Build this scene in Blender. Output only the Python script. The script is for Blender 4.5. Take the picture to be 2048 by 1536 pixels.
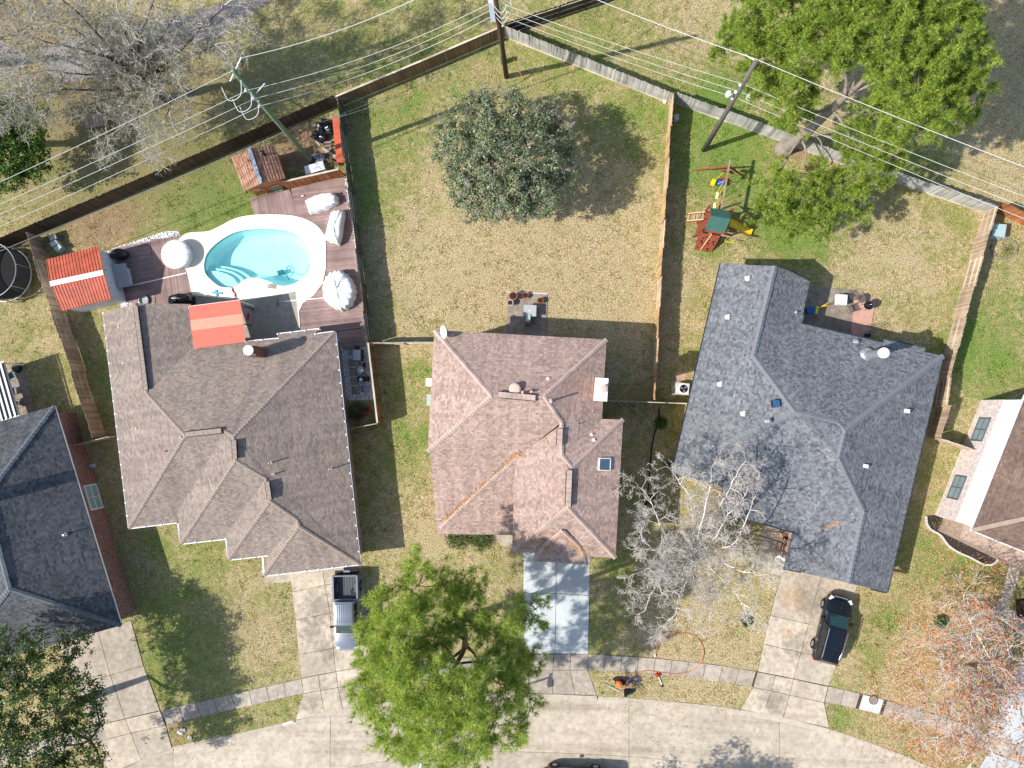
import bpy, bmesh, math, random
import numpy as np
from mathutils import Vector, Matrix
from mathutils.bvhtree import BVHTree
from mathutils.geometry import tessellate_polygon
for o in list(bpy.data.objects): bpy.data.objects.remove(o)
random.seed(7); rng = np.random.default_rng(7)
SC = bpy.context.scene; COL = SC.collection
R = math.radians
# ------------------------------------------------------------------ camera
FPX = 1471.0; CX, CY = 1024.0, 768.0; NX, NY = 1080.0, 815.0; H = 56.6
dc = Vector(((NX-CX)/FPX, -(NY-CY)/FPX, -1)).normalized()
Zc = -dc
Yc = (Vector((0,1,0)) - Vector((0,1,0)).dot(Zc)*Zc).normalized()
Xc = Yc.cross(Zc)
CAMR = Matrix((Xc, Yc, Zc))                       # camera -> world
cam = bpy.data.cameras.new('camera'); cam.sensor_width = 36; cam.lens = 36*FPX/2048
cam.clip_start = 0.5; cam.clip_end = 6000
co = bpy.data.objects.new('camera', cam); COL.objects.link(co)
co.matrix_world = Matrix.Translation((0,0,H)) @ CAMR.to_4x4()
SC.camera = co
# ------------------------------------------------------------------ world, sun
SUN_EL = R(43); SUN_AZ = Vector((-0.955, -0.296))  # where the sun stands, seen from the ground
W = bpy.data.worlds.new('World'); SC.world = W; W.use_nodes = True
nt = W.node_tree; nt.nodes.clear()
sky = nt.nodes.new('ShaderNodeTexSky'); sky.sky_type = 'NISHITA'; sky.sun_disc = False
sky.sun_elevation = SUN_EL; sky.sun_rotation = math.atan2(SUN_AZ.x, SUN_AZ.y); sky.altitude = 50
bg = nt.nodes.new('ShaderNodeBackground'); bg.inputs[1].default_value = 0.14
ow = nt.nodes.new('ShaderNodeOutputWorld')
nt.links.new(sky.outputs[0], bg.inputs[0]); nt.links.new(bg.outputs[0], ow.inputs[0])
sl = bpy.data.lights.new('sun', 'SUN'); sl.energy = 4.3; sl.angle = R(0.53); sl.color = (1.0, 0.965, 0.91)
so = bpy.data.objects.new('sun', sl); COL.objects.link(so)
sd = Vector((SUN_AZ.x*math.cos(SUN_EL), SUN_AZ.y*math.cos(SUN_EL), math.sin(SUN_EL)))
so.rotation_euler = sd.to_track_quat('Z', 'Y').to_euler(); so.location = (-60, -20, 70)
SC.view_settings.view_transform = 'Standard'; SC.view_settings.look = 'None'
SC.view_settings.exposure = 0.56; SC.view_settings.gamma = 1; SC.view_settings.use_curve_mapping = False
SC.render.engine = 'CYCLES'
SC.cycles.max_bounces = 6; SC.cycles.transparent_max_bounces = 12
# ------------------------------------------------------------------ photograph pixel -> place
def ray(px, py):
    return CAMR @ Vector(((px-CX)/FPX, -(py-CY)/FPX, -1))
def P(px, py, z=0.0):
    d = ray(px, py); t = (z-H)/d.z
    return Vector((d.x*t, d.y*t, z))
def PV(px, py, a, b):                             # on the upright plane through ground points a, b
    n = Vector((-(b.y-a.y), b.x-a.x, 0)); d = ray(px, py); o = Vector((0,0,H))
    return o + d*((a-o).dot(n)/d.dot(n))
def P2(pts, z=0.0): return [P(x, y, z) for x, y in pts]
# ------------------------------------------------------------------ materials
def s2l(c):
    c /= 255.0
    return c/12.92 if c <= .04045 else ((c+.055)/1.055)**2.4
def S(r, g, b, k=1.0): return (min(1, s2l(r)*k), min(1, s2l(g)*k), min(1, s2l(b)*k))
MATS = {}
class NT:
    def __init__(s, name):
        s.m = bpy.data.materials.new(name); s.m.use_nodes = True; s.t = s.m.node_tree
        s.b = s.t.nodes['Principled BSDF']; MATS[name] = s.m
    def n(s, typ, **kw):
        x = s.t.nodes.new(typ)
        for k, v in kw.items(): setattr(x, k, v)
        return x
    def l(s, a, b): s.t.links.new(a, b)
    def coord(s, kind='Object'): return s.n('ShaderNodeTexCoord').outputs[kind]
    def noise(s, vec, scale, detail=3, rough=.55, dist=0):
        x = s.n('ShaderNodeTexNoise'); x.inputs['Scale'].default_value = scale
        x.inputs['Detail'].default_value = detail; x.inputs['Roughness'].default_value = rough
        x.inputs['Distortion'].default_value = dist
        if vec is not None: s.l(vec, x.inputs['Vector'])
        return x.outputs['Fac']
    def ramp(s, fac, stops):
        x = s.n('ShaderNodeValToRGB'); e = x.color_ramp.elements
        while len(e) < len(stops): e.new(.5)
        for i, (p, c) in enumerate(stops): e[i].position = p; e[i].color = (*c, 1)
        s.l(fac, x.inputs[0]); return x.outputs[0]
    def mix(s, fac, a, b, mode='MIX'):
        x = s.n('ShaderNodeMix', data_type='RGBA', blend_type=mode)
        for sock, v in ((0, fac), (6, a), (7, b)):
            if hasattr(v, 'is_linked'): s.l(v, x.inputs[sock])
            elif isinstance(v, tuple): x.inputs[sock].default_value = (*v[:3], 1)
            else: x.inputs[sock].default_value = v
        return x.outputs[2]
    def math(s, op, a, b=None, clamp=False):
        x = s.n('ShaderNodeMath', operation=op, use_clamp=clamp)
        for i, v in ((0, a), (1, b)):
            if v is None: continue
            if hasattr(v, 'is_linked'): s.l(v, x.inputs[i])
            else: x.inputs[i].default_value = v
        return x.outputs[0]
    def bump(s, h, strength=.3, dist=.02):
        x = s.n('ShaderNodeBump'); x.inputs['Strength'].default_value = strength
        x.inputs['Distance'].default_value = dist; s.l(h, x.inputs['Height'])
        s.l(x.outputs[0], s.b.inputs['Normal'])
    def col(s, c):
        if hasattr(c, 'is_linked'): s.l(c, s.b.inputs['Base Color'])
        else: s.b.inputs['Base Color'].default_value = (*c, 1)
    def set(s, rough=.7, metal=0., spec=.3):
        s.b.inputs['Roughness'].default_value = rough; s.b.inputs['Metallic'].default_value = metal
        s.b.inputs['Specular IOR Level'].default_value = spec
def sc(c, k): return tuple(min(1, x*k) for x in c)
def pm(name, c, rough=.7, var=.18, scale=3., metal=0., spec=.3, bump=.15, fine=60., rnd=0., wcoord=False):
    if name in MATS: return MATS[name]
    t = NT(name); v = t.n('ShaderNodeNewGeometry').outputs['Position'] if wcoord else t.coord()
    a = t.noise(v, scale, 4); f = t.noise(v, fine, 2)
    mixf = t.math('ADD', t.math('MULTIPLY', a, .65), t.math('MULTIPLY', f, .35))
    k = t.ramp(mixf, [(.3, sc(c, 1-var)), (.7, sc(c, 1+var))])
    if rnd:
        o = t.n('ShaderNodeObjectInfo').outputs['Random']
        k = t.mix(1., k, t.ramp(o, [(0, (1-rnd,)*3), (1, (1+rnd*.3,)*3)]), 'MULTIPLY')
    t.col(k); t.set(rough, metal, spec)
    if bump: t.bump(f, bump, .01)
    return t.m
def wood(name, c1, c2, rnd=.35, rough=.85):
    t = NT(name); v = t.coord()
    mp = t.n('ShaderNodeMapping'); mp.inputs['Scale'].default_value = (40, 40, 2.5); t.l(v, mp.inputs[0])
    g = t.noise(mp.outputs[0], 1., 4, .6)
    o = t.n('ShaderNodeObjectInfo').outputs['Random']
    k = t.mix(t.ramp(g, [(.3, (0,0,0)), (.72, (1,1,1))]), c1, c2)
    pos = t.n('ShaderNodeNewGeometry').outputs['Position']
    big = t.ramp(t.noise(pos, .8, 3), [(.3, (.72,)*3), (.7, (1.15,)*3)])
    k = t.mix(1., k, big, 'MULTIPLY')
    k = t.mix(1., k, t.ramp(o, [(0, (1-rnd,)*3), (1, (1.12,)*3)]), 'MULTIPLY')
    t.col(k); t.set(rough, 0, .15); t.bump(g, .3, .01); return t.m
def shingle(name, cols, rw=.33, rh=.155, dark=.35, weather=.25, contrast=1.):
    """asphalt shingles: uv in metres, u along the eave, v up the slope"""
    t = NT(name); uv = t.coord('UV')
    def brick(w, h, off, c1, c2, mort):
        b = t.n('ShaderNodeTexBrick'); b.offset = off; b.squash = 1
        b.inputs['Scale'].default_value = 1; b.inputs['Brick Width'].default_value = w; b.inputs['Row Height'].default_value = h
        b.inputs['Mortar Size'].default_value = mort; b.inputs['Mortar Smooth'].default_value = .3; b.inputs['Bias'].default_value = 0
        b.inputs['Color1'].default_value = (*c1, 1); b.inputs['Color2'].default_value = (*c2, 1); b.inputs['Mortar'].default_value = (*sc(c1, dark), 1)
        t.l(uv, b.inputs['Vector']); return b
    b1 = brick(rw, rh, .37, cols[0], cols[1], .010)
    b2 = brick(rw*.62, rh, .61, cols[2], cols[1], .0)
    k = t.mix(.45, b1.outputs['Color'], b2.outputs['Color'])
    pos = t.n('ShaderNodeNewGeometry').outputs['Position']
    big = t.ramp(t.noise(pos, .35, 4), [(.3, (1-weather,)*3), (.7, (1+weather*.4,)*3)])
    k = t.mix(1., k, big, 'MULTIPLY')
    # streaks that run down the slope
    mp = t.n('ShaderNodeMapping'); mp.inputs['Scale'].default_value = (1.6, .12, 1); t.l(uv, mp.inputs[0])
    st = t.ramp(t.noise(mp.outputs[0], 1., 4), [(.35, (.86,)*3), (.65, (1.06,)*3)])
    k = t.mix(1., k, st, 'MULTIPLY')
    gr = t.noise(pos, 55, 2); k = t.mix(1., k, t.ramp(gr, [(.3, (.8,)*3), (.7, (1.15,)*3)]), 'MULTIPLY')
    t.col(k); t.set(.92, 0, .2)
    # each course steps up at its lower edge
    sp = t.n('ShaderNodeSeparateXYZ'); t.l(uv, sp.inputs[0])
    saw = t.math('SUBTRACT', 1., t.math('FRACT', t.math('DIVIDE', sp.outputs[1], rh)))
    hh = t.math('ADD', saw, t.math('MULTIPLY', b1.outputs['Fac'], -.6))
    t.bump(t.math('ADD', hh, t.math('MULTIPLY', gr, .5)), .55, .02); return t.m
# ------------------------------------------------------------------ mesh building
ROOT = {}
class MB:
    def __init__(s): s.v = []; s.f = []
    def add(s, v, f):
        n = len(s.v); s.v += [Vector(p) for p in v]; s.f += [tuple(i+n for i in q) for q in f]; return s
    def box(s, c, d, rz=0., rx=0., ry=0.):
        m = Matrix.Rotation(rz, 3, 'Z') @ Matrix.Rotation(ry, 3, 'Y') @ Matrix.Rotation(rx, 3, 'X'); c = Vector(c)
        v = [c + m @ Vector((x*d[0]/2, y*d[1]/2, z*d[2]/2)) for z in (-1,1) for x, y in ((-1,-1),(1,-1),(1,1),(-1,1))]
        return s.add(v, [(3,2,1,0),(4,5,6,7),(0,1,5,4),(1,2,6,5),(2,3,7,6),(3,0,4,7)])
    def beam(s, a, b, w, h, up=(0,0,1)):           # square bar from a to b
        a = Vector(a); b = Vector(b); d = (b-a).normalized(); up = Vector(up)
        if abs(d.dot(up)) > .98: up = Vector((1,0,0))
        x = d.cross(up).normalized(); y = x.cross(d).normalized()
        v = [p + x*sx*w/2 + y*sy*h/2 for p in (a, b) for sx, sy in ((-1,-1),(1,-1),(1,1),(-1,1))]
        return s.add(v, [(3,2,1,0),(4,5,6,7),(0,1,5,4),(1,2,6,5),(2,3,7,6),(3,0,4,7)])
    def prism(s, poly, z0, z1):
        n = len(poly); a = sum(poly[i][0]*poly[(i+1)%n][1]-poly[(i+1)%n][0]*poly[i][1] for i in range(n))
        if a < 0: poly = list(reversed(poly))
        v = [Vector((p[0], p[1], z0)) for p in poly] + [Vector((p[0], p[1], z1)) for p in poly]
        return s.add(v, [tuple(range(n-1,-1,-1)), tuple(range(n, 2*n))] + [(i, (i+1)%n, n+(i+1)%n, n+i) for i in range(n)])
    def tube(s, pts, rad, n=8, cap=True):
        pts = [Vector(p) for p in pts]; k = len(pts)
        rad = [rad]*k if not hasattr(rad, '__len__') else rad
        v = []; f = []; px = None
        for i, p in enumerate(pts):
            d = (pts[min(i+1,k-1)]-pts[max(i-1,0)])
            if d.length < 1e-9: d = Vector((0,0,1))
            d.normalize()
            if px is None: px = d.orthogonal().normalized()
            px = (px - d*px.dot(d))
            px = px.normalized() if px.length > 1e-6 else d.orthogonal().normalized()
            py = d.cross(px)
            v += [p + (px*math.cos(2*math.pi*j/n) + py*math.sin(2*math.pi*j/n))*rad[i] for j in range(n)]
        for i in range(k-1):
            f += [(i*n+j, i*n+(j+1)%n, (i+1)*n+(j+1)%n, (i+1)*n+j) for j in range(n)]
        if cap: f += [tuple(range(n-1,-1,-1)), tuple(range((k-1)*n, k*n))]
        return s.add(v, f)
    def lathe(s, c, prof, n=20):                   # prof: (r, z) pairs
        c = Vector(c); v = []; f = []; k = len(prof)
        for r, z in prof: v += [c + Vector((r*math.cos(2*math.pi*j/n), r*math.sin(2*math.pi*j/n), z)) for j in range(n)]
        for i in range(k-1): f += [(i*n+j, i*n+(j+1)%n, (i+1)*n+(j+1)%n, (i+1)*n+j) for j in range(n)]
        f += [tuple(range(n-1,-1,-1)), tuple(range((k-1)*n, k*n))]
        return s.add(v, f)
    def blob(s, c, r, seed=0, rough=.25, n=10):    # lumpy ellipsoid
        rg = random.Random(seed); c = Vector(c); v = []; f = []; m = n
        ph = [rg.uniform(0, 6.28) for _ in range(6)]
        for i in range(n+1):
            t = math.pi*i/n
            for j in range(m*2):
                p = math.pi*j/m
                k = 1 + rough*(.5*math.sin(3*p+ph[0]+2*t)+.5*math.sin(2*t*2+ph[1]+p*2)+.35*math.sin(7*p+ph[2])*math.sin(t)+rg.uniform(-.25,.25))
                v.append(c + Vector((r[0]*math.sin(t)*math.cos(p)*k, r[1]*math.sin(t)*math.sin(p)*k, r[2]*math.cos(t)*k)))
        w = 2*m
        for i in range(n): f += [(i*w+j, (i+1)*w+j, (i+1)*w+(j+1)%w, i*w+(j+1)%w) for j in range(w)]
        return s.add(v, f)
    def build(s, name, mat, parent=None, smooth=False, uv=None, local=False):
        me = bpy.data.meshes.new(name)
        root = ROOT.get(parent)
        v = s.v
        if root is not None and not local:
            inv = root.inverted(); v = [inv @ p for p in v]
        me.from_pydata([tuple(p) for p in v], [], s.f); me.validate()
        if isinstance(mat, str): mat = MATS[mat]
        me.materials.append(mat)
        if smooth: me.shade_smooth()
        if uv:                                      # slope-aligned uv in metres
            ul = me.uv_layers.new(name='uv')
            for p in me.polygons:
                n = p.normal; u = Vector((0,0,1)).cross(n)
                u = u.normalized() if u.length > 1e-3 else Vector((1,0,0))
                w = n.cross(u)
                for li in p.loop_indices:
                    q = me.vertices[me.loops[li].vertex_index].co
                    ul.data[li].uv = (q.dot(u), q.dot(w))
        o = bpy.data.objects.new(name, me); COL.objects.link(o)
        if parent: o.parent = parent; ROOT[o] = root
        return o
def tag(o, label=None, cat=None, group=None, kind=None):
    if label: o['label'] = label
    if cat: o['category'] = cat
    if group: o['group'] = group
    if kind: o['kind'] = kind
    return o
def thing(name, label, cat, loc=(0,0,0), rz=0., group=None):
    o = bpy.data.objects.new(name, None); COL.objects.link(o); o.empty_display_size = .2
    o.location = loc; o.rotation_euler = (0, 0, rz)
    ROOT[o] = Matrix.Translation(Vector(loc)) @ Matrix.Rotation(rz, 4, 'Z')
    return tag(o, label, cat, group)
def struct(name, mb, mat, **kw):
    o = mb.build(name, mat, **kw); o['kind'] = 'structure'; return o
def arrmesh(name, V, F, mat, parent=None, attr=None, smooth=False):   # numpy arrays, faces all of one size
    me = bpy.data.meshes.new(name); root = ROOT.get(parent)
    V = np.asarray(V, dtype=np.float64)
    if root is not None:
        inv = np.array(root.inverted()); V = V @ inv[:3,:3].T + inv[:3,3]
    k = F.shape[1]
    me.vertices.add(len(V)); me.vertices.foreach_set('co', V.astype(np.float32).ravel())
    me.loops.add(F.size); me.loops.foreach_set('vertex_index', F.astype(np.int32).ravel())
    me.polygons.add(len(F)); me.polygons.foreach_set('loop_start', np.arange(0, F.size, k, dtype=np.int32))
    try: me.polygons.foreach_set('loop_total', np.full(len(F), k, dtype=np.int32))
    except Exception: pass
    me.update(calc_edges=True); me.validate()
    if attr is not None:
        a = me.color_attributes.new('tone', 'FLOAT_COLOR', 'POINT')
        a.data.foreach_set('color', np.asarray(attr, dtype=np.float32).ravel())
    me.materials.append(MATS[mat] if isinstance(mat, str) else mat)
    if smooth: me.shade_smooth()
    o = bpy.data.objects.new(name, me); COL.objects.link(o)
    if parent: o.parent = parent; ROOT[o] = root
    return o
def offset_poly(poly, d):                          # inset (d>0) a ccw polygon
    n = len(poly); a = sum(poly[i].x*poly[(i+1)%n].y-poly[(i+1)%n].x*poly[i].y for i in range(n))
    if a < 0: poly = list(reversed(poly))
    out = []
    for i in range(n):
        p0, p1, p2 = poly[i-1], poly[i], poly[(i+1)%n]
        e1 = (p1-p0).to_2d().normalized(); e2 = (p2-p1).to_2d().normalized()
        n1 = Vector((-e1.y, e1.x)); n2 = Vector((-e2.y, e2.x)); b = (n1+n2)
        if b.length < 1e-6: b = n1
        b.normalize(); k = d/max(.35, b.dot(n1)); out.append(Vector((p1.x+b.x*k, p1.y+b.y*k, p1.z)))
    return out
def inpoly(x, y, poly):                            # numpy arrays
    r = np.zeros(np.shape(x), bool); n = len(poly)
    for i in range(n):
        x0, y0 = poly[i][0], poly[i][1]; x1, y1 = poly[(i+1)%n][0], poly[(i+1)%n][1]
        if y0 == y1: continue
        c = ((y0 > y) != (y1 > y)) & (x < (x1-x0)*(y-y0)/(y1-y0)+x0); r ^= c
    return r
def spline(pts, n=8):                              # Catmull-Rom through the points
    pts = [Vector(p) for p in pts]; out = []
    q = [pts[0]*2-pts[1]] + pts + [pts[-1]*2-pts[-2]]
    for i in range(1, len(q)-2):
        for k in range(n):
            t = k/n; a, b, c, d = q[i-1], q[i], q[i+1], q[i+2]
            out.append(.5*((2*b)+(c-a)*t+(2*a-5*b+4*c-d)*t*t+(3*b-a-3*c+d)*t**3))
    out.append(pts[-1]); return out
# ================================================================== materials of the setting
def lawn_mat():
    t = NT('lawn'); pos = t.n('ShaderNodeNewGeometry').outputs['Position']
    at = t.n('ShaderNodeVertexColor'); at.layer_name = 'tone'
    sp = t.n('ShaderNodeSeparateColor'); t.l(at.outputs[0], sp.inputs[0])
    n1 = t.noise(pos, .55, 5, .62, .6); n2 = t.noise(pos, 2.6, 4, .65); n3 = t.noise(pos, 6.5, 4, .75); n4 = t.noise(pos, 11., 3, .85)
    g = t.math('ADD', sp.outputs[0], t.math('MULTIPLY', t.math('SUBTRACT', n1, .5), 1.5))
    g = t.math('ADD', g, t.math('MULTIPLY', t.math('SUBTRACT', n2, .5), 1.7))
    g = t.math('ADD', g, t.math('MULTIPLY', t.math('SUBTRACT', n3, .5), .9), True)
    dry = t.mix(n3, S(178,156,114), S(236,218,174)); dry = t.mix(t.ramp(n4, [(.36,(0,)*3),(.6,(1,)*3)]), S(118,100,66), dry)
    grn = t.mix(n3, S(100,124,54), S(158,178,92)); grn = t.mix(t.ramp(n4, [(.36,(0,)*3),(.6,(1,)*3)]), S(78,100,42), grn)
    mid = t.mix(n3, S(140,136,80), S(198,190,128)); mid = t.mix(t.ramp(n4, [(.36,(0,)*3),(.6,(1,)*3)]), S(98,94,50), mid)
    k = t.mix(t.ramp(g, [(.12,(0,)*3),(.5,(1,)*3)]), dry, mid)
    k = t.mix(t.ramp(g, [(.5,(0,)*3),(.95,(1,)*3)]), k, grn)
    drt = t.math('ADD', sp.outputs[1], t.math('MULTIPLY', t.math('SUBTRACT', n2, .55), 1.3), True)
    k = t.mix(t.ramp(drt, [(.35,(0,)*3),(.75,(1,)*3)]), k, t.mix(n4, S(118,92,70), S(178,148,120)))
    k = t.mix(t.math('MULTIPLY', sp.outputs[2], .75), k, t.mix(n3, S(96,88,58), S(150,140,100)))
    t.col(k); t.set(.95, 0, .1)
    t.bump(t.math('ADD', n4, n3), .8, .08); return t.m
lawn_mat()
def concrete(name, c, stain=.35, warm=(1.0,.93,.82), streak=False, spots=()):
    t = NT(name); pos = t.n('ShaderNodeNewGeometry').outputs['Position']
    a = t.noise(pos, .45, 5, .6, .8); b = t.noise(pos, 2.4, 5, .65); f = t.noise(pos, 30, 2)
    k = t.ramp(a, [(.3, sc(c, 1-stain*.6)), (.55, c), (.75, sc(c, 1.1))])
    k = t.mix(t.ramp(b, [(.35,(.7,)*3),(.6,(0,)*3)]), k, tuple(x*y*(1-stain) for x, y in zip(c, warm)))
    sp = t.ramp(f, [(.32, (.8,)*3), (.5, (1,)*3), (.7, (1.06,)*3)])
    k = t.mix(1., k, sp, 'MULTIPLY')
    if streak:
        mp = t.n('ShaderNodeMapping'); mp.inputs['Scale'].default_value = (.07, .9, 1); t.l(pos, mp.inputs[0])
        k = t.mix(1., k, t.ramp(t.noise(mp.outputs[0], 1., 5, .65), [(.32, (.72,.70,.67)), (.5, (.97,.96,.94)), (.7, (1.06,1.05,1.03))]), 'MULTIPLY')
        ck = t.n('ShaderNodeTexVoronoi', feature='DISTANCE_TO_EDGE'); ck.inputs['Scale'].default_value = .22
        wv = t.n('ShaderNodeVectorMath', operation='ADD'); nz = t.n('ShaderNodeTexNoise'); nz.inputs['Scale'].default_value = 1.3; t.l(pos, nz.inputs['Vector']); t.l(pos, wv.inputs[0]); t.l(nz.outputs['Color'], wv.inputs[1]); t.l(wv.outputs[0], ck.inputs['Vector'])
        k = t.mix(1., k, t.ramp(ck.outputs['Distance'], [(.0, (.82,.8,.78)), (.005, (1,1,1))]), 'MULTIPLY')
    for (sx_, sy_), sr, scol in spots:                 # oil and rust stains with a place of their own
        c_ = P(sx_, sy_); vd = t.n('ShaderNodeVectorMath', operation='DISTANCE'); t.l(pos, vd.inputs[0]); vd.inputs[1].default_value = c_
        f_ = t.math('ADD', t.math('DIVIDE', vd.outputs['Value'], sr), t.math('MULTIPLY', t.math('SUBTRACT', b, .5), 1.6))
        k = t.mix(t.ramp(f_, [(.35, (.4,)*3), (1., (0,)*3)]), k, scol)
    rn = t.n('ShaderNodeObjectInfo').outputs['Random']
    k = t.mix(1., k, t.ramp(rn, [(0, (.86,.85,.84)), (1, (1.06,1.05,1.04))]), 'MULTIPLY')
    t.col(k); t.set(.9, 0, .2); t.bump(f, .25, .01); return t.m
concrete('concrete_road', S(210,198,180,.88), .34, (1,.94,.84), True)
concrete('concrete_walk', S(196,184,168,.86), .45, (1,.95,.86))
OIL = S(96,88,80); RUST = S(178,140,96)
concrete('concrete_drive', S(212,198,178,.88), .42, (1,.94,.84), False, [((1588,1195),1.2,RUST),((1572,1265),.6,RUST),((640,1215),1.6,OIL),((625,1260),1.3,OIL),((1618,1200),1.5,OIL),((700,1385),1.4,OIL),((1545,1400),1.3,OIL),((1590,1290),1.3,OIL),((655,1300),1.0,OIL),((620,1405),1.0,OIL)])
concrete('concrete_new', S(210,214,212,.86), .14, (.97,1,1))
concrete('concrete_patio', S(168,156,142,.9), .5)
concrete('concrete_pool_patio', S(176,172,158,1.0), .3)
concrete('asphalt_path', S(158,150,146,.85), .3)
pm('joint_dirt', S(74,62,48), .95)
pm('coping', S(246,236,210,.94), .8, .08, 1.2)
pm('kerb_conc', S(176,164,148), .9, .25, 2.5)
pm('red_paver', S(188,146,130), .9, .25, 2)
# ================================================================== the ground
KERB = [(-420,1850),(-300,1775),(-150,1700),(0,1640),(150,1580),(250,1537),(330,1498),(460,1470),(590,1441),(720,1413),(850,1395),(1000,1387),(1190,1392),
        (1330,1402),(1480,1419),(1640,1453),(1780,1500),(1900,1552),(2048,1627),(2200,1712),(2400,1840)]
kw = spline(P2(KERB), 5); kx = np.array([p.x for p in kw]); ky = np.array([p.y for p in kw])
def kerb_y(x): return np.interp(x, kx, ky)
POOL = [(652,500),(648,470),(628,447),(594,433),(552,429),(505,430),(470,437),(440,452),(418,462),(398,464),(376,466),(360,476),(352,492),(358,520),(372,540),(378,560),
        (384,588),(386,606),(420,616),(592,655),(600,655),(598,622),(606,606),(628,590),(645,566),(652,535)]
WATER = [(408,530),(412,512),(424,495),(445,478),(470,465),(500,459),(540,458),(575,462),(600,474),(617,494),(622,515),(619,540),(606,556),(586,568),(566,572),
         (545,566),(520,557),(500,556),(484,562),(472,572),(456,575),(438,572),(420,558),(410,545)]
SIDE_N = [(-300,1600),(0,1500),(160,1460),(319,1421),(460,1389),(603,1357),(680,1341),(800,1325),(938,1315),(1060,1309),(1176,1308),(1297,1315),(1430,1329),(1515,1343),(1657,1372),(1697,1381),(1782,1403),(1872,1429),(1990,1470),(2100,1518),(2300,1615)]
SIDE_S = [(-295,1632),(6,1531),(167,1491),(331,1450),(468,1419),(607,1386),(680,1374),(800,1357),(938,1346),(1060,1341),(1176,1340),(1297,1346),(1424,1361),(1506,1374),(1649,1404),(1692,1412),(1773,1432),(1862,1458),(1978,1500),(2086,1548),(2285,1648)]
# soft spots of the lawn: px, py, radius px, greener(+)/drier(-), bare earth, dark olive tone
SPOT = [(760,280,150,.28,0,0),(830,480,190,-.10,0,0),(1000,560,230,-.34,0,0),(1180,480,170,-.26,0,0),(1240,260,120,.02,0,0),(1120,130,110,.25,0,0),(900,160,120,.12,0,0),
 (1290,230,70,.35,0,0),(740,400,40,.5,0,0),(730,560,30,.2,.2,0),(1050,300,140,-.1,.25,0),(1200,330,90,.15,.1,0),(1260,620,70,-.3,0,0),(760,620,50,.1,0,0),
 (1460,330,90,.62,0,0),(1430,240,80,.4,0,0),(1560,480,90,.3,0,0),(1360,330,28,.3,.45,0),(1360,560,40,-.2,.3,0),(1480,500,60,.0,0,0),(1400,500,50,.15,0,0),
 (1760,500,200,-.16,0,0),(1850,600,120,-.12,0,0),(1700,600,90,.05,0,0),(1600,460,60,.6,0,0),(1600,290,40,0,.9,0),(1900,430,40,.3,0,0),(1400,600,40,.1,.1,0),(1950,650,100,.25,0,0),(2010,560,80,.1,0,0),
 (1300,60,170,.05,0,0),(1200,60,90,.1,0,0),(1480,60,150,-.3,0,0),(2000,140,150,-.6,.0,.1),(1950,330,110,-.2,0,0),(1850,330,80,.5,0,0),(1450,170,70,.5,0,0),(2040,30,80,-.6,.1,0),
 (700,60,160,.05,.05,.10),(560,150,150,.0,.15,.28),(850,60,110,.12,0,0),(430,260,160,.1,.2,.6),(250,300,170,.12,.2,.65),(120,230,150,.05,.35,.65),(60,420,100,0,.3,.3),(300,120,150,-.2,.5,.4),(60,60,140,-.3,.7,.3),
 (440,400,95,.55,0,0),(360,420,60,.2,.25,0),(260,440,60,.0,.45,0),(180,470,70,-.1,.6,0),(490,420,40,.6,0,0),(590,290,60,.0,.6,0),(640,300,50,-.2,.7,0),(150,650,40,0,.5,0),(200,720,45,.3,.35,0),(220,800,40,.4,.25,0),
 (60,620,110,-.05,.15,.2),(90,730,80,.05,0,.1),
 (790,780,50,.2,0,0),(830,880,60,.4,0,0),(770,950,60,.1,0,0),(830,1060,80,-.25,.1,0),(760,1060,50,.05,0,0),(900,1110,90,-.15,.1,0),(960,1200,90,.0,.1,0),(840,740,30,.5,0,0),
 (320,1085,30,.3,0,0),(420,1110,60,.1,0,0),(380,1250,120,.38,0,.2),(500,1250,90,-.35,.25,.2),(330,1350,80,.25,0,.2),(560,1200,30,.2,0,0),(470,1440,110,.15,.1,.15),(260,1000,40,.15,.2,.3),
 (1220,1180,60,.1,0,.1),(1210,1270,50,.35,0,0),(1240,1150,40,.3,0,0),(1300,1240,110,-.1,.12,.0),(1420,1270,140,-.22,.12,0),(1500,1250,60,-.05,.1,0),(1350,1100,120,-.05,.25,.1),(1330,850,40,.2,.3,0),(1300,1380,120,-.1,.1,0),(1430,1400,90,-.18,.05,0),
 (1810,1200,70,-.05,.1,0),(1775,1250,30,.6,0,0),(1750,1310,25,.4,0,0),(1850,1350,110,-.3,.2,0),(1930,1230,90,-.1,.3,.1),(1720,1340,50,.0,0,0),(1680,1440,25,.5,0,0),(1800,1450,70,-.15,.1,0),(1830,1120,60,.35,0,0),(1890,960,60,.1,.2,0),(1920,700,60,.45,.1,0),(2000,740,60,.4,.1,0),(1950,1140,60,.3,0,0),(1800,1050,40,0,.3,.15)]
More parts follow.
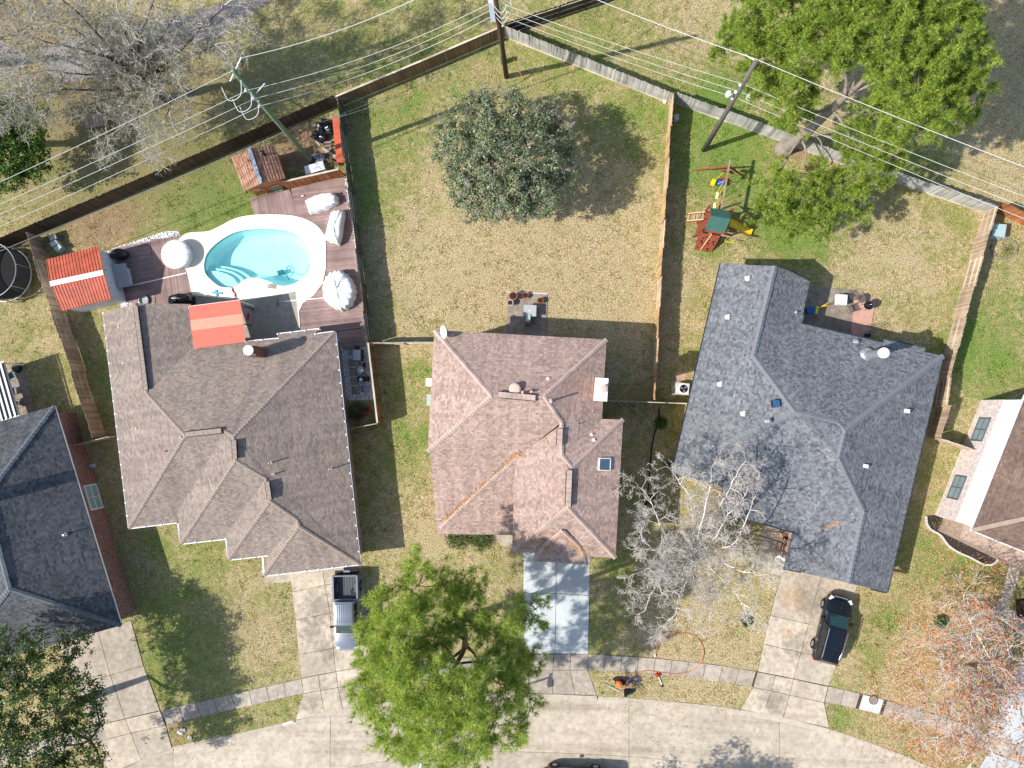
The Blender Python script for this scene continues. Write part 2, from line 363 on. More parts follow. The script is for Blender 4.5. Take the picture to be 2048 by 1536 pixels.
def lawn():
    xs = np.arange(-64, 62.01, .4); top = 52.0; ny = 190
    X = np.zeros((len(xs), ny)); Y = np.zeros_like(X)
    for i, x in enumerate(xs):
        y0 = float(kerb_y(x)) - .02
        X[i] = x; Y[i] = y0 + (top-y0)*np.linspace(0, 1, ny)
    G = np.full(X.shape, .36); D = np.full(X.shape, .0); K = np.full(X.shape, .0)
    for px, py, r, g, d, k in SPOT:
        c = P(px, py); rr = r/26.
        w = np.exp(-(((X-c.x)**2+(Y-c.y)**2)/(rr*rr)))
        G += g*w; D += d*w; K += k*w
    Z = np.zeros_like(X) + .012*np.sin(X*1.7+Y*.9) + .012*np.sin(X*.6-Y*1.3) - .012
    V = np.stack([X, Y, Z], -1).reshape(-1, 3)
    i, j = np.meshgrid(np.arange(len(xs)-1), np.arange(ny-1), indexing='ij'); a = (i*ny+j).ravel()
    F = np.stack([a, a+ny, a+ny+1, a+1], -1)
    hole = [(p.x, p.y) for p in offset_poly(P2(WATER), -.35)]
    inside = inpoly(V[:,0], V[:,1], hole)
    F = F[~inside[F].any(1)]
    A = np.stack([np.clip(G,0,1), np.clip(D,0,1), np.clip(K,0,1), np.ones_like(G)], -1).reshape(-1, 4)
    o = arrmesh('lawn', V, F, 'lawn', attr=A, smooth=True); o['kind'] = 'structure'
lawn()
m = MB(); q = [-3000, -300, -66, 66, 300, 3000]
for a in range(5):
    for b in range(5): m.add([(q[a],q[b],-.3),(q[a+1],q[b],-.3),(q[a+1],q[b+1],-.3),(q[a],q[b+1],-.3)], [(0,1,2,3)])
m.v = [Vector((p.x, p.y, -2.6 if False else -.3)) for p in m.v]
gm = NT('far_ground'); gp = gm.n('ShaderNodeNewGeometry').outputs['Position']
gm.col(gm.mix(gm.noise(gp, .1, 5), S(110,112,60), S(186,164,112))); gm.set(.95, 0, .1)
# leave the pool pit out of the base sheet
hp = [(p.x, p.y) for p in offset_poly(P2(WATER), -.4)]
hx = [p[0] for p in hp]; hy = [p[1] for p in hp]; bx0, bx1, by0, by1 = min(hx), max(hx), min(hy), max(hy)
m = MB(); gx = [-3000, -300, bx0, bx1, 300, 3000]; gy = [-3000, -300, by0, by1, 300, 3000]
for a in range(5):
    for b in range(5):
        if a == 2 and b == 2: continue
        m.add([(gx[a],gy[b],-.3),(gx[a+1],gy[b],-.3),(gx[a+1],gy[b+1],-.3),(gx[a],gy[b+1],-.3)], [(0,1,2,3)])
struct('ground', m, gm.m)
# ------------------------------------------------------------------ street: slabs laid in two rows along the kerb
def along(poly_a, poly_b, cuts):                   # quads between two px polylines cut at px x positions
    pass
ROADW = 9.2
kn = []
for i, p in enumerate(kw):
    d = (kw[min(i+1,len(kw)-1)]-kw[max(i-1,0)]).normalized(); kn.append(Vector((d.y, -d.x, 0)))
def kerb_line(off): return [p + n*off for p, n in zip(kw, kn)]
bed = MB(); a, b = kerb_line(-.05), kerb_line(ROADW+.3)
for i in range(len(a)-1): bed.add([a[i]+Vector((0,0,-.17)), a[i+1]+Vector((0,0,-.17)), b[i+1]+Vector((0,0,-.17)), b[i]+Vector((0,0,-.17))], [(3,2,1,0)])
street = struct('street', bed, 'joint_dirt')
cuts = [-1000] + sorted(P(x, y).x for x, y in ((60,1600),(345,1500),(660,1440),(1258,1395),(1560,1440),(1862,1530))) + [1000]
for r0, r1 in ((.16, 4.4), (4.42, ROADW)):
    la, lb = kerb_line(r0), kerb_line(r1)
    for c0, c1 in zip(cuts[:-1], cuts[1:]):
        def clip(line, lo, hi):
            X = [p.x for p in line]; Y = [p.y for p in line]
            xs = [x for x in X if lo < x < hi]; lo = max(lo, X[0]); hi = min(hi, X[-1]); xs = [lo] + xs + [hi]
            return [(x, float(np.interp(x, X, Y))) for x in xs]
        A, B = clip(la, c0+.015, c1-.015), clip(lb, c0+.015, c1-.015)
        MB().prism(A + B[::-1], -.2, -.115).build('slab', 'concrete_road', street)
# kerb
def strip(name, la, lb, z0, z1, mat, parent=None, structure=True):
    m = MB()
    for i in range(len(la)-1): m.prism([la[i], la[i+1], lb[i+1], lb[i]], z0, z1)
    o = m.build(name, mat, parent)
    if structure: o['kind'] = 'structure'
    return o
GAPS = [(590,745),(1018,1197),(1478,1660),(215,345)]
kp = P2(KERB)
segs = [(-420,215),(345,590),(745,1018),(1197,1478),(1660,2400)]
for lo, hi in segs:
    x0 = P(lo, np.interp(lo, [k[0] for k in KERB], [k[1] for k in KERB])).x; x1 = P(hi, np.interp(hi, [k[0] for k in KERB], [k[1] for k in KERB])).x
    idx = [i for i, p in enumerate(kw) if x0 < p.x < x1]
    la = [Vector((x0, kerb_y(x0), 0))] + [kw[i] for i in idx] + [Vector((x1, kerb_y(x1), 0))]
    lb = [p + Vector((0,-.17,0)) for p in la]
    strip('kerb', la, lb, -.2, .018, 'kerb_conc')
# ------------------------------------------------------------------ sidewalk slabs
def slab_row(root, NS, SS, x0, x1, n, mat, z1, name='slab', gap=.018, z0=-.1):
    nx, nyy = [p[0] for p in NS], [p[1] for p in NS]; sx, sy = [p[0] for p in SS], [p[1] for p in SS]
    sh = lambda x: np.interp(x, [0,319,603,1100,1515,1657,1780,2000], [9,12,4,0,-9,-8,-10,-12])
    for i in range(n):
        a = x0+(x1-x0)*i/n; b = x0+(x1-x0)*(i+1)/n
        q = [P(a, np.interp(a, nx, nyy)), P(b, np.interp(b, nx, nyy)), P(b+sh(b), np.interp(b+sh(b), sx, sy)), P(a+sh(a), np.interp(a+sh(a), sx, sy))]
        q = offset_poly(q, gap)
        z = z1 + random.uniform(-.008, .008)
        MB().prism(q, z0, z).build(name, mat, root)
base = MB().prism(P2(SIDE_N)+P2(SIDE_S)[::-1], -.1, .006)
walk = struct('sidewalk', base, 'joint_dirt')
for x0, x1, n in ((-250,205,13),(322,603,8),(745,1040,9),(1177,1512,10),(1657,1720,2),(1726,1768,1),(1774,2200,12)):
    slab_row(walk, SIDE_N, SIDE_S, x0, x1, n, 'concrete_new' if n == 1 else 'concrete_walk', .032)
def quad_slabs(root, grid, mat, z1=.026, gap=.018, name='slab'):
    """grid: rows of px points; every cell becomes one slab"""
    for r0, r1 in zip(grid[:-1], grid[1:]):
        for i in range(len(r0)-1):
            q = offset_poly([P(*r0[i]), P(*r0[i+1]), P(*r1[i+1]), P(*r1[i])], gap)
            MB().prism(q, -.1, z1+random.uniform(-.006,.006)).build(name, mat if not callable(mat) else mat(r0, i), root)
def drive(name, outline, grid, mat, lip=None):
    out_ = [r[0] for r in grid] + list(grid[-1][1:]) + [r[-1] for r in grid[-2::-1]] + list(grid[0][-2:0:-1])
    d = struct(name, MB().prism(P2(out_), -.1, .007), 'joint_dirt')
    quad_slabs(d, grid, mat)
    if lip:                                        # the apron's lip that runs down onto the street
        a, b = P(*lip[0]), P(*lip[1]); n = Vector((0,-.42,0))
        m = MB(); k = 8
        for i in range(k):
            p = a.lerp(b, i/k); q = a.lerp(b, (i+1)/k); p.y = float(kerb_y(p.x))+.0; q.y = float(kerb_y(q.x))
            m.add([p+Vector((0,0,.024)), q+Vector((0,0,.024)), q+n+Vector((0,0,-.112)), p+n+Vector((0,0,-.112)), p+Vector((0,0,-.2)), q+Vector((0,0,-.2)), q+n+Vector((0,0,-.2)), p+n+Vector((0,0,-.2))],
                  [(0,3,2,1),(4,5,6,7),(0,1,5,4),(1,2,6,5),(2,3,7,6),(3,0,4,7)])
        m.build('apron_lip', 'kerb_conc', d)
    return d
drive('driveway', [(560,1130),(722,1120),(738,1300),(750,1408),(590,1440),(607,1386)],
      [[(578,1128),(643,1122),(722,1116)],[(584,1184),(650,1170),(728,1158)],[(591,1240),(660,1226),(733,1214)],[(597,1309),(667,1296),(738,1284)],[(603,1356),(671,1343),(743,1331)]], 'concrete_drive')
dl = drive('driveway_apron', [(603,1356),(743,1331),(752,1408),(590,1441),(607,1386)],
      [[(603,1357),(637,1350),(672,1343),(743,1331)],[(607,1387),(641,1381),(676,1375),(746,1365)],[(591,1440),(650,1428),(687,1420),(752,1407)]], 'concrete_drive', ((592,1440),(750,1408)))
drive('driveway', [(1047,1090),(1180,1090),(1177,1307),(1044,1307)], [[(1047,1080),(1113,1080),(1180,1080)],[(1046,1186),(1112,1187),(1179,1191)],[(1044,1307),(1110,1307),(1176,1308)]], 'concrete_new')
drive('driveway_apron', [(1044,1308),(1176,1308),(1177,1341),(1196,1391),(1016,1388),(1040,1341)],
      [[(1044,1309),(1108,1308),(1142,1308),(1176,1309)],[(1041,1341),(1106,1340),(1140,1340),(1175,1340)],[(1018,1386),(1105,1387),(1150,1389),(1194,1391)]], 'concrete_walk', ((1018,1387),(1194,1391)))
drive('driveway', [(1568,1110),(1712,1130),(1657,1372),(1515,1343)],
      [[(1575,1100),(1652,1112),(1724,1130)],[(1540,1231),(1617,1248),(1692,1262)],[(1527,1288),(1602,1305),(1676,1320)],[(1515,1343),(1587,1357),(1657,1372)]], 'concrete_drive')
drive('driveway_apron', [(1515,1343),(1657,1372),(1649,1404),(1660,1456),(1479,1419),(1506,1374)],
      [[(1515,1344),(1551,1351),(1587,1358),(1656,1373)],[(1506,1375),(1543,1382),(1579,1390),(1648,1405)],[(1481,1418),(1527,1428),(1566,1436),(1658,1455)]], 'concrete_drive', ((1480,1419),(1659,1456)))
drive('driveway', [(150,1275),(262,1240),(320,1422),(200,1452)], [[(120,1290),(196,1262),(262,1240)],[(150,1368),(221,1350),(287,1331)],[(185,1452),(250,1437),(320,1421)]], 'concrete_walk')
drive('driveway_apron', [(185,1452),(320,1421),(333,1450),(346,1496),(218,1550),(200,1490)], [[(186,1453),(250,1438),(320,1422)],[(196,1483),(262,1466),(331,1450)],[(217,1548),(283,1520),(344,1496)]], 'concrete_drive', ((217,1548),(345,1496)))
drive('driveway', [(2060,1290),(2030,1345),(1990,1425),(1975,1470),(2090,1520),(2200,1380)], [[(2058,1292),(2130,1310),(2200,1330)],[(2022,1362),(2105,1390),(2180,1420)],[(1976,1466),(2050,1496),(2130,1530)]], 'concrete_new')
drive('driveway_apron', [(1978,1500),(2080,1545),(2070,1640),(1935,1570)], [[(1978,1502),(2030,1523),(2082,1547)],[(1938,1568),(2000,1601),(2066,1636)]], 'concrete_new')
drive('front_path', [(1527,1040),(1600,1060),(1562,1152),(1512,1140)], [[(1528,1040),(1562,1048),(1600,1060)],[(1521,1072),(1556,1082),(1590,1090)],[(1512,1140),(1540,1147),(1563,1152)]], 'concrete_drive')
drive('front_path', [(2018,1125),(2044,1132),(2014,1210),(2080,1250),(2080,1285),(1986,1240)], [[(2019,1126),(2043,1133)],[(2006,1170),(2030,1178)],[(1988,1232),(2014,1212)],[(2070,1285),(2080,1250)]], 'concrete_drive')
drive('front_path', [(985,1066),(1030,1070),(1032,1095),(1000,1092)], [[(985,1066),(1028,1070)],[(1000,1092),(1030,1096)]], 'concrete_drive')
struct('back_lane', MB().prism(P2([(70,118),(100,150),(128,166),(165,160),(230,140),(310,118),(380,86),(440,76),(470,48),(545,-4),(640,-60),(560,-70),(455,2),(388,28),(330,44),(240,52),(160,70),(80,98)]), -.05, .012), 'asphalt_path')
struct('back_lane', MB().prism(P2([(-80,130),(0,78),(70,118),(40,140),(-60,190)]), -.05, .011), 'asphalt_path')
struct('garage_stoop', MB().prism(P2([(520,1140),(600,1130),(582,1162),(560,1166),(534,1166)]), -.05, .02), 'concrete_drive')
# ================================================================== roofs and houses
shingle('shingle_pink', [S(202,174,160,.88), S(154,127,116,.88), S(210,184,168,.88)], .26, .155, .55, .10)
shingle('shingle_brown', [S(162,147,136,.98), S(124,114,108,.95), S(174,153,136,.98)], .3, .15, .55, .12)
shingle('shingle_grey', [S(138,140,143,.88), S(88,91,96,.86), S(162,164,167,.86)], .26, .15, .55, .1)
shingle('shingle_dark', [S(100,101,104,.98), S(68,70,74,.95), S(124,126,130,.98)], .32, .16, .45, .25)
shingle('shingle_tan', [S(142,118,104,.85), S(110,90,80,.85), S(156,132,116,.85)], .32, .15, .5, .2)
shingle('shingle_shed', [S(196,158,132,.9), S(156,114,92,.88), S(206,172,148,.9)], .3, .17, .4, .25)
pm('cap_pink', S(184,160,148,.9), .9, .3, 1.5); pm('cap_brown', S(158,143,130,.86), .9, .3, 6); pm('cap_grey', S(124,127,130,.85), .9, .12, 2)
pm('cap_dark', S(100,106,112,.95), .9, .2, 2); pm('cap_tan', S(160,140,126,.85), .9, .2, 2)
pm('gutter_white', S(236,240,244,.95), .45, .05, 2, 0, .5); pm('gutter_dark', S(52,60,70), .5, .1, 2); pm('trim_white', S(244,240,232,.95), .6, .05, 2)
pm('fascia_brown', S(110,78,64), .7, .2, 2); pm('vent_black', S(38,34,32), .8, .2, 3); pm('metal_flue', S(196,200,206,.9), .35, .12, 3, .7, .5)
pm('pipe_pink', S(214,176,164), .6, .08, 3); pm('white_paint', S(240,242,244,.95), .5, .06, 2); pm('soffit', S(228,222,212), .7, .06, 2)
pm('needles', S(186,140,92,.9), .9, .35, 6, bump=.5)
def brick_mat(name, c1, c2, mort):
    t = NT(name); uv = t.coord('UV')
    b = t.n('ShaderNodeTexBrick'); b.inputs['Scale'].default_value = 1; b.inputs['Brick Width'].default_value = .21; b.inputs['Row Height'].default_value = .075
    b.inputs['Mortar Size'].default_value = .008; b.inputs['Color1'].default_value = (*c1,1); b.inputs['Color2'].default_value = (*c2,1); b.inputs['Mortar'].default_value = (*mort,1)
    t.l(uv, b.inputs['Vector']); pos = t.n('ShaderNodeNewGeometry').outputs['Position']
    k = t.mix(1., b.outputs['Color'], t.ramp(t.noise(pos, 5, 4), [(.3,(.75,)*3),(.7,(1.2,)*3)]), 'MULTIPLY')
    t.col(k); t.set(.9, 0, .2); t.bump(t.math('SUBTRACT', 1., b.outputs['Fac']), .4, .01); return t.m
brick_mat('brick_red', S(118,70,62), S(168,124,112), S(150,140,130)); brick_mat('brick_pale', S(226,212,204,.9), S(196,176,170,.9), S(232,226,220,.9))
brick_mat('brick_chimney', S(206,150,118), S(176,118,92), S(212,196,180)); brick_mat('brick_tan', S(168,140,120), S(142,112,96), S(190,180,168))
def glass_mat(name, c, rough=.06):
    t = NT(name); pos = t.n('ShaderNodeNewGeometry').outputs['Position']
    t.col(t.mix(t.noise(pos, 1.5, 3), sc(c,.7), sc(c,1.2))); t.set(rough, 0, .9); return t.m
glass_mat('window_glass', S(120,142,150)); glass_mat('window_teal', S(150,186,188)); glass_mat('sky_glass', S(74,96,110)); glass_mat('car_glass', S(34,66,62), .03); glass_mat('car_glass_black', S(14,22,28), .03)
class Roof:
    """slopes: lists of (px, py, h); every slope becomes shingled decking with thickness"""
    def __init__(s, house, slopes, mat, thick=.14):
        s.house = house; m = MB(); s.V = []; s.F = []
        for sl in slopes:
            pts = [P(*p) for p in sl]
            a = Vector()
            for i in range(len(pts)): a += pts[i-1].cross(pts[i])
            if a.z < 0: pts.reverse()
            n = len(pts); tri = tessellate_polygon([pts]); fl = []
            for t in tri:
                u, v, w = (pts[k] for k in t)
                fl.append(t if (v-u).cross(w-u).z > 0 else t[::-1])
            b = [p - Vector((0,0,thick)) for p in pts]
            m.add(pts, fl); m.add(b, [f[::-1] for f in fl])
            m.add(pts + b, [(i, n+i, n+(i+1)%n, (i+1)%n) for i in range(n)])
            k = len(s.V); s.V += pts; s.F += [tuple(q+k for q in f) for f in fl]
        # one average normal per slope keeps the courses running in one direction
        s.o = m.build('roof', mat, house, uv=True)
        s.bvh = BVHTree.FromPolygons(s.V, s.F)
        me = s.o.data; ul = me.uv_layers['uv']; fi = 0
        off = ROOT[house].to_translation() if house in ROOT else Vector()
        for sl in slopes:
            pts = [P(*p) for p in sl]; a = Vector()
            for i in range(len(pts)): a += (pts[i-1]-pts[0]).cross(pts[i]-pts[0])
            nrm = a.normalized();  nrm = nrm if nrm.z > 0 else -nrm
            u = Vector((0,0,1)).cross(nrm).normalized(); w = nrm.cross(u); nt_ = len(tessellate_polygon([pts]))
            for k in range(nt_):
                p = me.polygons[fi+k]
                for li in p.loop_indices:
                    q = me.vertices[me.loops[li].vertex_index].co + off
                    ul.data[li].uv = (q.dot(u), q.dot(w))
            fi += 2*nt_ + len(pts)
    def at(s, px, py):
        h = s.bvh.ray_cast(Vector((0,0,H)), ray(px, py).normalized())
        return (h[0], h[1]) if h[0] else (P(px, py, 3), Vector((0,0,1)))
    def cap(s, line, mat, w=.30, step=.22, lift=.02, name='ridge_cap'):
        """overlapping cap shingles along a ridge or hip"""
        pts = [P(*p) for p in line]; m = MB()
        for a, b in zip(pts[:-1], pts[1:]):
            d = b-a; L = d.length; d.normalize(); x = d.cross(Vector((0,0,1))).normalized(); n = max(1, int(L/step))
            for i in range(n):
                p = a + d*(L*i/n); q = a + d*(L*(i+1)/n+.03); k = random.uniform(.9, 1.08)*w/2
                z0 = Vector((0,0,lift+.05)); z1 = Vector((0,0,lift+.02)); dn = Vector((0,0,-w*.22))
                m.add([p+z0, q+z1, q+z1+x*k+dn, p+z0+x*k+dn, p+z0-x*k+dn, q+z1-x*k+dn], [(0,3,2,1),(0,1,5,4),(3,0,4)])
        return tag(m.build(name, mat, s.o), kind='stuff')
    def pipe(s, px, py, r=.05, h=.35, mat='metal_flue', name='vent_pipe', cap=None):
        p, n = s.at(px, py); m = MB().lathe(p+Vector((0,0,-.1)), [(r*2.6,.08),(r*2.2,.13),(r,.16),(r,h)], 10)
        if cap: m.lathe(p+Vector((0,0,h-.12)), [(cap,0),(cap*1.05,.08),(cap*.8,.14),(cap*.2,.17)], 14)
        return m.build(name, mat, s.o, smooth=False)
    def ridge_vent(s, a, b, w=.36, mat='vent_black', capmat=None, h=.1):
        A, B = P(*a), P(*b); d = (B-A).normalized(); x = d.cross(Vector((0,0,1))).normalized(); L = (B-A).length
        m = MB().beam(A+Vector((0,0,.03)), B+Vector((0,0,.03)), w+.1, h)
        o = m.build('ridge_vent', mat, s.o)
        if capmat:
            m2 = MB(); n = max(3, int(L/.3))
            for i in range(n):
                p = A+d*(L*(i+.5)/n)+Vector((0,0,h/2+.05+(.008 if i%2 else 0)))
                m2.beam(p-d*(L/n*.48), p+d*(L/n*.48), w, .03)
            tag(m2.build('ridge_vent_cap', capmat, s.o), kind='stuff')
        return o
def walls(house, foot_px, h_eave, mat, inset=.45, name='wall'):
    f = offset_poly([P(x, y, h_eave) for x, y in foot_px], inset)
    return MB().prism(f, -.05, h_eave-.1).build(name, mat, house, uv=True)
def gutter(roof, a, b, mat='gutter_white', w=.11, clips=True):
    A, B = P(*a), P(*b); m = MB(); d = (B-A).normalized(); dn = Vector((0,0,-.06))
    m.beam(A+dn+Vector((0,0,-.05)), B+dn+Vector((0,0,-.05)), w, .1); x = d.cross(Vector((0,0,1)))
    for s_ in (-1, 1): m.beam(A+x*s_*w/2+dn, B+x*s_*w/2+dn, .018, .04)
    o = m.build('gutter', mat, roof.house)
    if clips:
        k = MB(); n = max(1, int((B-A).length/.95))
        for i in range(n+1):
            p = A.lerp(B, i/n)+Vector((0,0,.0)); k.box(p, (.1,.1,.05), math.atan2(d.y, d.x))
        tag(k.build('gutter_clip', 'white_paint', o), kind='stuff')
    return o
def on_wall(A, B, name, parent, px, py, w, h, frame, glass, cols=2, rows=1, out=.03):
    """a framed window at pixel px, py on the upright plane through A, B"""
    c = PV(px, py, A, B); d = (B-A).normalized(); n = d.cross(Vector((0,0,1)))
    if n.dot(Vector((0,0,0))-c) < 0: n = -n
    up = Vector((0,0,1)); c = c + n*out
    m = MB(); t = .09
    for s_ in (-1, 1):
        m.beam(c+d*s_*(w/2)-up*(h/2+t/2), c+d*s_*(w/2)+up*(h/2+t/2), t, .08, n)
        m.beam(c+up*s_*(h/2)-d*(w/2), c+up*s_*(h/2)+d*(w/2), t*.98, .078, up)
    fr = m.build('window', frame, parent)
    for i in range(cols):
        for j in range(rows):
            q = c+d*((i+.5)/cols-.5)*w+up*((j+.5)/rows-.5)*h
            MB().add([q-d*w/cols*.46-up*h/rows*.46, q+d*w/cols*.46-up*h/rows*.46, q+d*w/cols*.46+up*h/rows*.46, q-d*w/cols*.46+up*h/rows*.46], [(0,1,2,3)]).build('pane', glass, fr)
    for i in range(1, cols): MB().beam(c+d*(i/cols-.5)*w-up*h/2, c+d*(i/cols-.5)*w+up*h/2, .05, .07, n).build('mullion', frame, fr)
    for j in range(1, rows): MB().beam(c+up*(j/rows-.5)*h-d*w/2, c+up*(j/rows-.5)*h+d*w/2, .05, .065, up).build('mullion', frame, fr)
    return fr
def needle_line(roof, pts, n, spread, name='pine_needles', mat='needles', big=1.):
    V = []; F = []
    for i in range(n):
        t = random.random()*(len(pts)-1); k = int(t); a, b = pts[k], pts[k+1]; u = t-k
        px = a[0]+(b[0]-a[0])*u+random.gauss(0, spread); py = a[1]+(b[1]-a[1])*u+random.gauss(0, spread)
        p, nn = roof.at(px, py); p = p+nn*random.uniform(.02,.05)
        d = Vector((random.gauss(0,1), random.gauss(0,1), 0)); d = (d-nn*d.dot(nn)).normalized()*random.uniform(.05,.14)*big; s_ = nn.cross(d).normalized()*.022*big
        j = len(V); V += [p-d-s_, p+d-s_, p+d+s_, p-d+s_]; F.append((j,j+1,j+2,j+3))
    return tag(MB().add(V, F).build(name, mat, roof.o), kind='stuff')
# ------------------------------------------------------------------ two-storey house in the middle
hc = thing('house', 'two storey house with pinkish brown shingle roof, satellite dish and square skylight', 'house', P(1040,890))
E = 5.2
rc = Roof(hc, [
 [(869,660,E),(1213,679,E),(1090,792,7.1),(983,792,7.1)],                              # north
 [(869,660,E),(983,792,7.1),(855,903,5.35)],                                           # west
 [(983,792,7.1),(1090,792,7.1),(1123,845,6.45),(1043,907,5.25),(1033,925,5.0),(1032,1070,2.75),(875,1068,2.75),(860,905,5.25),(855,903,5.35)],   # long south slope
 [(1213,679,E),(1204,838,E),(1124,911,6.35),(1122,850,6.45),(1090,792,7.1)],            # east
 [(1204,838,E),(1246,839,E),(1144,936,6.45),(1124,911,6.35)],                           # wing north
 [(1246,839,E),(1231,1116,E),(1137,1016,6.5),(1139,938,6.5),(1144,936,6.45)],            # wing east
 [(1122,850,6.45),(1124,911,6.35),(1139,938,6.5),(1137,1016,6.5),(1024,1102,5.0),(1030,925,5.0),(1043,906,5.25)],  # wing west
 [(1137,1016,6.5),(1231,1116,E),(1176,1113,5.12),(1070,1106,5.08),(1024,1102,5.0)]], 'shingle_pink')
po = Roof(hc, [[(1125,1062,6.05),(1090,1090,5.5),(1070,1122,4.95),(1175,1129,4.95),(1158,1092,5.5)],[(1125,1062,6.0),(1158,1092,5.5),(1175,1129,4.95),(1176,1108,5.15)],[(1125,1062,6.0),(1069,1104,5.15),(1070,1122,4.95),(1090,1090,5.5)]], 'shingle_pink', .1)
walls(hc, [(869,660),(1213,679),(1204,838),(1246,839),(1231,1116),(1024,1102),(1032,905),(857,900)], 5.15, 'brick_tan', .4)
walls(hc, [(864,890),(1040,893),(1034,1068),(876,1066)], 2.6, 'brick_tan', .55)
MB().prism(offset_poly([P(1068,1100,4.9),P(1176,1100,4.9),P(1174,1127,4.9),P(1071,1121,4.9)], .3), 2.6, 4.8).build('wall', 'brick_tan', hc, uv=True)
rc.cap([(869,660,E),(983,792,7.1),(855,903,5.35)], 'cap_pink', .34); rc.cap([(1213,679,E),(1088,792,7.1),(1123,845,6.45),(1124,911,6.35),(1144,936,6.45),(1246,839,E)], 'cap_pink', .3)
rc.cap([(1139,938,6.5),(1137,1016,6.5),(1231,1116,E)], 'cap_pink', .34); rc.cap([(1137,1016,6.5),(1026,1101,5.0)], 'cap_pink', .34)
def on(roof, line): return [(x, y, roof.at(x, y)[0].z) for x, y in line]
rc.cap(on(rc, [(1038,910),(985,957),(930,1008),(880,1056)]), 'cap_pink', .34, lift=.04)
po.cap([(1125,1062,6.05),(1090,1090,5.5),(1070,1122,4.95)], 'cap_pink', .28); po.cap([(1125,1062,6.05),(1158,1092,5.5),(1175,1129,4.95)], 'cap_pink', .28)
needle_line(rc, [(1036,906),(1010,930),(960,975),(920,1010),(882,1044)], 200, 2.6); needle_line(rc, [(1040,906),(1026,918)], 70, 2.6)
needle_line(po, [(1112,1068),(1085,1100)], 90, 4); needle_line(po, [(1135,1075),(1172,1110)], 110, 4); needle_line(rc, [(1030,1090),(1120,1070)], 90, 12)
rc.ridge_vent((996,789,7.15), (1071,796,7.15), .38, 'vent_black', 'cap_pink'); rc.ridge_vent((1120,857,6.5), (1119,890,6.45), .36, 'vent_black', 'cap_pink'); rc.ridge_vent((1139,940,6.6), (1136,1012,6.6), .36, 'vent_black', 'cap_pink')
rc.pipe(1030,778,.16,.3,'pipe_pink','turbine_vent',.38); rc.pipe(1045,786,.07,.75,'pipe_pink'); rc.pipe(1063,783,.06,.5,'pipe_pink'); rc.pipe(1097,758,.07,.2,'pipe_pink'); rc.pipe(1101,802,.07,1.0,'pipe_pink')
rc.pipe(1183,869,.05,.3,'white_paint'); rc.pipe(1188,880,.05,.25,'white_paint'); rc.pipe(1156,848,.03,.4,'metal_flue'); rc.pipe(1222,980,.03,.3,'metal_flue')
# chimney
cb = [P(1178,762,5.6),P(1196,760,5.6),P(1194,800,5.6),P(1176,799,5.6)]
q = [P(1191,755,7.5),P(1217,757,7.5),P(1214,803,7.5),P(1187,801,7.5)]; ci = offset_poly(q, .12)
ch = MB().prism(ci, 0, 7.4).build('chimney', 'brick_chimney', hc, uv=True)
MB().prism(q, 7.4, 7.52).build('chimney_cap', 'white_paint', ch); cc = P(1206,778,7.5); MB().lathe(cc, [(.2,0),(.2,.28),(.27,.3),(.27,.38),(.1,.42)], 16).build('flue', 'pipe_pink', ch)
# skylight
def skylight(roof, quad):
    pts = [roof.at(*p)[0] for p in quad]; n = roof.at(*quad[0])[1]; m = MB(); top = [p+n*.14 for p in pts]
    for i in range(4): m.beam(top[i]-n*.06, top[(i+1)%4]-n*.06, .1, .16, n)
    f = m.build('skylight', 'white_paint', roof.o); MB().add([p+n*.02 for p in top], [(0,1,2,3)]).build('pane', 'sky_glass', f)
skylight(rc, [(1198,917),(1219,917),(1218,940),(1197,939)])
# satellite dish
dp = rc.at(885,666)[0]; m = MB().tube([dp, dp+Vector((.05,-.05,.35)), dp+Vector((.25,0,.55))], .035, 8)
dish = m.build('satellite_dish', 'metal_flue', hc); c = dp+Vector((.22,.0,.6)); V = []; F = []; n_ = 20
ax = Vector((-.78,-.1,.55)).normalized(); ux = ax.orthogonal().normalized(); uy = ax.cross(ux)
for i in range(6):
    r_ = .42*i/5
    for j in range(n_):
        a_ = 2*math.pi*j/n_; V.append(c + (ux*math.cos(a_)+uy*math.sin(a_)*1.15)*r_ + ax*(.5*r_*r_))
for i in range(5): F += [(i*n_+j, (i+1)*n_+j, (i+1)*n_+(j+1)%n_, i*n_+(j+1)%n_) for j in range(n_)]
MB().add(V, F).add([p-ax*.02 for p in V], [f[::-1] for f in F]).build('dish', 'white_paint', dish, smooth=True)
MB().tube([c-uy*.4, c+ax*.45], .015, 6).box(c+ax*.45, (.1,.1,.08)).build('feed_arm', 'metal_flue', dish)
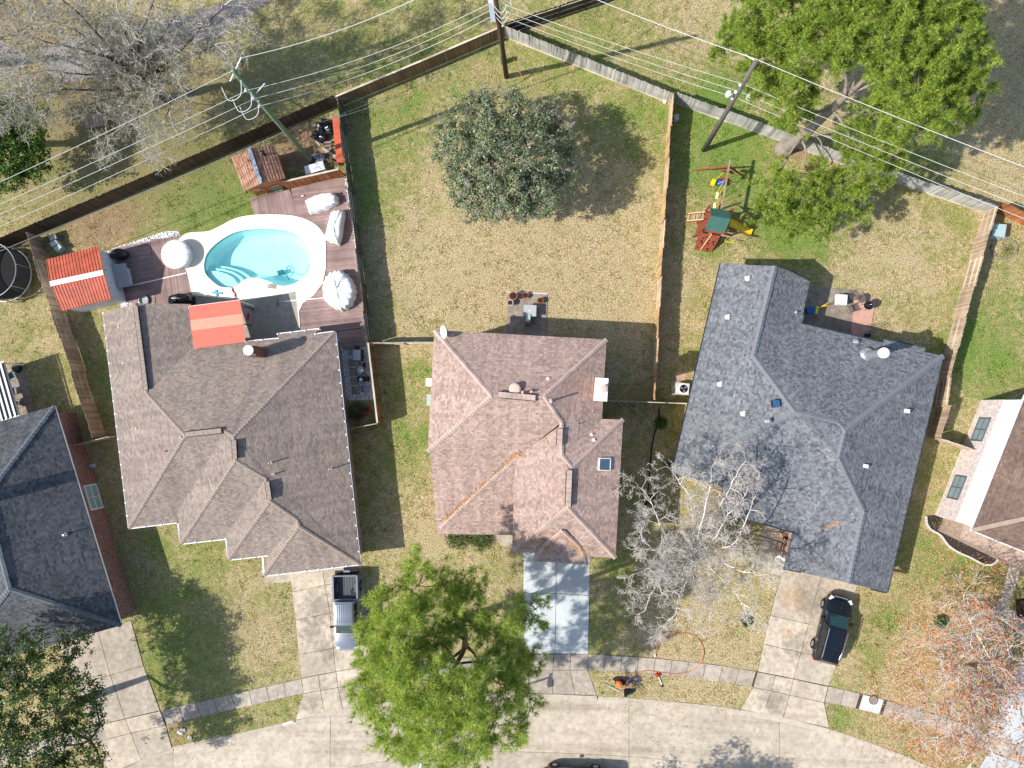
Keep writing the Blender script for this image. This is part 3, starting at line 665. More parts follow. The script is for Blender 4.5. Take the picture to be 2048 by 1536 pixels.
# ------------------------------------------------------------------ house with the pool (west)
hl = thing('house', 'long one storey house with brown stepped hip roof and white gutters beside the pool', 'house', P(480,880))
e = 2.7
rl = Roof(hl, [
 [(206,626,e),(240,617,3.3),(270,606,3.75),(293,787,3.95),(370,871,5.3),(257,1057,e)],                                   # west
 [(270,606,3.75),(300,607,3.4),(381,608,e),(388,692,2.75),(293,787,3.95)],                                               # wing east
 [(388,692,2.75),(491,683,e),(556,677,e),(555,668,2.55),(637,658,2.55),(630,668,e),(670,663,e),(467,873,5.5),(446,861,5.4),(370,871,5.3),(293,787,3.95)],   # north
 [(370,871,5.3),(446,861,5.4),(451,865,5.35),(354,1025,2.8),(355,1045,e),(257,1057,e)],
 [(446,861,5.4),(467,873,5.5),(471,921,5.5),(361,1088,e),(354,1025,2.8),(451,865,5.35)],
 [(471,921,5.5),(531,957,4.9),(452,1073,2.78),(450,1078,e),(361,1088,e)],
 [(531,957,4.9),(540,1002,4.9),(456,1120,e),(452,1073,2.78)],
 [(540,1002,4.9),(594,1040,4.25),(536,1111,2.75),(456,1120,e)],
 [(594,1040,4.25),(598,1053,4.25),(527,1152,e),(536,1111,2.75)],
 [(598,1053,4.25),(720,1129,e),(527,1152,e)],
 [(670,663,e),(720,1129,e),(598,1053,4.25),(594,1040,4.25),(540,1002,4.9),(531,957,4.9),(471,921,5.5),(467,873,5.5)]], 'shingle_brown')
walls(hl, [(206,626),(381,612),(388,690),(670,665),(720,1129),(527,1152),(527,1115),(456,1120),(452,1078),(361,1088),(356,1046),(257,1057)], e, 'brick_tan', .38)
for ln in ([(270,606,3.75),(293,787,3.95),(370,871,5.3)], [(370,871,5.3),(257,1057,e)], [(670,663,e),(467,873,5.5)], [(446,861,5.4),(467,873,5.5),(471,921,5.5),(361,1088,e)], [(471,921,5.5),(531,957,4.9),(540,1002,4.9),(456,1120,e)],
           [(540,1002,4.9),(594,1040,4.25),(598,1053,4.25),(527,1152,e)], [(598,1053,4.25),(720,1129,e)]): rl.cap(ln, 'cap_brown', .24, .24, .01)
rl.ridge_vent((272,612,3.80),(293,780,3.98),.3,'vent_black','cap_brown',.05); rl.ridge_vent((372,869,5.36),(444,861,5.46),.34,'vent_black','cap_brown'); rl.ridge_vent((469,880,5.58),(471,918,5.58),.3,'vent_black','cap_brown'); rl.ridge_vent((535,963,4.98),(540,999,4.98),.3,'vent_black','cap_brown')
for a_, b_ in (((206,626,e),(257,1057,e)),((257,1057,e),(355,1045,e)),((355,1045,e),(361,1088,e)),((361,1088,e),(450,1078,e)),((451,1076,e),(456,1120,e)),((456,1120,e),(537,1111,e)),((525,1116,e),(527,1152,e)),((527,1152,e),(720,1129,e)),((670,663,e),(720,1129,e)),((491,683,e),(556,677,e)),((555,668,2.6),(637,658,2.6)),((630,668,e),(670,663,e))): gutter(rl, a_, b_)
p, _ = rl.at(524,706); m = MB().prism([p+Vector(v) for v in ((-.36,-.36,0),(.36,-.36,0),(.36,.36,0),(-.36,.36,0))], 3.0, 5.2); ch = m.build('chimney', 'fascia_brown', hl)
MB().lathe((p.x,p.y,5.2), [(.22,0),(.22,.35),(.36,.38),(.36,.5),(.12,.56)], 18).build('flue', 'white_paint', ch)
for x_, y_, h_ in ((330,903,.5),(362,874,.3),(543,925,.7),(548,948,.5),(663,937,.8),(247,725,.2),(238,653,.2),(273,857,.2)): rl.pipe(x_, y_, .045, h_, 'pipe_pink')
# ------------------------------------------------------------------ grey-roofed house (east)
hr = thing('house', 'one storey house with mottled grey shingle roof and tall metal flue', 'house', P(1630,860))
e2 = 2.7
rr = Roof(hr, [
 [(1442,526,e2),(1501,530,3.5),(1550,532,4.1),(1507,711,4.15),(1590,824,5.3),(1455,888,3.9),(1345,945,e2)],              # west
 [(1550,532,4.1),(1581,543,3.45),(1620,563,e2),(1602,647,e2),(1507,711,4.15)],
 [(1602,647,e2),(1767,686,e2),(1768,679,2.6),(1851,696,2.6),(1850,704,e2),(1887,712,e2),(1690,861,5.6),(1676,846,5.45),(1590,824,5.3),(1507,711,4.15)],
 [(1590,824,5.3),(1676,846,5.45),(1690,861,5.6),(1677,915,5.55),(1728,1023,4.3),(1602,1069,2.85),(1588,1064,e2),(1526,1047,e2),(1445,1026,e2),(1449,976,3.2),(1345,945,e2),(1455,888,3.9)],
 [(1728,1023,4.3),(1697,1166,4.25),(1568,1137,e2),(1586,1066,2.75),(1602,1069,2.85)],
 [(1887,712,e2),(1775,1185,e2),(1697,1166,4.25),(1728,1023,4.3),(1677,915,5.55),(1690,861,5.6)]], 'shingle_grey')
walls(hr, [(1442,528),(1620,566),(1604,648),(1885,714),(1775,1183),(1570,1137),(1584,1066),(1446,1026),(1448,975),(1347,943)], e2, 'brick_tan', .42)
for ln in ([(1550,532,4.1),(1507,711,4.15),(1590,824,5.3),(1676,846,5.45),(1690,861,5.6),(1677,915,5.55),(1728,1023,4.3),(1697,1166,4.25)], [(1590,824,5.3),(1455,888,3.9),(1347,944,e2)], [(1887,712,e2),(1690,861,5.6)]): rr.cap(ln, 'cap_grey', .42, .3, .02)
for a_, b_ in (((1442,526,e2),(1345,945,e2)),((1887,712,e2),(1775,1185,e2))): gutter(rr, a_, b_, 'gutter_dark', .14, False)
for a_, b_ in (((1602,647,e2),(1767,686,e2)),((1768,679,2.65),(1851,696,2.65)),((1526,1047,e2),(1612,1071,e2)),((1568,1137,e2),(1603,1144,e2)),((1743,1178,e2),(1775,1185,e2))): gutter(rr, a_, b_, 'gutter_dark', .16, False)
gutter(rr, (1602,646,2.6),(1606,630,2.6), 'gutter_white', .16, False); gutter(rr, (1602,647,2.6),(1614,651,2.6), 'gutter_white', .16, False)
p, _ = rr.at(1735,711); b_ = P(1777,704,p.z+2.6)
m = MB().tube([p+Vector((0,0,-.3)), Vector((p.x, p.y, p.z+2.35))], .3, 18); fl = m.build('flue', 'metal_flue', rr.o, smooth=False)
MB().lathe((p.x,p.y,p.z+2.35), [(.3,0),(.36,.02),(.36,.22),(.1,.26)], 18).build('flue_cap', 'soffit', fl); MB().lathe(p+Vector((0,0,-.25)), [(.62,0),(.55,.25),(.34,.45),(.31,.6)], 16).build('flue_collar', 'metal_flue', fl)
for x_, y_ in ((1494,557),(1454,634),(1439,768),(1485,827)):
    p, n_ = rr.at(x_, y_); MB().box(p+Vector((0,0,.08)), (.3,.3,.16), .3).add([p+Vector((-.22,-.1,.17)),p+Vector((.1,-.22,.17)),p+Vector((.2,.2,.17)),p+Vector((0,0,.24))],[(0,1,3),(1,2,3),(2,0,3)]).build('roof_vent', 'soffit', rr.o)
rr.pipe(1534,842,.08,.5,'metal_flue','vent_pipe',.16); rr.pipe(1712,684,.1,.25,'metal_flue','vent_pipe',.14); rr.pipe(1592,624,.06,.3,'metal_flue')
p, _ = rr.at(1812,822); MB().box(p+Vector((0,0,.12)), (.32,.26,.24), -.2).build('roof_vent', 'soffit', rr.o); p, _ = rr.at(1730,932); MB().box(p+Vector((0,0,.1)), (.3,.24,.2), -.2).build('roof_vent', 'soffit', rr.o)
pm('vent_blue', S(64,106,150), .45, .1, 3, .2)
p, _ = rr.at(1550,807); m = MB().box(p+Vector((0,0,.14)), (.56,.5,.28), .15)
fan = m.build('attic_fan', 'vent_black', rr.o)
for k in range(6): MB().box(p+Vector((-.2+.08*k,0,.3)), (.055,.5,.05), .15).build('louvre', 'vent_blue', fan)
needle_line(rr, [(1643,1057),(1662,1050),(1680,1044)], 34, 2.0, 'dead_leaves', 'needles', .8)
# ------------------------------------------------------------------ dark-roofed house (far west)
hd = thing('house', 'dark grey roofed house with red brick side wall and white framed window', 'house', P(90,1040))
e3 = 2.9
rd = Roof(hd, [
 [(108,812,e3),(242,1251,e3),(18,1178,6.0),(-30,995,6.0)], [(108,812,e3),(-30,995,6.0),(-290,925,e3)], [(242,1251,e3),(-110,1350,e3),(18,1178,6.0)], [(-290,925,e3),(-30,995,6.0),(18,1178,6.0),(-110,1350,e3)]], 'shingle_dark')
walls(hd, [(108,812),(242,1251),(-110,1350),(-290,925)], e3, 'brick_red', .42)
for ln in ([(108,812,e3),(-30,995,6.0),(18,1178,6.0),(242,1251,e3)], [(18,1178,6.0),(-110,1350,e3)]): rd.cap(ln, 'cap_dark', .36, .3)
gutter(rd, (108,812,e3), (242,1251,e3), 'trim_white', .08, False)
f = offset_poly([P(x, y, e3) for x, y in [(108,812),(242,1251),(-110,1350),(-290,925)]], .42)
wa = min(f, key=lambda p: -p.y-p.x*.2); wbp = max(f, key=lambda p: p.x-.3*p.y)
wa = P(108,812,e3); wb_ = P(242,1251,e3); dd = (wb_-wa).normalized(); nn = dd.cross(Vector((0,0,1))); nn = nn if nn.x > 0 else -nn
wa = (wa-nn*.42).to_2d().to_3d(); wb_ = (wb_-nn*.42).to_2d().to_3d()
on_wall(wa, wb_, 'window', hd, 186,994, 1.9, 1.5, 'trim_white', 'window_teal', 2, 2, .04)
rd.pipe(131,1069,.06,.4,'metal_flue'); p, _ = rd.at(-38,1000); MB().box((p.x,p.y,7.0), (.9,.9,2.2), .3).build('chimney', 'brick_red', hd, uv=True)
# ------------------------------------------------------------------ white-walled house (far east)
hw = thing('house', 'tall white sided house with brown roof and pale brick lower wall', 'house', P(2000,950)); e4 = 5.0
A4, B4 = P(1962,800), P(1870,1030)
dv = (B4-A4).normalized(); nv = dv.cross(Vector((0,0,1))); nv = nv if nv.x < 0 else -nv
C4, D4 = A4-nv*9.5, B4-nv*9.5
MB().prism([A4,B4,D4,C4], -.05, 2.75).build('wall', 'brick_pale', hw, uv=True); MB().prism([A4-nv*.06,B4-nv*.06,D4,C4], 2.75, e4).build('siding', 'trim_white', hw)
Ae, Be = A4+nv*.05-dv*.3, B4+nv*.05+dv*.35; Ce, De = Ae-nv*10.4, Be-nv*10.4; mid = -nv*5.2
r1 = Ae+mid; r2 = Be+mid-dv*4.5
m = MB(); z0 = Vector((0,0,e4)); z1 = Vector((0,0,7.2))
pts = [Ae+z0, Be+z0, De+z0, Ce+z0, r1+z1, r2+z1]
m.add(pts, [(0,1,5,4),(1,2,5),(2,3,4,5),(0,4,3)]); lo = [p-Vector((0,0,.15)) for p in pts]; m.add(lo, [(4,5,1,0),(5,2,1),(5,4,3,2),(3,4,0)]); m.add(pts[:4]+lo[:4], [(0,4,5,1),(1,5,6,2),(2,6,7,3),(3,7,4,0)])
me_roof = m.build('roof', 'shingle_tan', hw, uv=True)
k = MB(); k.beam(Be+z0+Vector((0,0,.03)), r2+z1+Vector((0,0,.05)), .3, .06); k.build('ridge_cap', 'cap_tan', me_roof)
MB().beam(Ae+z0-Vector((0,0,.08)), Be+z0-Vector((0,0,.08)), .12, .12).build('gutter', 'white_paint', hw); MB().beam(Be+z0-Vector((0,0,.08)), De+z0-Vector((0,0,.08)), .12, .12).build('gutter', 'white_paint', hw)
for x_, y_ in ((1962,859),(1914,975)): on_wall(A4, B4, 'window', hw, x_, y_, 1.75, 1.35, 'window_frame' if 'window_frame' in MATS else pm('window_frame', S(92,96,96), .5, .1), 'window_glass', 2, 2, .02)
pw = [B4+dv*2.1-nv*3.2, B4+dv*1.3-nv*1.0, B4-nv*1.0, B4-nv*9]; MB().prism([B4-nv*.6, B4-nv*.6+dv*1.0, B4-nv*9.2+dv*1.6, B4-nv*9.2], 0, 2.9).build('porch', 'brick_tan', hw, uv=True)
# ================================================================== fences
wood('wood_grey', S(160,159,152,1.0), S(208,204,194,1.0)); wood('wood_dark', S(84,70,56,.8), S(124,104,84,.8)); wood('wood_brown', S(122,100,72,.8), S(164,138,102,.85))
wood('wood_new', S(196,150,100,.85), S(226,190,142,.9)); wood('wood_old', S(96,92,80,.8), S(140,132,116,.8)); wood('wood_tan', S(168,142,116,.95), S(206,184,160,.95)); wood('wood_cedar', S(168,98,58,.9), S(204,140,92,.9))
wood('rail_pale', S(206,190,164,.9), S(226,214,192,.9)); wood('wood_red', S(190,88,62), S(214,112,84), .15); wood('plank_brown', S(136,112,107,1.05), S(168,144,137,1.05), .22)
PICK = {}
def picket_mesh(mat, h, w=.157, t=.018):
    key = (mat, h)
    if key not in PICK:
        m = MB(); pts = [(-w/2,0),(w/2,0),(w/2,h-.035),(w/2-.035,h),(-w/2+.035,h),(-w/2,h-.035)]
        n = len(pts); v = [(x, -t/2, z) for x, z in pts]+[(x, t/2, z) for x, z in pts]
        m.add(v, [tuple(range(n)), tuple(range(2*n-1, n-1, -1))]+[(i, i+n, (i+1)%n+n, (i+1)%n) for i in range(n)])
        me = bpy.data.meshes.new('picket'); me.from_pydata([tuple(p) for p in m.v], [], m.f); me.materials.append(MATS[mat]); PICK[key] = me
    return PICK[key]
RAILM = {}
def fence(label, line, h=1.83, mat='wood_grey', side=1, alt=False, rail='rail_pale', group=None, bay=2.44, cap=False, base=False, skipcap=False, lean=.005):
    """line: px of the fence foot; pickets hang on one side, or change sides with each bay (alt)"""
    pts = [P(*p) for p in line]; f = thing('fence', label, 'fence', pts[0], 0, group); o0 = pts[0]
    k = 0
    for a, b in zip(pts[:-1], pts[1:]):
        d = b-a; L = d.length; d.normalize(); nb = max(1, round(L/bay)); n = Vector((-d.y, d.x, 0)); rz = math.atan2(d.y, d.x)
        for i in range(nb):
            p, q = a+d*(L*i/nb), a+d*(L*(i+1)/nb); sd_ = side*(1 if (not alt or k % 2 == 0) else -1); k += 1
            MB().beam(p, p+Vector((0,0,h-.08)), .09, .09, n).build('post', mat, f)
            for z in (.25, .95, 1.6): MB().beam(p+Vector((0,0,z*h/1.83)), q+Vector((0,0,z*h/1.83)), .04, .085).build('rail', rail, f)
            if cap: MB().beam(p+n*sd_*.04+Vector((0,0,h+.02)), q+n*sd_*.04+Vector((0,0,h+.02)), .13, .03).build('cap_rail', rail, f)
            if base: MB().beam(p+n*sd_*.06+Vector((0,0,.07)), q+n*sd_*.06+Vector((0,0,.07)), .03, .14).build('kick_board', rail, f)
            m = max(2, int((q-p).length/.1455)); me = picket_mesh(mat, h)
            for j in range(m):
                w = p+(q-p)*((j+.5)/m)+n*sd_*.035
                o = bpy.data.objects.new('picket', me); COL.objects.link(o); o.parent = f
                o.location = w-o0; o.rotation_euler = (random.gauss(0,lean), random.gauss(0,lean*.6), rz+random.gauss(0,.01)); o.scale = (1,1,random.uniform(.975,1.02))
        MB().beam(b, b+Vector((0,0,h-.08)), .09, .09, n).build('post', mat, f)
    return f
fence('dark weathered board fence behind the pool yard', [(-140,562),(60,474),(360,346),(678,210)], 1.85, 'wood_dark', -1)
fence('brown board fence running from the pool deck corner to the dark brown pole', [(684,212),(850,143),(1009,75)], 1.85, 'wood_brown', -1, cap=True, base=True)
fence('pale grey weathered fence from the dark brown pole to the new pine fence', [(1010,74),(1170,138),(1338,206)], 1.85, 'wood_grey', -1, base=True, lean=.011)
fence('grey weathered fence at the back of the playset yard', [(1348,205),(1560,282),(1650,316),(1800,368),(1966,424)], 1.85, 'wood_grey', -1, base=True, lean=.010)
fence('dark fence with open rails running on from the fence corner', [(1012,72),(1170,20),(1330,-36)], 1.85, 'wood_dark', 1)
fence('old grey fence between the pool deck and the big lawn', [(686,212),(700,330),(716,450),(731,570),(745,686)], 1.85, 'wood_old', 1, True)
fence('brown fence beside the stepping stone yard', [(746,690),(764,845)], 1.8, 'wood_brown', 1, cap=True)
fence('new yellow pine fence between the big lawn and the playset yard', [(1338,208),(1330,330),(1322,450),(1315,560),(1309,680),(1303,799)], 1.85, 'wood_new', 1, True, 'rail_pale')
fence('tan board fence beside the round trampoline', [(84,476),(112,570),(150,680),(212,872)], 1.85, 'wood_tan', 1, True)
fence('weathered tan fence between the grey roofed house and the pale utility cabinet', [(1966,424),(1938,520),(1905,640),(1875,755),(1868,812)], 1.85, 'wood_tan', 1, True)
fence('short tan fence bay in the shade beside the grey roof corner', [(1876,812),(1856,872)], 1.85, 'wood_tan', -1)
fence('orange brown fence behind the pale utility cabinet', [(1984,420),(2060,456),(2150,495)], 1.85, 'wood_cedar', -1)
fence('short cross fence from the stepping stone yard to the two storey house', [(748,690),(880,688)], 1.75, 'wood_grey', 1)
fence('short cross fence from the two storey house to the grey roofed house', [(1212,802),(1380,808)], 1.75, 'wood_grey', 1)
fence('short cross fence between the dark roof and the long brown roof', [(168,890),(240,872)], 1.75, 'wood_tan', 1)
fence('short end fence closing the stepping stone yard', [(712,856),(764,846)], 1.8, 'wood_brown', 1)
fence('short cross fence between the grey roof and the white sided house', [(1858,876),(1930,900)], 1.8, 'wood_tan', 1)
fence('cedar privacy screen on the deck beside the shingled shed', [(578,377),(689,352)], 1.75, 'wood_cedar', -1, cap=True)
rb = MB(); a, b = P(684,245,.0), P(693,333,.0)
tag(MB().prism([a, b, b+Vector((-.5,0,0)), a+Vector((-.5,0,0))], .9, 1.0).build('red_shelf', 'wood_red'), 'red painted board shelf along the old grey fence', 'shelf')
# ================================================================== poles and cables
pm('pole_dark', S(92,68,54,.8), .9, .35, 4); pm('pole_green', S(116,136,104,.8), .85, .2, 3); pm('pole_grey', S(112,104,98,.8), .9, .35, 4); pm('hardware', S(224,232,240,.95), .4, .06, 3); pm('cable_white', S(214,214,208,.9), .6, .04, 3); pm('cable_dark', S(120,124,124), .6, .1, 3)
def proj(p):
    d = CAMR.transposed() @ (Vector(p)-Vector((0,0,H))); return (CX+FPX*d.x/-d.z, CY-FPX*d.y/-d.z)
def pole(label, base, top, h, mat, r0=.19, r1=.13, hw=()):
    A, B = P(*base), P(*top, h); t = thing('utility_pole', label, 'utility pole', A)
    MB().tube([A-Vector((0,0,.2)), A.lerp(B,.5), B], [r0, (r0+r1)/2, r1], 14).build('shaft', mat, t, smooth=True)
    return t, A, B
def insul(t, p, d, L=.35):
    d = Vector(d).normalized(); m = MB().tube([p, p+d*L], .045, 8)
    for k in range(4): m.tube([p+d*(L*(.3+.17*k)), p+d*(L*(.38+.17*k))], .1, 10)
    m.build('insulator', 'hardware', t); return p+d*L
def cable(pts, r=.0150, mat='cable_white', label='', group='overhead power cables', sag=.3, n=16):
    out = []
    for a, b in zip(pts[:-1], pts[1:]):
        for i in range(n):
            t = i/n; out.append(Vector(a).lerp(Vector(b), t)-Vector((0,0,sag*4*t*(1-t))))
    out.append(Vector(pts[-1])); return tag(MB().tube(out, r, 6).build('power_cable', mat), label, 'cable', group)
t3, A3, B3 = pole('greenish utility pole rising beside the shingled shed', (625,325), (466,141), 14.3, 'pole_green', .2, .14)
t1, A1, B1 = pole('dark brown utility pole in the corner of the big lawn', (1013,153), (989,-14), 14.4, 'pole_dark', .2, .14)
t2, A2, B2 = pole('grey brown utility pole beside the playset yard fence', (1408,300), (1514,119), 14.3, 'pole_grey', .19, .13)
def up(A, B, h): return A.lerp(B, h/14.3)
east = Vector((.9,.45,0)); ends3 = {}
for h in (12.2, 11.1, 10.1): ends3[h] = insul(t3, up(A3,B3,h), (-.3,-.55,.1), .32)
for h in (12.9, 12.0, 11.1): insul(t1, up(A1,B1,h), (-.8,.3,.1), .3); insul(t1, up(A1,B1,h-.3), (.7,.2,.1), .3)
for h in (11.2, 10.2, 9.3): insul(t2, up(A2,B2,h), (.55,.4,.1), .35); insul(t2, up(A2,B2,h), (-.5,-.2,.1), .25)
MB().beam(up(A3,B3,14.1)+Vector((-.3,-.5,-.1)), up(A3,B3,14.1)+Vector((.5,.75,.25)), .06, .06).beam(up(A3,B3,11.2), up(A3,B3,11.2)+Vector((.7,.7,.1)), .05, .05).build('bracket', 'hardware', t3)
MB().beam(up(A2,B2,14.1), up(A2,B2,14.1)+Vector((-.7,.3,.2)), .05, .05).build('bracket', 'hardware', t2)
for s_ in (0, 1): MB().lathe(up(A2,B2,9.9)+Vector((.75-1.3*s_,-.25+.2*s_,-.2)), [(.16,0),(.18,.05),(.18,.35),(.06,.42),(.06,.55)], 12).build('cutout', 'hardware', t2)
for h, s_ in ((12.9,1),(12.1,1),(11.4,1)):
    c = up(A1,B1,h); MB().tube(spline([c+Vector((-.3,.1,0)), c+Vector((.3,-.4,-.35)), c+Vector((.7,.1,-.1)), c+Vector((.9,.6,.05))], 5), .022, 6).build('jumper_wire', 'cable_white', t1)
for h in (13.4, 11.9, 10.8):
    c = up(A3,B3,h); MB().tube(spline([c+Vector((-1.1,-.55,0)), c+Vector((-.8,-1.2,-.4)), c+Vector((-.1,-.9,-.4)), c+Vector((.1,-.1,0))], 5), .025, 6).build('jumper_wire', 'cable_white', t3)
MB().box(up(A1,B1,11.9)+Vector((-.3,.0,0)), (.3,.25,2.2)).build('equipment_mount', 'hardware', t1)
# phase wires: west -> pole 3 -> pole 1, and pole 1 -> pole 2 -> east
for w_, (lx, ly), h3, h1 in (('upper',(-260,520),12.2,12.9),('middle',(-260,539),11.1,12.0),('lowest',(-260,566),10.1,11.1)):
    cable([P(lx,ly,h3), up(A3,B3,h3)+Vector((-.05,-.25,.1))], label='%s insulated power cable over the wooded strip, ending at the greenish pole' % w_); cable([up(A3,B3,h3)+Vector((.05,-.2,.1)), up(A1,B1,h1)+Vector((-.2,.1,0))], sag=1.0, label='%s insulated power cable from the greenish pole to the dark brown pole' % w_)
cable([P(-260,479,14.2), up(A3,B3,14.3)], label='topmost power cable over the wooded strip, tied to the tip of the greenish pole'); cable([up(A3,B3,14.2)+Vector((.5,.7,.2)), P(827,0,14.6), P(960,-110,14.8)], .02, 'cable_white', 'thin bare top cable curving away from the greenish pole tip', sag=.55)
for w_, h1, h2, (rx, ry) in (('upper',12.9,11.2,(2300,487)),('middle',12.0,10.2,(2300,510)),('lowest',11.1,9.3,(2300,537))):
    cable([up(A1,B1,h1)+Vector((.2,.05,0)), up(A2,B2,h2)], label='%s power cable from the dark brown pole to the grey brown pole' % w_); cable([up(A2,B2,h2), P(rx,ry,h2)], label='%s power cable from the grey brown pole across the pine trunk' % w_)
cable([P(1060,-58,14.2), up(A2,B2,14.3)], .02, label='thin top cable reaching the tip of the grey brown pole over the field'); cable([up(A2,B2,14.3), P(2300,427,14.2)], .02, label='thin top cable from the grey brown pole tip over the big pine')
cable([P(-200,583,5.6), P(0,502,5.6), up(A3,B3,5.8), P(745,213,5.4), P(1005,86,5.4)], .022, 'cable_dark', 'drooping telephone cable crossing the greenish pole above the fence', 'telephone cables', .15)
for (x_, y_, z_), q in (((930,228,3.4),13.0),((735,195,4),11.4),((738,240,2.2),5.7)): cable([up(A3,B3,q), P(x_,y_,z_)] if z_ > 3.5 else [up(A3,B3,q), P(740,205,6), P(x_,y_,z_)], .010, 'cable_dark', 'thin grey service wire running from the greenish pole over the lawn', 'service wires', .3)
pm('yellow_plastic', S(240,208,40), .45, .06); tag(MB().tube([P(1028,122,2.3), P(1047,159,0)], .03, 6).build('guy_wire_guard', 'yellow_plastic'), 'slim yellow guard on the guy wire beside the dark pole', 'guard')
pm('box_green', S(58,112,84), .5, .1); gb = thing('cable_pedestal', 'small green cable pedestal box behind the dark brown pole', 'utility box', P(1007,125))
MB().box(P(1007,125)+Vector((0,0,.4)), (.34,.3,.8)).build('cabinet', 'box_green', gb); MB().box(P(1007,125)+Vector((0,0,.84)), (.4,.36,.08)).build('lid', 'box_green', gb)
# ================================================================== pool, coping, deck
t = NT('pool_plaster'); pos = t.n('ShaderNodeNewGeometry').outputs['Position']; t.col(t.mix(t.noise(pos, 1.2, 3), S(214,246,246,1.0), S(236,252,250,1.0))); t.set(.6, 0, .3)
t = NT('pool_water'); out = t.t.nodes['Material Output']; t.t.nodes.remove(t.b)
pos = t.n('ShaderNodeNewGeometry').outputs['Position']; bp = t.n('ShaderNodeBump'); bp.inputs['Strength'].default_value = .25; bp.inputs['Distance'].default_value = .02
t.l(t.noise(pos, 2.2, 3), bp.inputs['Height'])
tr = t.n('ShaderNodeBsdfTransparent'); tr.inputs[0].default_value = (.76, .99, .995, 1); gl = t.n('ShaderNodeBsdfGlossy'); gl.inputs['Roughness'].default_value = .03; t.l(bp.outputs[0], gl.inputs['Normal'])
fr = t.n('ShaderNodeFresnel'); fr.inputs[0].default_value = 1.33; t.l(bp.outputs[0], fr.inputs['Normal']); mx = t.n('ShaderNodeMixShader'); t.l(fr.outputs[0], mx.inputs[0]); t.l(tr.outputs[0], mx.inputs[1]); t.l(gl.outputs[0], mx.inputs[2]); t.l(mx.outputs[0], out.inputs[0])
pool = thing('swimming_pool', 'kidney shaped swimming pool with pale turquoise water and cream coping', 'swimming pool', P(510,515))
wp = [Vector((p.x, p.y, 0)) for p in spline(P2(WATER, .1)+[P(*WATER[0], .1)], 4)[:-1]]
op = [Vector((p.x, p.y, 0)) for p in spline(P2(POOL[:18], .1), 3)] + P2(POOL[18:21], .1)[0:0] + [Vector((p.x,p.y,0)) for p in P2(POOL[18:], .1)]
def ring(outer, inner, z):                          # flat face with a hole, via bridged outline
    i0 = max(range(len(outer)), key=lambda i: outer[i].x); j0 = min(range(len(inner)), key=lambda j: (inner[j]-outer[i0]).length)
    def area(q): return sum(q[i].x*q[(i+1)%len(q)].y-q[(i+1)%len(q)].x*q[i].y for i in range(len(q)))
    if area(outer) < 0: outer = outer[::-1]; i0 = len(outer)-1-i0
    if area(inner) > 0: inner = inner[::-1]; j0 = len(inner)-1-j0
    loop = outer[i0:]+outer[:i0+1]+inner[j0:]+inner[:j0+1]
    return [Vector((p.x, p.y, z)) for p in loop]
lp = ring(op, wp, .12); m = MB(); tri = tessellate_polygon([lp])
m.add(lp, [tuple(t_) if (lp[t_[1]]-lp[t_[0]]).cross(lp[t_[2]]-lp[t_[0]]).z > 0 else tuple(t_[::-1]) for t_ in tri])
n = len(op); m.add([Vector((p.x,p.y,.12)) for p in op]+[Vector((p.x,p.y,-.05)) for p in op], [(i,(i+1)%n,n+(i+1)%n,n+i) for i in range(n)]); m.build('coping', 'coping', pool)
n = len(wp); m = MB(); rings = [(.12,0),(-.3,0),(-1.0,.12),(-1.35,.5)]; V = []
for z, ins in rings: V += [Vector((p.x,p.y,z)) for p in (offset_poly(wp, ins) if ins else offset_poly(wp, 0.0))]
F = []
for r_ in range(3): F += [(r_*n+i, r_*n+(i+1)%n, (r_+1)*n+(i+1)%n, (r_+1)*n+i) for i in range(n)]
F.append(tuple(range(3*n, 4*n))); m.add(V, F).build('basin', 'pool_plaster', pool, smooth=False)
pm('pool_tile', S(120,176,190), .3, .2, 14)
ti = offset_poly(wp, .012); MB().add([Vector((p.x,p.y,.1)) for p in ti]+[Vector((p.x,p.y,-.16)) for p in ti], [(i,(i+1)%n,n+(i+1)%n,n+i) for i in range(n)]).build('tile_line', 'pool_tile', pool)
MB().add([Vector((p.x,p.y,.0)) for p in offset_poly(wp, -.0)], [tuple(range(n))]).build('water', 'pool_water', pool)
for z, pts in ((-.25, [(409,538),(414,540),(432,541),(450,546),(463,554),(472,566),(470,574),(452,577),(430,570),(415,556)]), (-.52, [(409,530),(421,533),(440,535),(460,541),(475,550),(484,561),(472,574),(440,575),(412,550)]), (-.8, [(408,524),(430,527),(450,530),(472,537),(487,546),(496,557),(484,566),(455,577),(425,570),(409,548)])):
    MB().prism(P2(pts, .1), -1.3, z).build('step', 'pool_plaster', pool)
pm('hose_blue', S(40,120,130), .5, .1); vac = thing('pool_cleaner', 'dark robotic pool cleaner with looping hose in the pool', 'pool cleaner', P(560,547,-1.2))
MB().box(P(562,545,-1.0), (.5,.35,.25), .3).build('body', 'hose_blue', vac); MB().tube(spline([P(562,545,-.9),P(580,552,-.5),P(588,540,-.15),P(578,532,-.1),P(572,545,-.1),P(578,560,-.05)], 6), .03, 6).build('hose', 'hose_blue', vac)
pb = P(540,573,.125); tag(MB().prism(P2([(538,567),(554,568),(551,578),(534,576)], .12), .12, .15).build('skimmer_lid', 'concrete_pool_patio'), 'grey square skimmer lid on the cream coping', 'lid')
struct('pool_patio', MB().prism(P2([(384,590),(490,602),(592,583),(600,664),(560,690),(470,700),(385,650)]), -.05, .128), 'concrete_pool_patio')
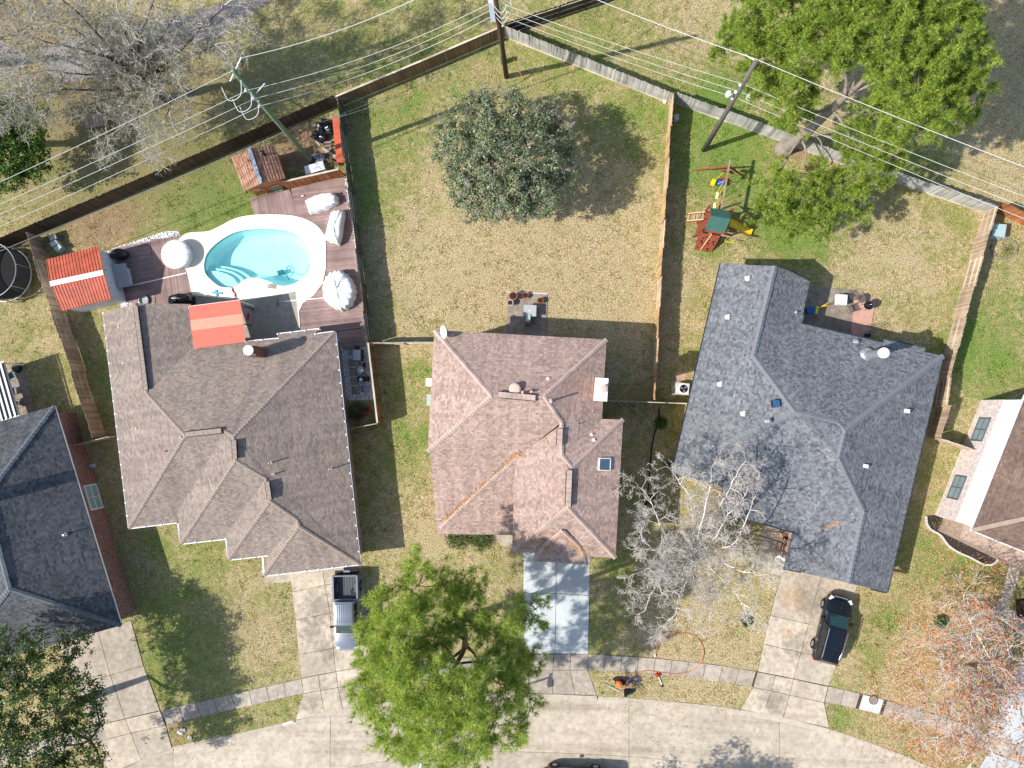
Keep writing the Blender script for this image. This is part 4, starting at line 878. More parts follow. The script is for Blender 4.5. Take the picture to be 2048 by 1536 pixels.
def planks(root, poly, dirpx, w=.14, z0=.0, z1=.07, mat='plank_brown', gap=.012, seg=3.6):
    pts = [Vector((p.x,p.y)) for p in P2(poly)]; o = P(*poly[0]); a = P(poly[0][0]+dirpx[0]*20, poly[0][1]+dirpx[1]*20)
    u = (a-o).to_2d().normalized(); v = Vector((-u.y, u.x)); vs = [p.dot(v) for p in pts]; t_ = min(vs)
    while t_ < max(vs)-.02:
        def cut(c):
            xs = []
            for i in range(len(pts)):
                p, q = pts[i], pts[(i+1)%len(pts)]; d0, d1 = p.dot(v)-c, q.dot(v)-c
                if (d0 > 0) != (d1 > 0): k_ = d0/(d0-d1); xs.append((p+(q-p)*k_).dot(u))
            return sorted(xs)
        x0, x1 = cut(t_+.01), cut(t_+w-.01); xm = cut(t_+w/2)
        if len(x0) == len(x1) == len(xm):
            for i in range(0, len(xm)-1, 2):
                q = [u*x0[i]+v*(t_+gap/2), u*x0[i+1]+v*(t_+gap/2), u*x1[i+1]+v*(t_+w-gap/2), u*x1[i]+v*(t_+w-gap/2)]
                MB().prism([Vector((p.x,p.y,0)) for p in q], z0, z1+random.uniform(-.004,.004)).build('plank', mat, root)
        t_ += w
pm('deck_under', S(30,24,22), .9)
dk = thing('pool_deck', 'weathered reddish brown plank deck between the pool and the old grey fence', 'deck', P(680,520))
MB().prism(P2([(503,396),(686,352),(735,660),(716,700),(692,705),(680,672),(598,662),(599,622),(612,590),(634,562),(641,520),(638,480),(612,452),(560,440),(512,440)]), -.05, .02).build('joists', 'deck_under', dk)
planks(dk, [(500,397),(581,379),(600,445),(512,440),(512,438)], (.17,1)); planks(dk, [(582,378),(688,353),(735,656),(637,668),(598,668),(599,622),(612,590),(634,562),(641,520),(638,480),(612,452),(598,445)], (1,-.11))
planks(dk, [(672,664),(734,656),(728,690),(718,700),(688,700)], (1,-.06))
dw = thing('pool_deck', 'weathered brown plank deck between the red roofed shed and the pool', 'deck', P(320,540))
MB().prism(P2([(215,500),(300,478),(358,476),(392,612),(316,612),(240,604)]), -.05, .02).build('joists', 'deck_under', dw)
planks(dw, [(218,500),(300,479),(310,560),(312,612),(240,604)], (1,-.17)); planks(dw, [(301,479),(362,474),(392,612),(314,612),(311,560)], (.12,1))
tag(MB().beam(P(268,570,.085), P(372,546,.085), .07, .02).build('deck_trim', 'trim_white'), 'white trim strip across the brown deck by the round spa', 'trim'); tag(MB().beam(P(571,602,.14), P(650,596,.085), .07, .02).build('deck_trim', 'trim_white'), 'white trim strip across the deck beside the round covered table', 'trim')
# white pebbles
pm('pebble', S(236,236,238,.95), .8, .25, 8)
def pebbles(label, poly, n, r=(.03,.07), z=.03, mat='pebble'):
    pts = P2(poly); X = [p.x for p in pts]; Y = [p.y for p in pts]; q = [(p.x,p.y) for p in pts]
    x = rng.uniform(min(X), max(X), n*4); y = rng.uniform(min(Y), max(Y), n*4); k = inpoly(x, y, q); x, y = x[k][:n], y[k][:n]; m_ = len(x)
    rr_ = rng.uniform(*r, m_); base = np.array([(1,0,0),(-.5,.87,0),(-.5,-.87,0),(0,0,.8)]); ang = rng.uniform(0, 6.28, m_); c, s_ = np.cos(ang), np.sin(ang)
    B = np.stack([base[None,:,0]*c[:,None]-base[None,:,1]*s_[:,None], base[None,:,0]*s_[:,None]+base[None,:,1]*c[:,None], np.repeat(base[None,:,2], m_, 0)], -1)*rr_[:,None,None]
    V = B + np.stack([x, y, np.full(m_, z-.01)+rng.uniform(0,.02,m_)], -1)[:,None,:]; F = (np.arange(m_)*4)[:,None,None] + np.array([(0,1,3),(1,2,3),(2,0,3)])[None]
    return tag(arrmesh('gravel', V.reshape(-1,3), F.reshape(-1,3), mat), label, 'gravel', None, 'stuff')
pebbles('white pebbles along the lawn edge of the brown deck', [(212,502),(290,476),(330,463),(358,462),(360,472),(300,483),(222,508)], 900)
pebbles('white pebbles between the red roofed shed and the brown roof', [(240,606),(308,588),(312,612),(262,622),(244,620)], 700)
pebbles('white pebbles at the foot of the old grey fence', [(686,356),(694,356),(718,520),(732,600),(742,690),(728,690),(722,620),(706,500)], 1600); 
pebbles('pale gravel around the stepping stones', [(670,664),(688,700),(728,694),(740,690),(748,800),(694,800),(682,740)], 4200, (.025,.06))
# ================================================================== trees
def leaf_mat(name, cols, trans=.3, rough=.6, spec=.25, sc1=1.1):
    t = NT(name); out = t.t.nodes['Material Output']; pos = t.n('ShaderNodeNewGeometry').outputs['Position']
    a = t.noise(pos, sc1, 3); w = t.n('ShaderNodeTexWhiteNoise', noise_dimensions='3D')
    q = t.n('ShaderNodeVectorMath', operation='SNAP'); t.l(pos, q.inputs[0]); q.inputs[1].default_value = (.09,.09,.09); t.l(q.outputs[0], w.inputs['Vector'])
    f = t.math('ADD', t.math('MULTIPLY', a, .6), t.math('MULTIPLY', w.outputs['Value'], .4))
    k = t.ramp(f, [(.25, cols[0]), (.5, cols[1]), (.75, cols[2])]); t.col(k); t.set(rough, 0, spec)
    tr = t.n('ShaderNodeBsdfTranslucent'); t.l(k, tr.inputs[0]); mx = t.n('ShaderNodeMixShader'); mx.inputs[0].default_value = trans
    t.l(t.b.outputs[0], mx.inputs[1]); t.l(tr.outputs[0], mx.inputs[2]); t.l(mx.outputs[0], out.inputs[0]); return t.m
leaf_mat('leaf_oak', [S(66,78,54), S(120,132,94), S(182,188,146)], .22, .42, .6)
leaf_mat('leaf_holly', [S(44,62,30), S(82,106,50), S(134,154,82)], .25, .45, .5)
leaf_mat('needle_pine', [S(78,104,40), S(136,160,60), S(196,206,98)], .35, .6, .2)
leaf_mat('needle_front', [S(94,122,48), S(158,180,74), S(216,222,118)], .35, .6, .2)
leaf_mat('leaf_green', [S(40,66,24), S(76,108,40), S(120,150,62)], .3)
leaf_mat('leaf_brown', [S(140,84,52), S(190,126,86), S(222,166,124)], .2)
leaf_mat('leaf_moss', [S(96,98,60), S(136,136,88), S(172,168,120)], .25)
leaf_mat('leaf_fallen', [S(148,88,52), S(196,132,86), S(232,186,140)], .05)
pm('bark_grey', S(150,138,126,.85), .9, .3, 5, bump=.6); pm('bark_pine', S(150,130,116,.8), .9, .35, 5, bump=.6); pm('bark_dark', S(92,80,68,.8), .9, .35, 5, bump=.6); pm('twig_pale', S(212,203,192,.92), .9, .2, 4); pm('twig_grey', S(192,186,172,.85), .9, .25, 3); pm('twig_white', S(206,200,188,.85), .9, .2, 3)
def unit(n):
    v = rng.normal(size=(n,3)); return v/np.linalg.norm(v, axis=1, keepdims=True)
def leaves(C, N, size, mat, parent, name='crown', aspect=.55, flat=.6):
    n = len(C); d = N*flat+unit(n)*(1-flat*.4); d /= np.linalg.norm(d, axis=1, keepdims=True)
    a = np.cross(d, unit(n)); a /= np.linalg.norm(a, axis=1, keepdims=True)+1e-9; b = np.cross(d, a)
    s = size*rng.uniform(.6, 1.3, n)[:,None]
    V = np.stack([C-a*s, C+b*s*aspect-d*s*.15, C+a*s, C-b*s*aspect-d*s*.15], 1).reshape(-1,3)
    return arrmesh(name, V, np.arange(n*4).reshape(-1,4), mat, parent)
def tufts(C, D, L, k, mat, parent, name='crown', w=.016, cone=.9):
    n = len(C); C = np.repeat(C, k, 0); D = np.repeat(D, k, 0); m = n*k
    d = D*.55+unit(m)*cone; d /= np.linalg.norm(d, axis=1, keepdims=True); l = L*rng.uniform(.65, 1.15, m)[:,None]
    sd_ = np.cross(d, unit(m)); sd_ /= np.linalg.norm(sd_, axis=1, keepdims=True)+1e-9
    V = np.stack([C-sd_*w, C+sd_*w, C+d*l+sd_*w*.4, C+d*l-sd_*w*.4], 1).reshape(-1,3)
    return arrmesh(name, V, np.arange(m*4).reshape(-1,4), mat, parent)
def lobes_w(lobes): return [(np.array(P(x, y, z)), r) for x, y, z, r in lobes]
def lobe_points(lobes, per_m2, clump, per_clump, spread, flat=.75, low=-.35, inner=.75):
    C = []; N = []
    for c, r in lobes_w(lobes):
        n = max(3, int(per_m2*4*r*r)); u = unit(n*2); u = u[u[:,2] > low][:n]
        wob = .96+.26*np.sin(u[:,0]*5+c[0]*3)+.22*np.sin(u[:,1]*6+c[1]*2)+rng.normal(0,.13,len(u))
        rad = r*wob*(1-(1-inner)*rng.random(len(u))**2)
        sub = c+u*rad[:,None]*np.array([1,1,flat])
        C.append(np.repeat(sub, per_clump, 0)+rng.normal(0, spread, (len(sub)*per_clump,3))*np.array([1,1,.7])); N.append(np.repeat(u+np.array([0,0,.5]), per_clump, 0))
    C = np.concatenate(C); N = np.concatenate(N); N /= np.linalg.norm(N, axis=1, keepdims=True); return C, N
def segs_mesh(S_, name, mat, parent, n=3):
    A = np.array([s[0] for s in S_]); B = np.array([s[1] for s in S_]); ra = np.array([s[2] for s in S_])[:,None]; rb = np.array([s[3] for s in S_])[:,None]
    d = B-A; d /= np.linalg.norm(d, axis=1, keepdims=True)+1e-9; ref = np.where(np.abs(d[:,2:3]) > .9, np.array([[1.,0,0]]), np.array([[0,0,1.]])); x = np.cross(d, ref); x /= np.linalg.norm(x, axis=1, keepdims=True)+1e-9; y = np.cross(d, x)
    ring = []
    for P0, r in ((A-d*ra*.4, ra), (B+d*rb*.4, rb)):
        for j in range(n):
            t = 2*math.pi*j/n; ring.append(P0+(x*math.cos(t)+y*math.sin(t))*r)
    V = np.stack(ring, 1).reshape(-1,3); m = len(A); base = (np.arange(m)*2*n)[:,None,None]
    F = base+np.array([(j,(j+1)%n,n+(j+1)%n,n+j) for j in range(n)])[None]
    return arrmesh(name, V, F.reshape(-1,4), mat, parent)
def grow(out, p, d, L, r, depth, rg, up_=.08, spread=.75, kids=(2,3), rmin=.011, seg=3, ends=None, shrink=.72):
    d = Vector(d).normalized(); p = Vector(p); step = L/seg; pts = [p]
    for i in range(seg):
        d = (d+Vector((rg.gauss(0,.13),rg.gauss(0,.13),rg.gauss(0,.10)+up_))).normalized(); q = p+d*step
        r2 = max(rmin, r*(1-.14)); out.append((tuple(p), tuple(q), r, r2)); p = q; r = r2; pts.append(p)
        if depth > 0 and i >= (0 if depth < 4 else 1):
            for _ in range(rg.randint(*kids) if i == seg-1 else (1 if rg.random() < .8 else 0)):
                s_ = d.cross(Vector((rg.gauss(0,1),rg.gauss(0,1),rg.gauss(0,1)))).normalized()
                grow(out, p, d*(1-spread*.45)+s_*spread*rg.uniform(.55,1.1), L*shrink*rg.uniform(.75,1.15), max(rmin, r*.66), depth-1, rg, up_, spread, kids, rmin, seg, ends, shrink)
    if depth == 0 and ends is not None: ends.append((tuple(p), tuple(d)))
def limb(mb, pts, r0, r1, n=9):
    q = spline(pts, 4); k = len(q); mb.tube(q, [r0+(r1-r0)*i/(k-1) for i in range(k)], n)
def vadd(p, z): return Vector((p.x, p.y, z))
# ------------------------------------------------------------------ evergreen oak in the big back lawn
OAK = [(960,212,4.6,1.15),(918,262,5.0,1.5),(888,292,3.8,.85),(985,262,6.2,1.6),(1048,246,5.6,1.35),(1092,240,4.6,1.05),(1118,285,4.6,1.1),(938,328,6.2,1.6),(1000,325,7.2,1.8),(1060,315,6.6,1.6),(1112,335,5.0,1.15),
 (958,388,5.6,1.4),(922,366,5.0,1.1),(1018,388,6.2,1.5),(1080,372,5.6,1.35),(1122,372,4.2,.9),(948,424,3.6,.8),(1000,420,4.6,1.0),(1058,412,4.8,1.15),(1028,205,4.4,.9)]
def oak(label, base, lobes, top, leafmat, bark, dens, size, name='oak_tree', group=None, twig=None, per=9, sp=.16):
    B = P(*base); t = thing(name, label, 'tree', B, 0, group); m = MB(); T = Vector(top)
    limb(m, [B-Vector((0,0,.2)), B.lerp(T,.5)+Vector((.1,.05,0)), T], .34, .2, 12)
    anch = [(B.lerp(T, f_), .15) for f_ in (.7, .85, 1.)]
    for c, r in sorted(lobes_w(lobes), key=lambda L_: (Vector(L_[0])-T).length):
        c = Vector(c); k, kr = min(anch, key=lambda e_: (e_[0]-c).length+(.6 if e_[0].z > c.z else 0)); nr = max(.025, kr*.6); mid = k.lerp(c,.5)+Vector((random.gauss(0,.2),random.gauss(0,.2),-.1)); limb(m, [k, mid, c], kr*.8, nr, 7); anch.append((c, nr))
    m.build('trunk', bark, t, smooth=True)
    C, N = lobe_points(lobes, dens, 0, per, sp); leaves(C, N, size, leafmat, t)
    if twig:
        S_ = []; rg = random.Random(3)
        for c, r in lobes_w(lobes):
            for _ in range(twig):
                u = unit(1)[0]; u[2] = abs(u[2])*.8; p = c+u*r*.6; grow(S_, p, u, .55, .016, 2, rg, .05, .8, (2,3), .008, 2)
        tag(segs_mesh(S_, 'bare_twigs', 'twig_grey', t), kind='stuff')
    return t
oak('broad grey green evergreen oak standing in the big back lawn', (1018,352), OAK, P(1014,330,3.6), 'leaf_oak', 'bark_dark', 15, .085, twig=9, per=28, sp=.13)
# ------------------------------------------------------------------ dark green oak at the driveway corner (south west)
OAK2 = [(85,1290,6.5,1.1),(150,1290,5.5,1.0),(30,1300,6.5,1.4),(-30,1330,7.5,1.8),(60,1345,7.5,1.4),(140,1350,6.2,1.2),(185,1380,5.2,1.0),(110,1390,7.5,1.3),(20,1390,8.5,1.6),(160,1430,6.0,1.3),(195,1425,4.8,.7),(80,1460,7.8,1.4),(130,1490,6.6,1.3),(180,1480,5.0,.8),(200,1520,4.8,.7),(10,1480,9,1.7),(60,1540,8.5,1.6),(130,1550,7,1.3),(-60,1420,9,2.2),(-60,1520,9.5,2.2),(-20,1600,9,2.2),(80,1620,8,1.8),(170,1590,6,1.1)]
oak('dark green live oak overhanging the driveway beside the dark grey roof', (165,1400), OAK2, P(118,1432,4.2), 'leaf_holly', 'bark_dark', 11, .095, twig=1, per=20, sp=.15)
oak('bright green bushy tree at the edge of the wooded strip', (40,290), [(20,230,4,1.6),(60,260,4,1.5),(20,300,4.5,1.8),(70,320,3.6,1.3),(0,350,3.6,1.4),(-40,270,5,2.0),(50,345,3,1.0)], P(25,285,3), 'leaf_green', 'bark_dark', 18, .11, 'broadleaf_tree', per=12)
# ------------------------------------------------------------------ pines
def pine(label, base, trunk, lobes, mat, dens, L, k, w, per=3, sp=.3, bark='bark_pine', r0=.34, limb_r=.11, inner=.8, stubs=()):
    B = P(*base); t = thing('pine_tree', label, 'tree', B); m = MB(); tp = [B-Vector((0,0,.2))]+[P(*q) for q in trunk]
    limb(m, tp, r0, .1, 12); m.tube([tp[0], tp[0].lerp(tp[1],.12), tp[0].lerp(tp[1],.3)], [r0*1.7, r0*1.25, r0*.98], 12); q = spline(tp, 6)
    anch = [(p, limb_r) for p in q if p.z > min(3.2, .35*q[-1].z)]
    for c, r in sorted(lobes_w(lobes), key=lambda L_: min((Vector(L_[0])-p).length for p, _ in anch)):
        c = Vector(c); a, ar = min(anch, key=lambda e_: (e_[0]-c).length+(.8 if e_[0].z > c.z else 0)); mid = a.lerp(c,.5)+Vector((random.gauss(0,.2),random.gauss(0,.2),.12)); nr = max(.03, ar*.62); limb(m, [a, mid, c], ar*.8, nr, 7); anch.append((c, nr))
        for _ in range(5):
            u = Vector(unit(1)[0]); limb(m, [c-u*.1, c+Vector((u.x,u.y,abs(u.z)*.6))*r*.8], .03, .012, 5) if False else m.tube([c, c+Vector((u.x,u.y,u.z*.6))*r*.85], [.03,.01], 5)
    for st in stubs: limb(m, [P(*s_) for s_ in st[0]], st[1], st[2], 9)
    m.build('trunk', bark, t, smooth=True)
    C, N = lobe_points(lobes, dens, 0, per, sp, .7, -.5, inner); tufts(C, N, L, k, mat, t, w=w); return t
FRONT = [(885,1288,12.2,1.0),(948,1252,10.8,.9),(905,1250,11.2,.8),(835,1172,9.5,1.5),(900,1165,9.0,1.1),(945,1172,8.5,1.0),(780,1230,10.5,1.6),(840,1230,12,1.6),(915,1215,10.5,1.1),(752,1270,9.5,1.1),(800,1300,13,1.8),(760,1330,11,1.5),(730,1380,9,1.1),(748,1415,8,.9),
 (830,1360,14,1.9),(900,1375,14,1.8),(800,1430,12,1.8),(870,1440,13,1.9),(940,1420,13,1.7),(1000,1280,11.5,1.1),(1000,1250,10,1.0),(1072,1218,8,.95),(1050,1240,8.2,.6),(1030,1310,10,1.2),(1060,1330,8.5,.8),(1010,1370,11,1.5),(1060,1400,8.5,.8),(985,1450,10.5,1.4),(1030,1460,9,.9),(930,1490,10.5,1.5),(860,1500,10.5,1.4),(800,1480,9.5,1.1),(985,1335,12,.9)]
pine('tall bright green pine in front of the two storey house beside the pale driveway', (922,1238), [(930,1275,6),(925,1305,9.5),(905,1340,13)], FRONT, 'needle_front', 7.0, .38, 28, .0115, 4, .17, 'bark_dark', .27, .1,
     stubs=[([(932,1280,6.2),(905,1265,8),(880,1248,9.5)],.12,.04),([(928,1298,7.5),(905,1315,9),(885,1328,10)],.12,.05),([(930,1290,7),(950,1310,9),(965,1345,10.5)],.13,.05)])
BIG = [(1500,60,11,1.7),(1570,40,13,2.2),(1650,25,14,2.4),(1730,15,15,2.6),(1820,30,15,2.6),(1890,70,14,2.2),(1925,135,13,1.7),(1925,200,11,1.4),(1450,105,9,.9),(1530,115,12,1.7),(1600,110,13,2.0),(1675,70,15,1.9),(1775,82,16,2.1),(1840,120,15,2.4),(1880,185,13,1.9),
 (1565,185,10.5,1.6),(1535,165,9.5,1.1),(1575,232,7.5,.9),(1470,70,9.5,.8),(1500,110,10,1.0),(1608,190,9.5,1.1),(1812,175,13.5,1.8),(1745,225,9.5,1.1),(1800,245,11,1.6),(1850,235,11,1.4),(1705,285,8,1.2),(1760,290,8.5,1.4),(1745,335,7,1.3),(1785,320,7,1.0),(1600,235,8,1.0),(1650,-60,14,2.4),(1780,-60,15,2.8),(1880,-20,13,2.3),(1540,-40,12,2.2),
 (1560,385,4.5,1.4),(1550,430,4,1.3),(1605,395,5.5,1.6),(1640,435,4.6,1.4),(1680,390,5.6,1.3),(1705,352,5,1.1),(1590,440,4,1.2),(1530,400,3.6,.8),(1640,350,5,1.0),(1720,420,4.2,.8),(1560,345,4,.7)]
pine('huge yellow green pine with leaning grey trunk behind the playset yard fence', (1568,297), [(1600,275,3),(1655,225,7),(1700,185,10),(1742,148,12.5)], BIG, 'needle_pine', 6.5, .24, 22, .0125, 8, .14, 'bark_grey', .5, .13,
     stubs=[([(1742,148,12.5),(1752,140,13)],.3,.22),([(1690,190,10),(1693,160,11),(1688,135,12)],.14,.07),([(1705,183,10.2),(1735,172,11),(1750,165,11.3)],.13,.08),([(1700,185,10.2),(1708,165,11),(1711,152,11.4)],.08,.05),([(1600,275,3.5),(1612,300,3.6),(1608,330,3)],.12,.04),([(1612,266,4),(1640,280,4.4),(1645,315,4)],.07,.03),([(1618,262,4.4),(1680,280,5),(1730,298,5.2)],.09,.03)])
# ------------------------------------------------------------------ bare trees
def bare(label, base, fork, limbs_, mat, twigmat, depth, rmin=.012, seed=1, leafs=None, r0=.3, L=1.7, up_=.06, spread=.8, name='bare_tree', group=None, shrink=.72, kids=(2,3)):
    B = P(*base); t = thing(name, label, 'tree', B, 0, group); rg = random.Random(seed); m = MB(); K = P(*fork); limb(m, [B-Vector((0,0,.2)), B.lerp(K,.6), K], r0, r0*.75, 12); S_ = []; ends = []
    for pts in limbs_:
        w = [K]+[P(*p) for p in pts]; q = spline(w, 5); n = len(q); ra = r0*.34; q = [p_+Vector((rg.gauss(0,.035),rg.gauss(0,.035),rg.gauss(0,.03)))*(1 if 0 < j_ < n-1 else 0) for j_, p_ in enumerate(q)]; m.tube(q, [ra+(.03-ra)*(i/(n-1))**.8 for i in range(n)], 8)
        for i in range(2, n):
            d = (q[i]-q[i-1]).normalized(); s_ = d.cross(Vector((rg.gauss(0,1),rg.gauss(0,1),rg.gauss(0,1)))).normalized()
            grow(S_, q[i], d*.5+s_*.8+Vector((0,0,.1)), L*rg.uniform(.7,1.1)*(1.1-.4*i/n), .04, depth-1, rg, up_, spread, kids, rmin, 3, ends, shrink)
        grow(S_, q[-1], q[-1]-q[-2], L, .05, depth, rg, up_, spread, kids, rmin, 3, ends, shrink)
    m.build('trunk', mat, t, smooth=True); segs_mesh(S_, 'crown', twigmat, t)
    if leafs:
        lm, per, size, frac = leafs; E_ = np.array([e[0] for e in ends]); E_ = E_[rng.random(len(E_)) < frac]; C = np.repeat(E_, per, 0)+rng.normal(0, .14, (len(E_)*per,3)); leaves(C, np.tile([0,0,1.], (len(C),1)), size, lm, t, 'leaves')
    return t
bare('pale leafless tree beside the front path of the grey roofed house', (1366,1062), (1392,1100,2.6),
     [[(1388,1060,4),(1380,1000,6),(1350,950,7.2)],[(1420,1040,4.5),(1455,985,6.4),(1475,945,7.4)],[(1420,1100,4),(1470,1085,5.5),(1500,1020,7)],[(1350,1100,4.2),(1320,1050,6),(1300,1000,7)],[(1370,1130,4),(1330,1150,6),(1300,1190,7)],[(1400,1130,4),(1430,1170,5.6),(1420,1230,7)],[(1425,1115,4),(1480,1140,5.5),(1520,1150,6.5)],[(1350,1110,4.5),(1310,1100,6.2),(1285,1080,7.2)],[(1385,1140,5),(1360,1190,6.6),(1350,1230,7.4)],[(1395,1075,5),(1410,1020,7),(1420,970,8)],[(1415,1130,4.4),(1460,1175,5.8),(1490,1210,6.6)],[(1375,1120,4.5),(1320,1120,6),(1290,1140,7)],[(1430,1075,4.6),(1450,1040,6),(1490,990,7)]],
     'twig_pale', 'twig_pale', 5, .0075, 5, r0=.26, L=1.08, up_=.02, spread=.85, shrink=.72, kids=(1,2))
bare('leafless tree still holding brown leaves over the lawn beyond the black car', (1935,1335), (2000,1372,4),
     [[(1985,1345,5),(1965,1315,6),(1940,1290,7)],[(1975,1375,5),(1945,1385,6),(1900,1380,7)],[(1990,1400,5),(1960,1440,6.5),(1900,1470,7.5)],[(2020,1330,5),(2010,1280,6),(1985,1230,7)],[(2030,1400,5),(2050,1450,6.5),(2040,1520,8)],[(1960,1400,5.5),(1910,1430,6.5),(1870,1440,7)],[(2050,1370,5.5),(2110,1360,7),(2160,1340,8)],[(1985,1330,5.5),(1950,1260,6.5),(1930,1215,7)],[(2000,1410,5.5),(1985,1480,7),(1940,1530,8)],[(1960,1350,5.5),(1920,1330,6),(1880,1310,6.5)]],
     'twig_pale', 'twig_pale', 3, .011, 9, ('leaf_brown', 5, .085, .5), .24, 1.35, .02, .85, 'brown_leaved_tree')
bare('big grey leafless tree over the wooded strip behind the dark fence', (332,198), (285,160,4),
     [[(255,135,6),(215,110,9),(150,60,12)],[(262,150,6),(190,150,8),(90,140,10)],[(275,130,6.5),(255,80,10),(235,20,13)],[(300,130,6),(320,80,9),(350,30,11)],[(305,150,5.5),(370,120,8),(430,90,9)],[(270,175,5.5),(210,200,7),(130,220,8)],[(290,190,5.5),(280,220,6.5),(250,250,7)],[(240,120,8),(160,30,12),(90,-30,14)],[(310,170,5.5),(340,200,7),(330,240,7.5)],[(215,115,9),(120,90,11),(40,70,12)],[(275,110,8),(300,20,12),(330,-50,14)],[(225,180,7),(130,180,9),(40,200,10)],[(340,120,8),(410,50,10.5),(450,10,12)]],
     'bark_dark', 'twig_grey', 4, .012, 13, ('leaf_moss', 2, .09, .14), .36, 1.45, .03, .85)
# a second tree of the wooded strip, mostly beyond the edge of the picture
bare('grey leafless tree whose branches reach in over the lane from the wooded strip', (-30,130), (-60,100,4), [[(-40,60,7),(10,0,10),(60,-40,12)],[(-80,60,8),(-60,-20,11),(-20,-90,13)],[(-30,90,6),(40,60,9),(90,30,10)],[(-60,140,7),(-20,180,9),(30,190,10)],[(-120,90,8),(-180,40,11),(-200,-20,13)]], 'bark_dark', 'twig_grey', 4, .012, 21, ('leaf_moss', 2, .1, .2), .3, 1.4, .03, .85)
# ------------------------------------------------------------------ low plants and leaf litter
def bush(label, px, py, r, h, mat, n, size=.06, name='shrub', group=None):
    B = P(px, py); t = thing(name, label, 'shrub', B, 0, group); m = MB()
    for _ in range(7): u = unit(1)[0]; m.tube([B, B+Vector((u[0]*r*.6, u[1]*r*.6, h*.7))], [.02,.008], 5)
    m.build('stems', 'bark_dark', t); u = unit(n); u[:,2] = np.abs(u[:,2]); C = np.array(B)+u*np.array([r,r,h])*rng.uniform(.5,1,n)[:,None]; leaves(C, u, size, mat, t, 'foliage'); return t
bush('dark green hedge below the low eave of the two storey house', 915, 1072, 1.1, .7, 'leaf_holly', 1500); bush('dark green hedge beside the short path of the two storey house', 962, 1078, 1.0, .7, 'leaf_holly', 1400)
bush('dark leafy shrub at the end of the stepping stone yard', 715, 822, .85, .8, 'leaf_holly', 1300, .05)
bush('low green plant beside the cross fence of the grey roofed house', 1322, 846, .55, .5, 'leaf_green', 600); bush('small green shrub against the wall of the grey roofed house near the bare tree', 1345, 930, .5, .5, 'leaf_green', 500); bush('dark shrub beside the bed edging under the bare tree', 1300, 1000, .5, .5, 'leaf_holly', 500)
bush('bright green clump of fresh leaves on the lawn under the bare tree', 1493, 1243, .45, .35, 'leaf_green', 420, .07); bush('pale dry ornamental shrub in the dark mulch bed', 1872, 1046, .55, .5, 'leaf_moss', 160, .05, 'dry_shrub'); bush('spiky green yucca under the brown leaved tree', 1880, 1242, .5, .5, 'leaf_holly', 260, .14, 'yucca')
bush('dry brown shrub beside the pale utility cabinet', 2012, 500, .5, .4, 'leaf_moss', 220, .05, 'dry_shrub')
def litter(label, spots, mat, size, z=.02):
    C = []
    for px, py, r, n in spots:
        c = P(px, py); C.append(np.stack([rng.normal(c.x, r/26., n), rng.normal(c.y, r/26., n), np.full(n, z)+rng.uniform(0,.03,n)], -1))
    C = np.concatenate(C); o = leaves(C, np.tile([0,0,1.],(len(C),1)), size, mat, None, 'fallen_leaves', .6, .9); return tag(o, label, 'leaves', None, 'stuff')
litter('brown fallen leaves scattered over the lawn beyond the black car', [(1900,1300,60,2600),(1860,1420,55,1600),(1960,1180,45,1200),(1800,1330,45,900),(1850,1200,50,700),(1770,1440,50,500),(1930,1490,50,1500),(1880,1500,40,900),(1760,1200,50,350),(1990,1120,25,500),(1880,1090,30,300)], 'leaf_fallen', .05)
litter('tan fallen leaves under the bare tree and along the kerb', [(1380,1120,60,900),(1330,1240,70,500),(1260,1395,30,160),(1330,1408,60,250),(1440,1420,60,200),(1360,900,25,300),(660,1428,50,200),(400,1492,60,260),(360,1470,15,200),(1560,1085,12,260),(1590,1040,8,60),(1020,1395,60,150),(1830,950,40,250),(1850,1000,30,200)], 'leaf_fallen', .042)

fo = []
for dx, dy, z, r in ((0,0,11,2.2),(2.2,.6,10,1.7),(-2,.4,10,1.7),(.6,2,9.5,1.6),(-.4,-2,9.5,1.6),(3.6,1.6,8.6,1.3),(-3.2,1.4,8.6,1.3)):
    g_ = P(1180,1668); x_, y_ = proj((g_.x+dx, g_.y+dy, z)); fo.append((x_, y_, z, r))
oak('leafy oak on the far side of the street whose shade falls on the pavement', (1180,1668), fo, (P(1180,1668).x, P(1180,1668).y, 6.5), 'leaf_holly', 'bark_dark', 9, .11, per=14, sp=.2)
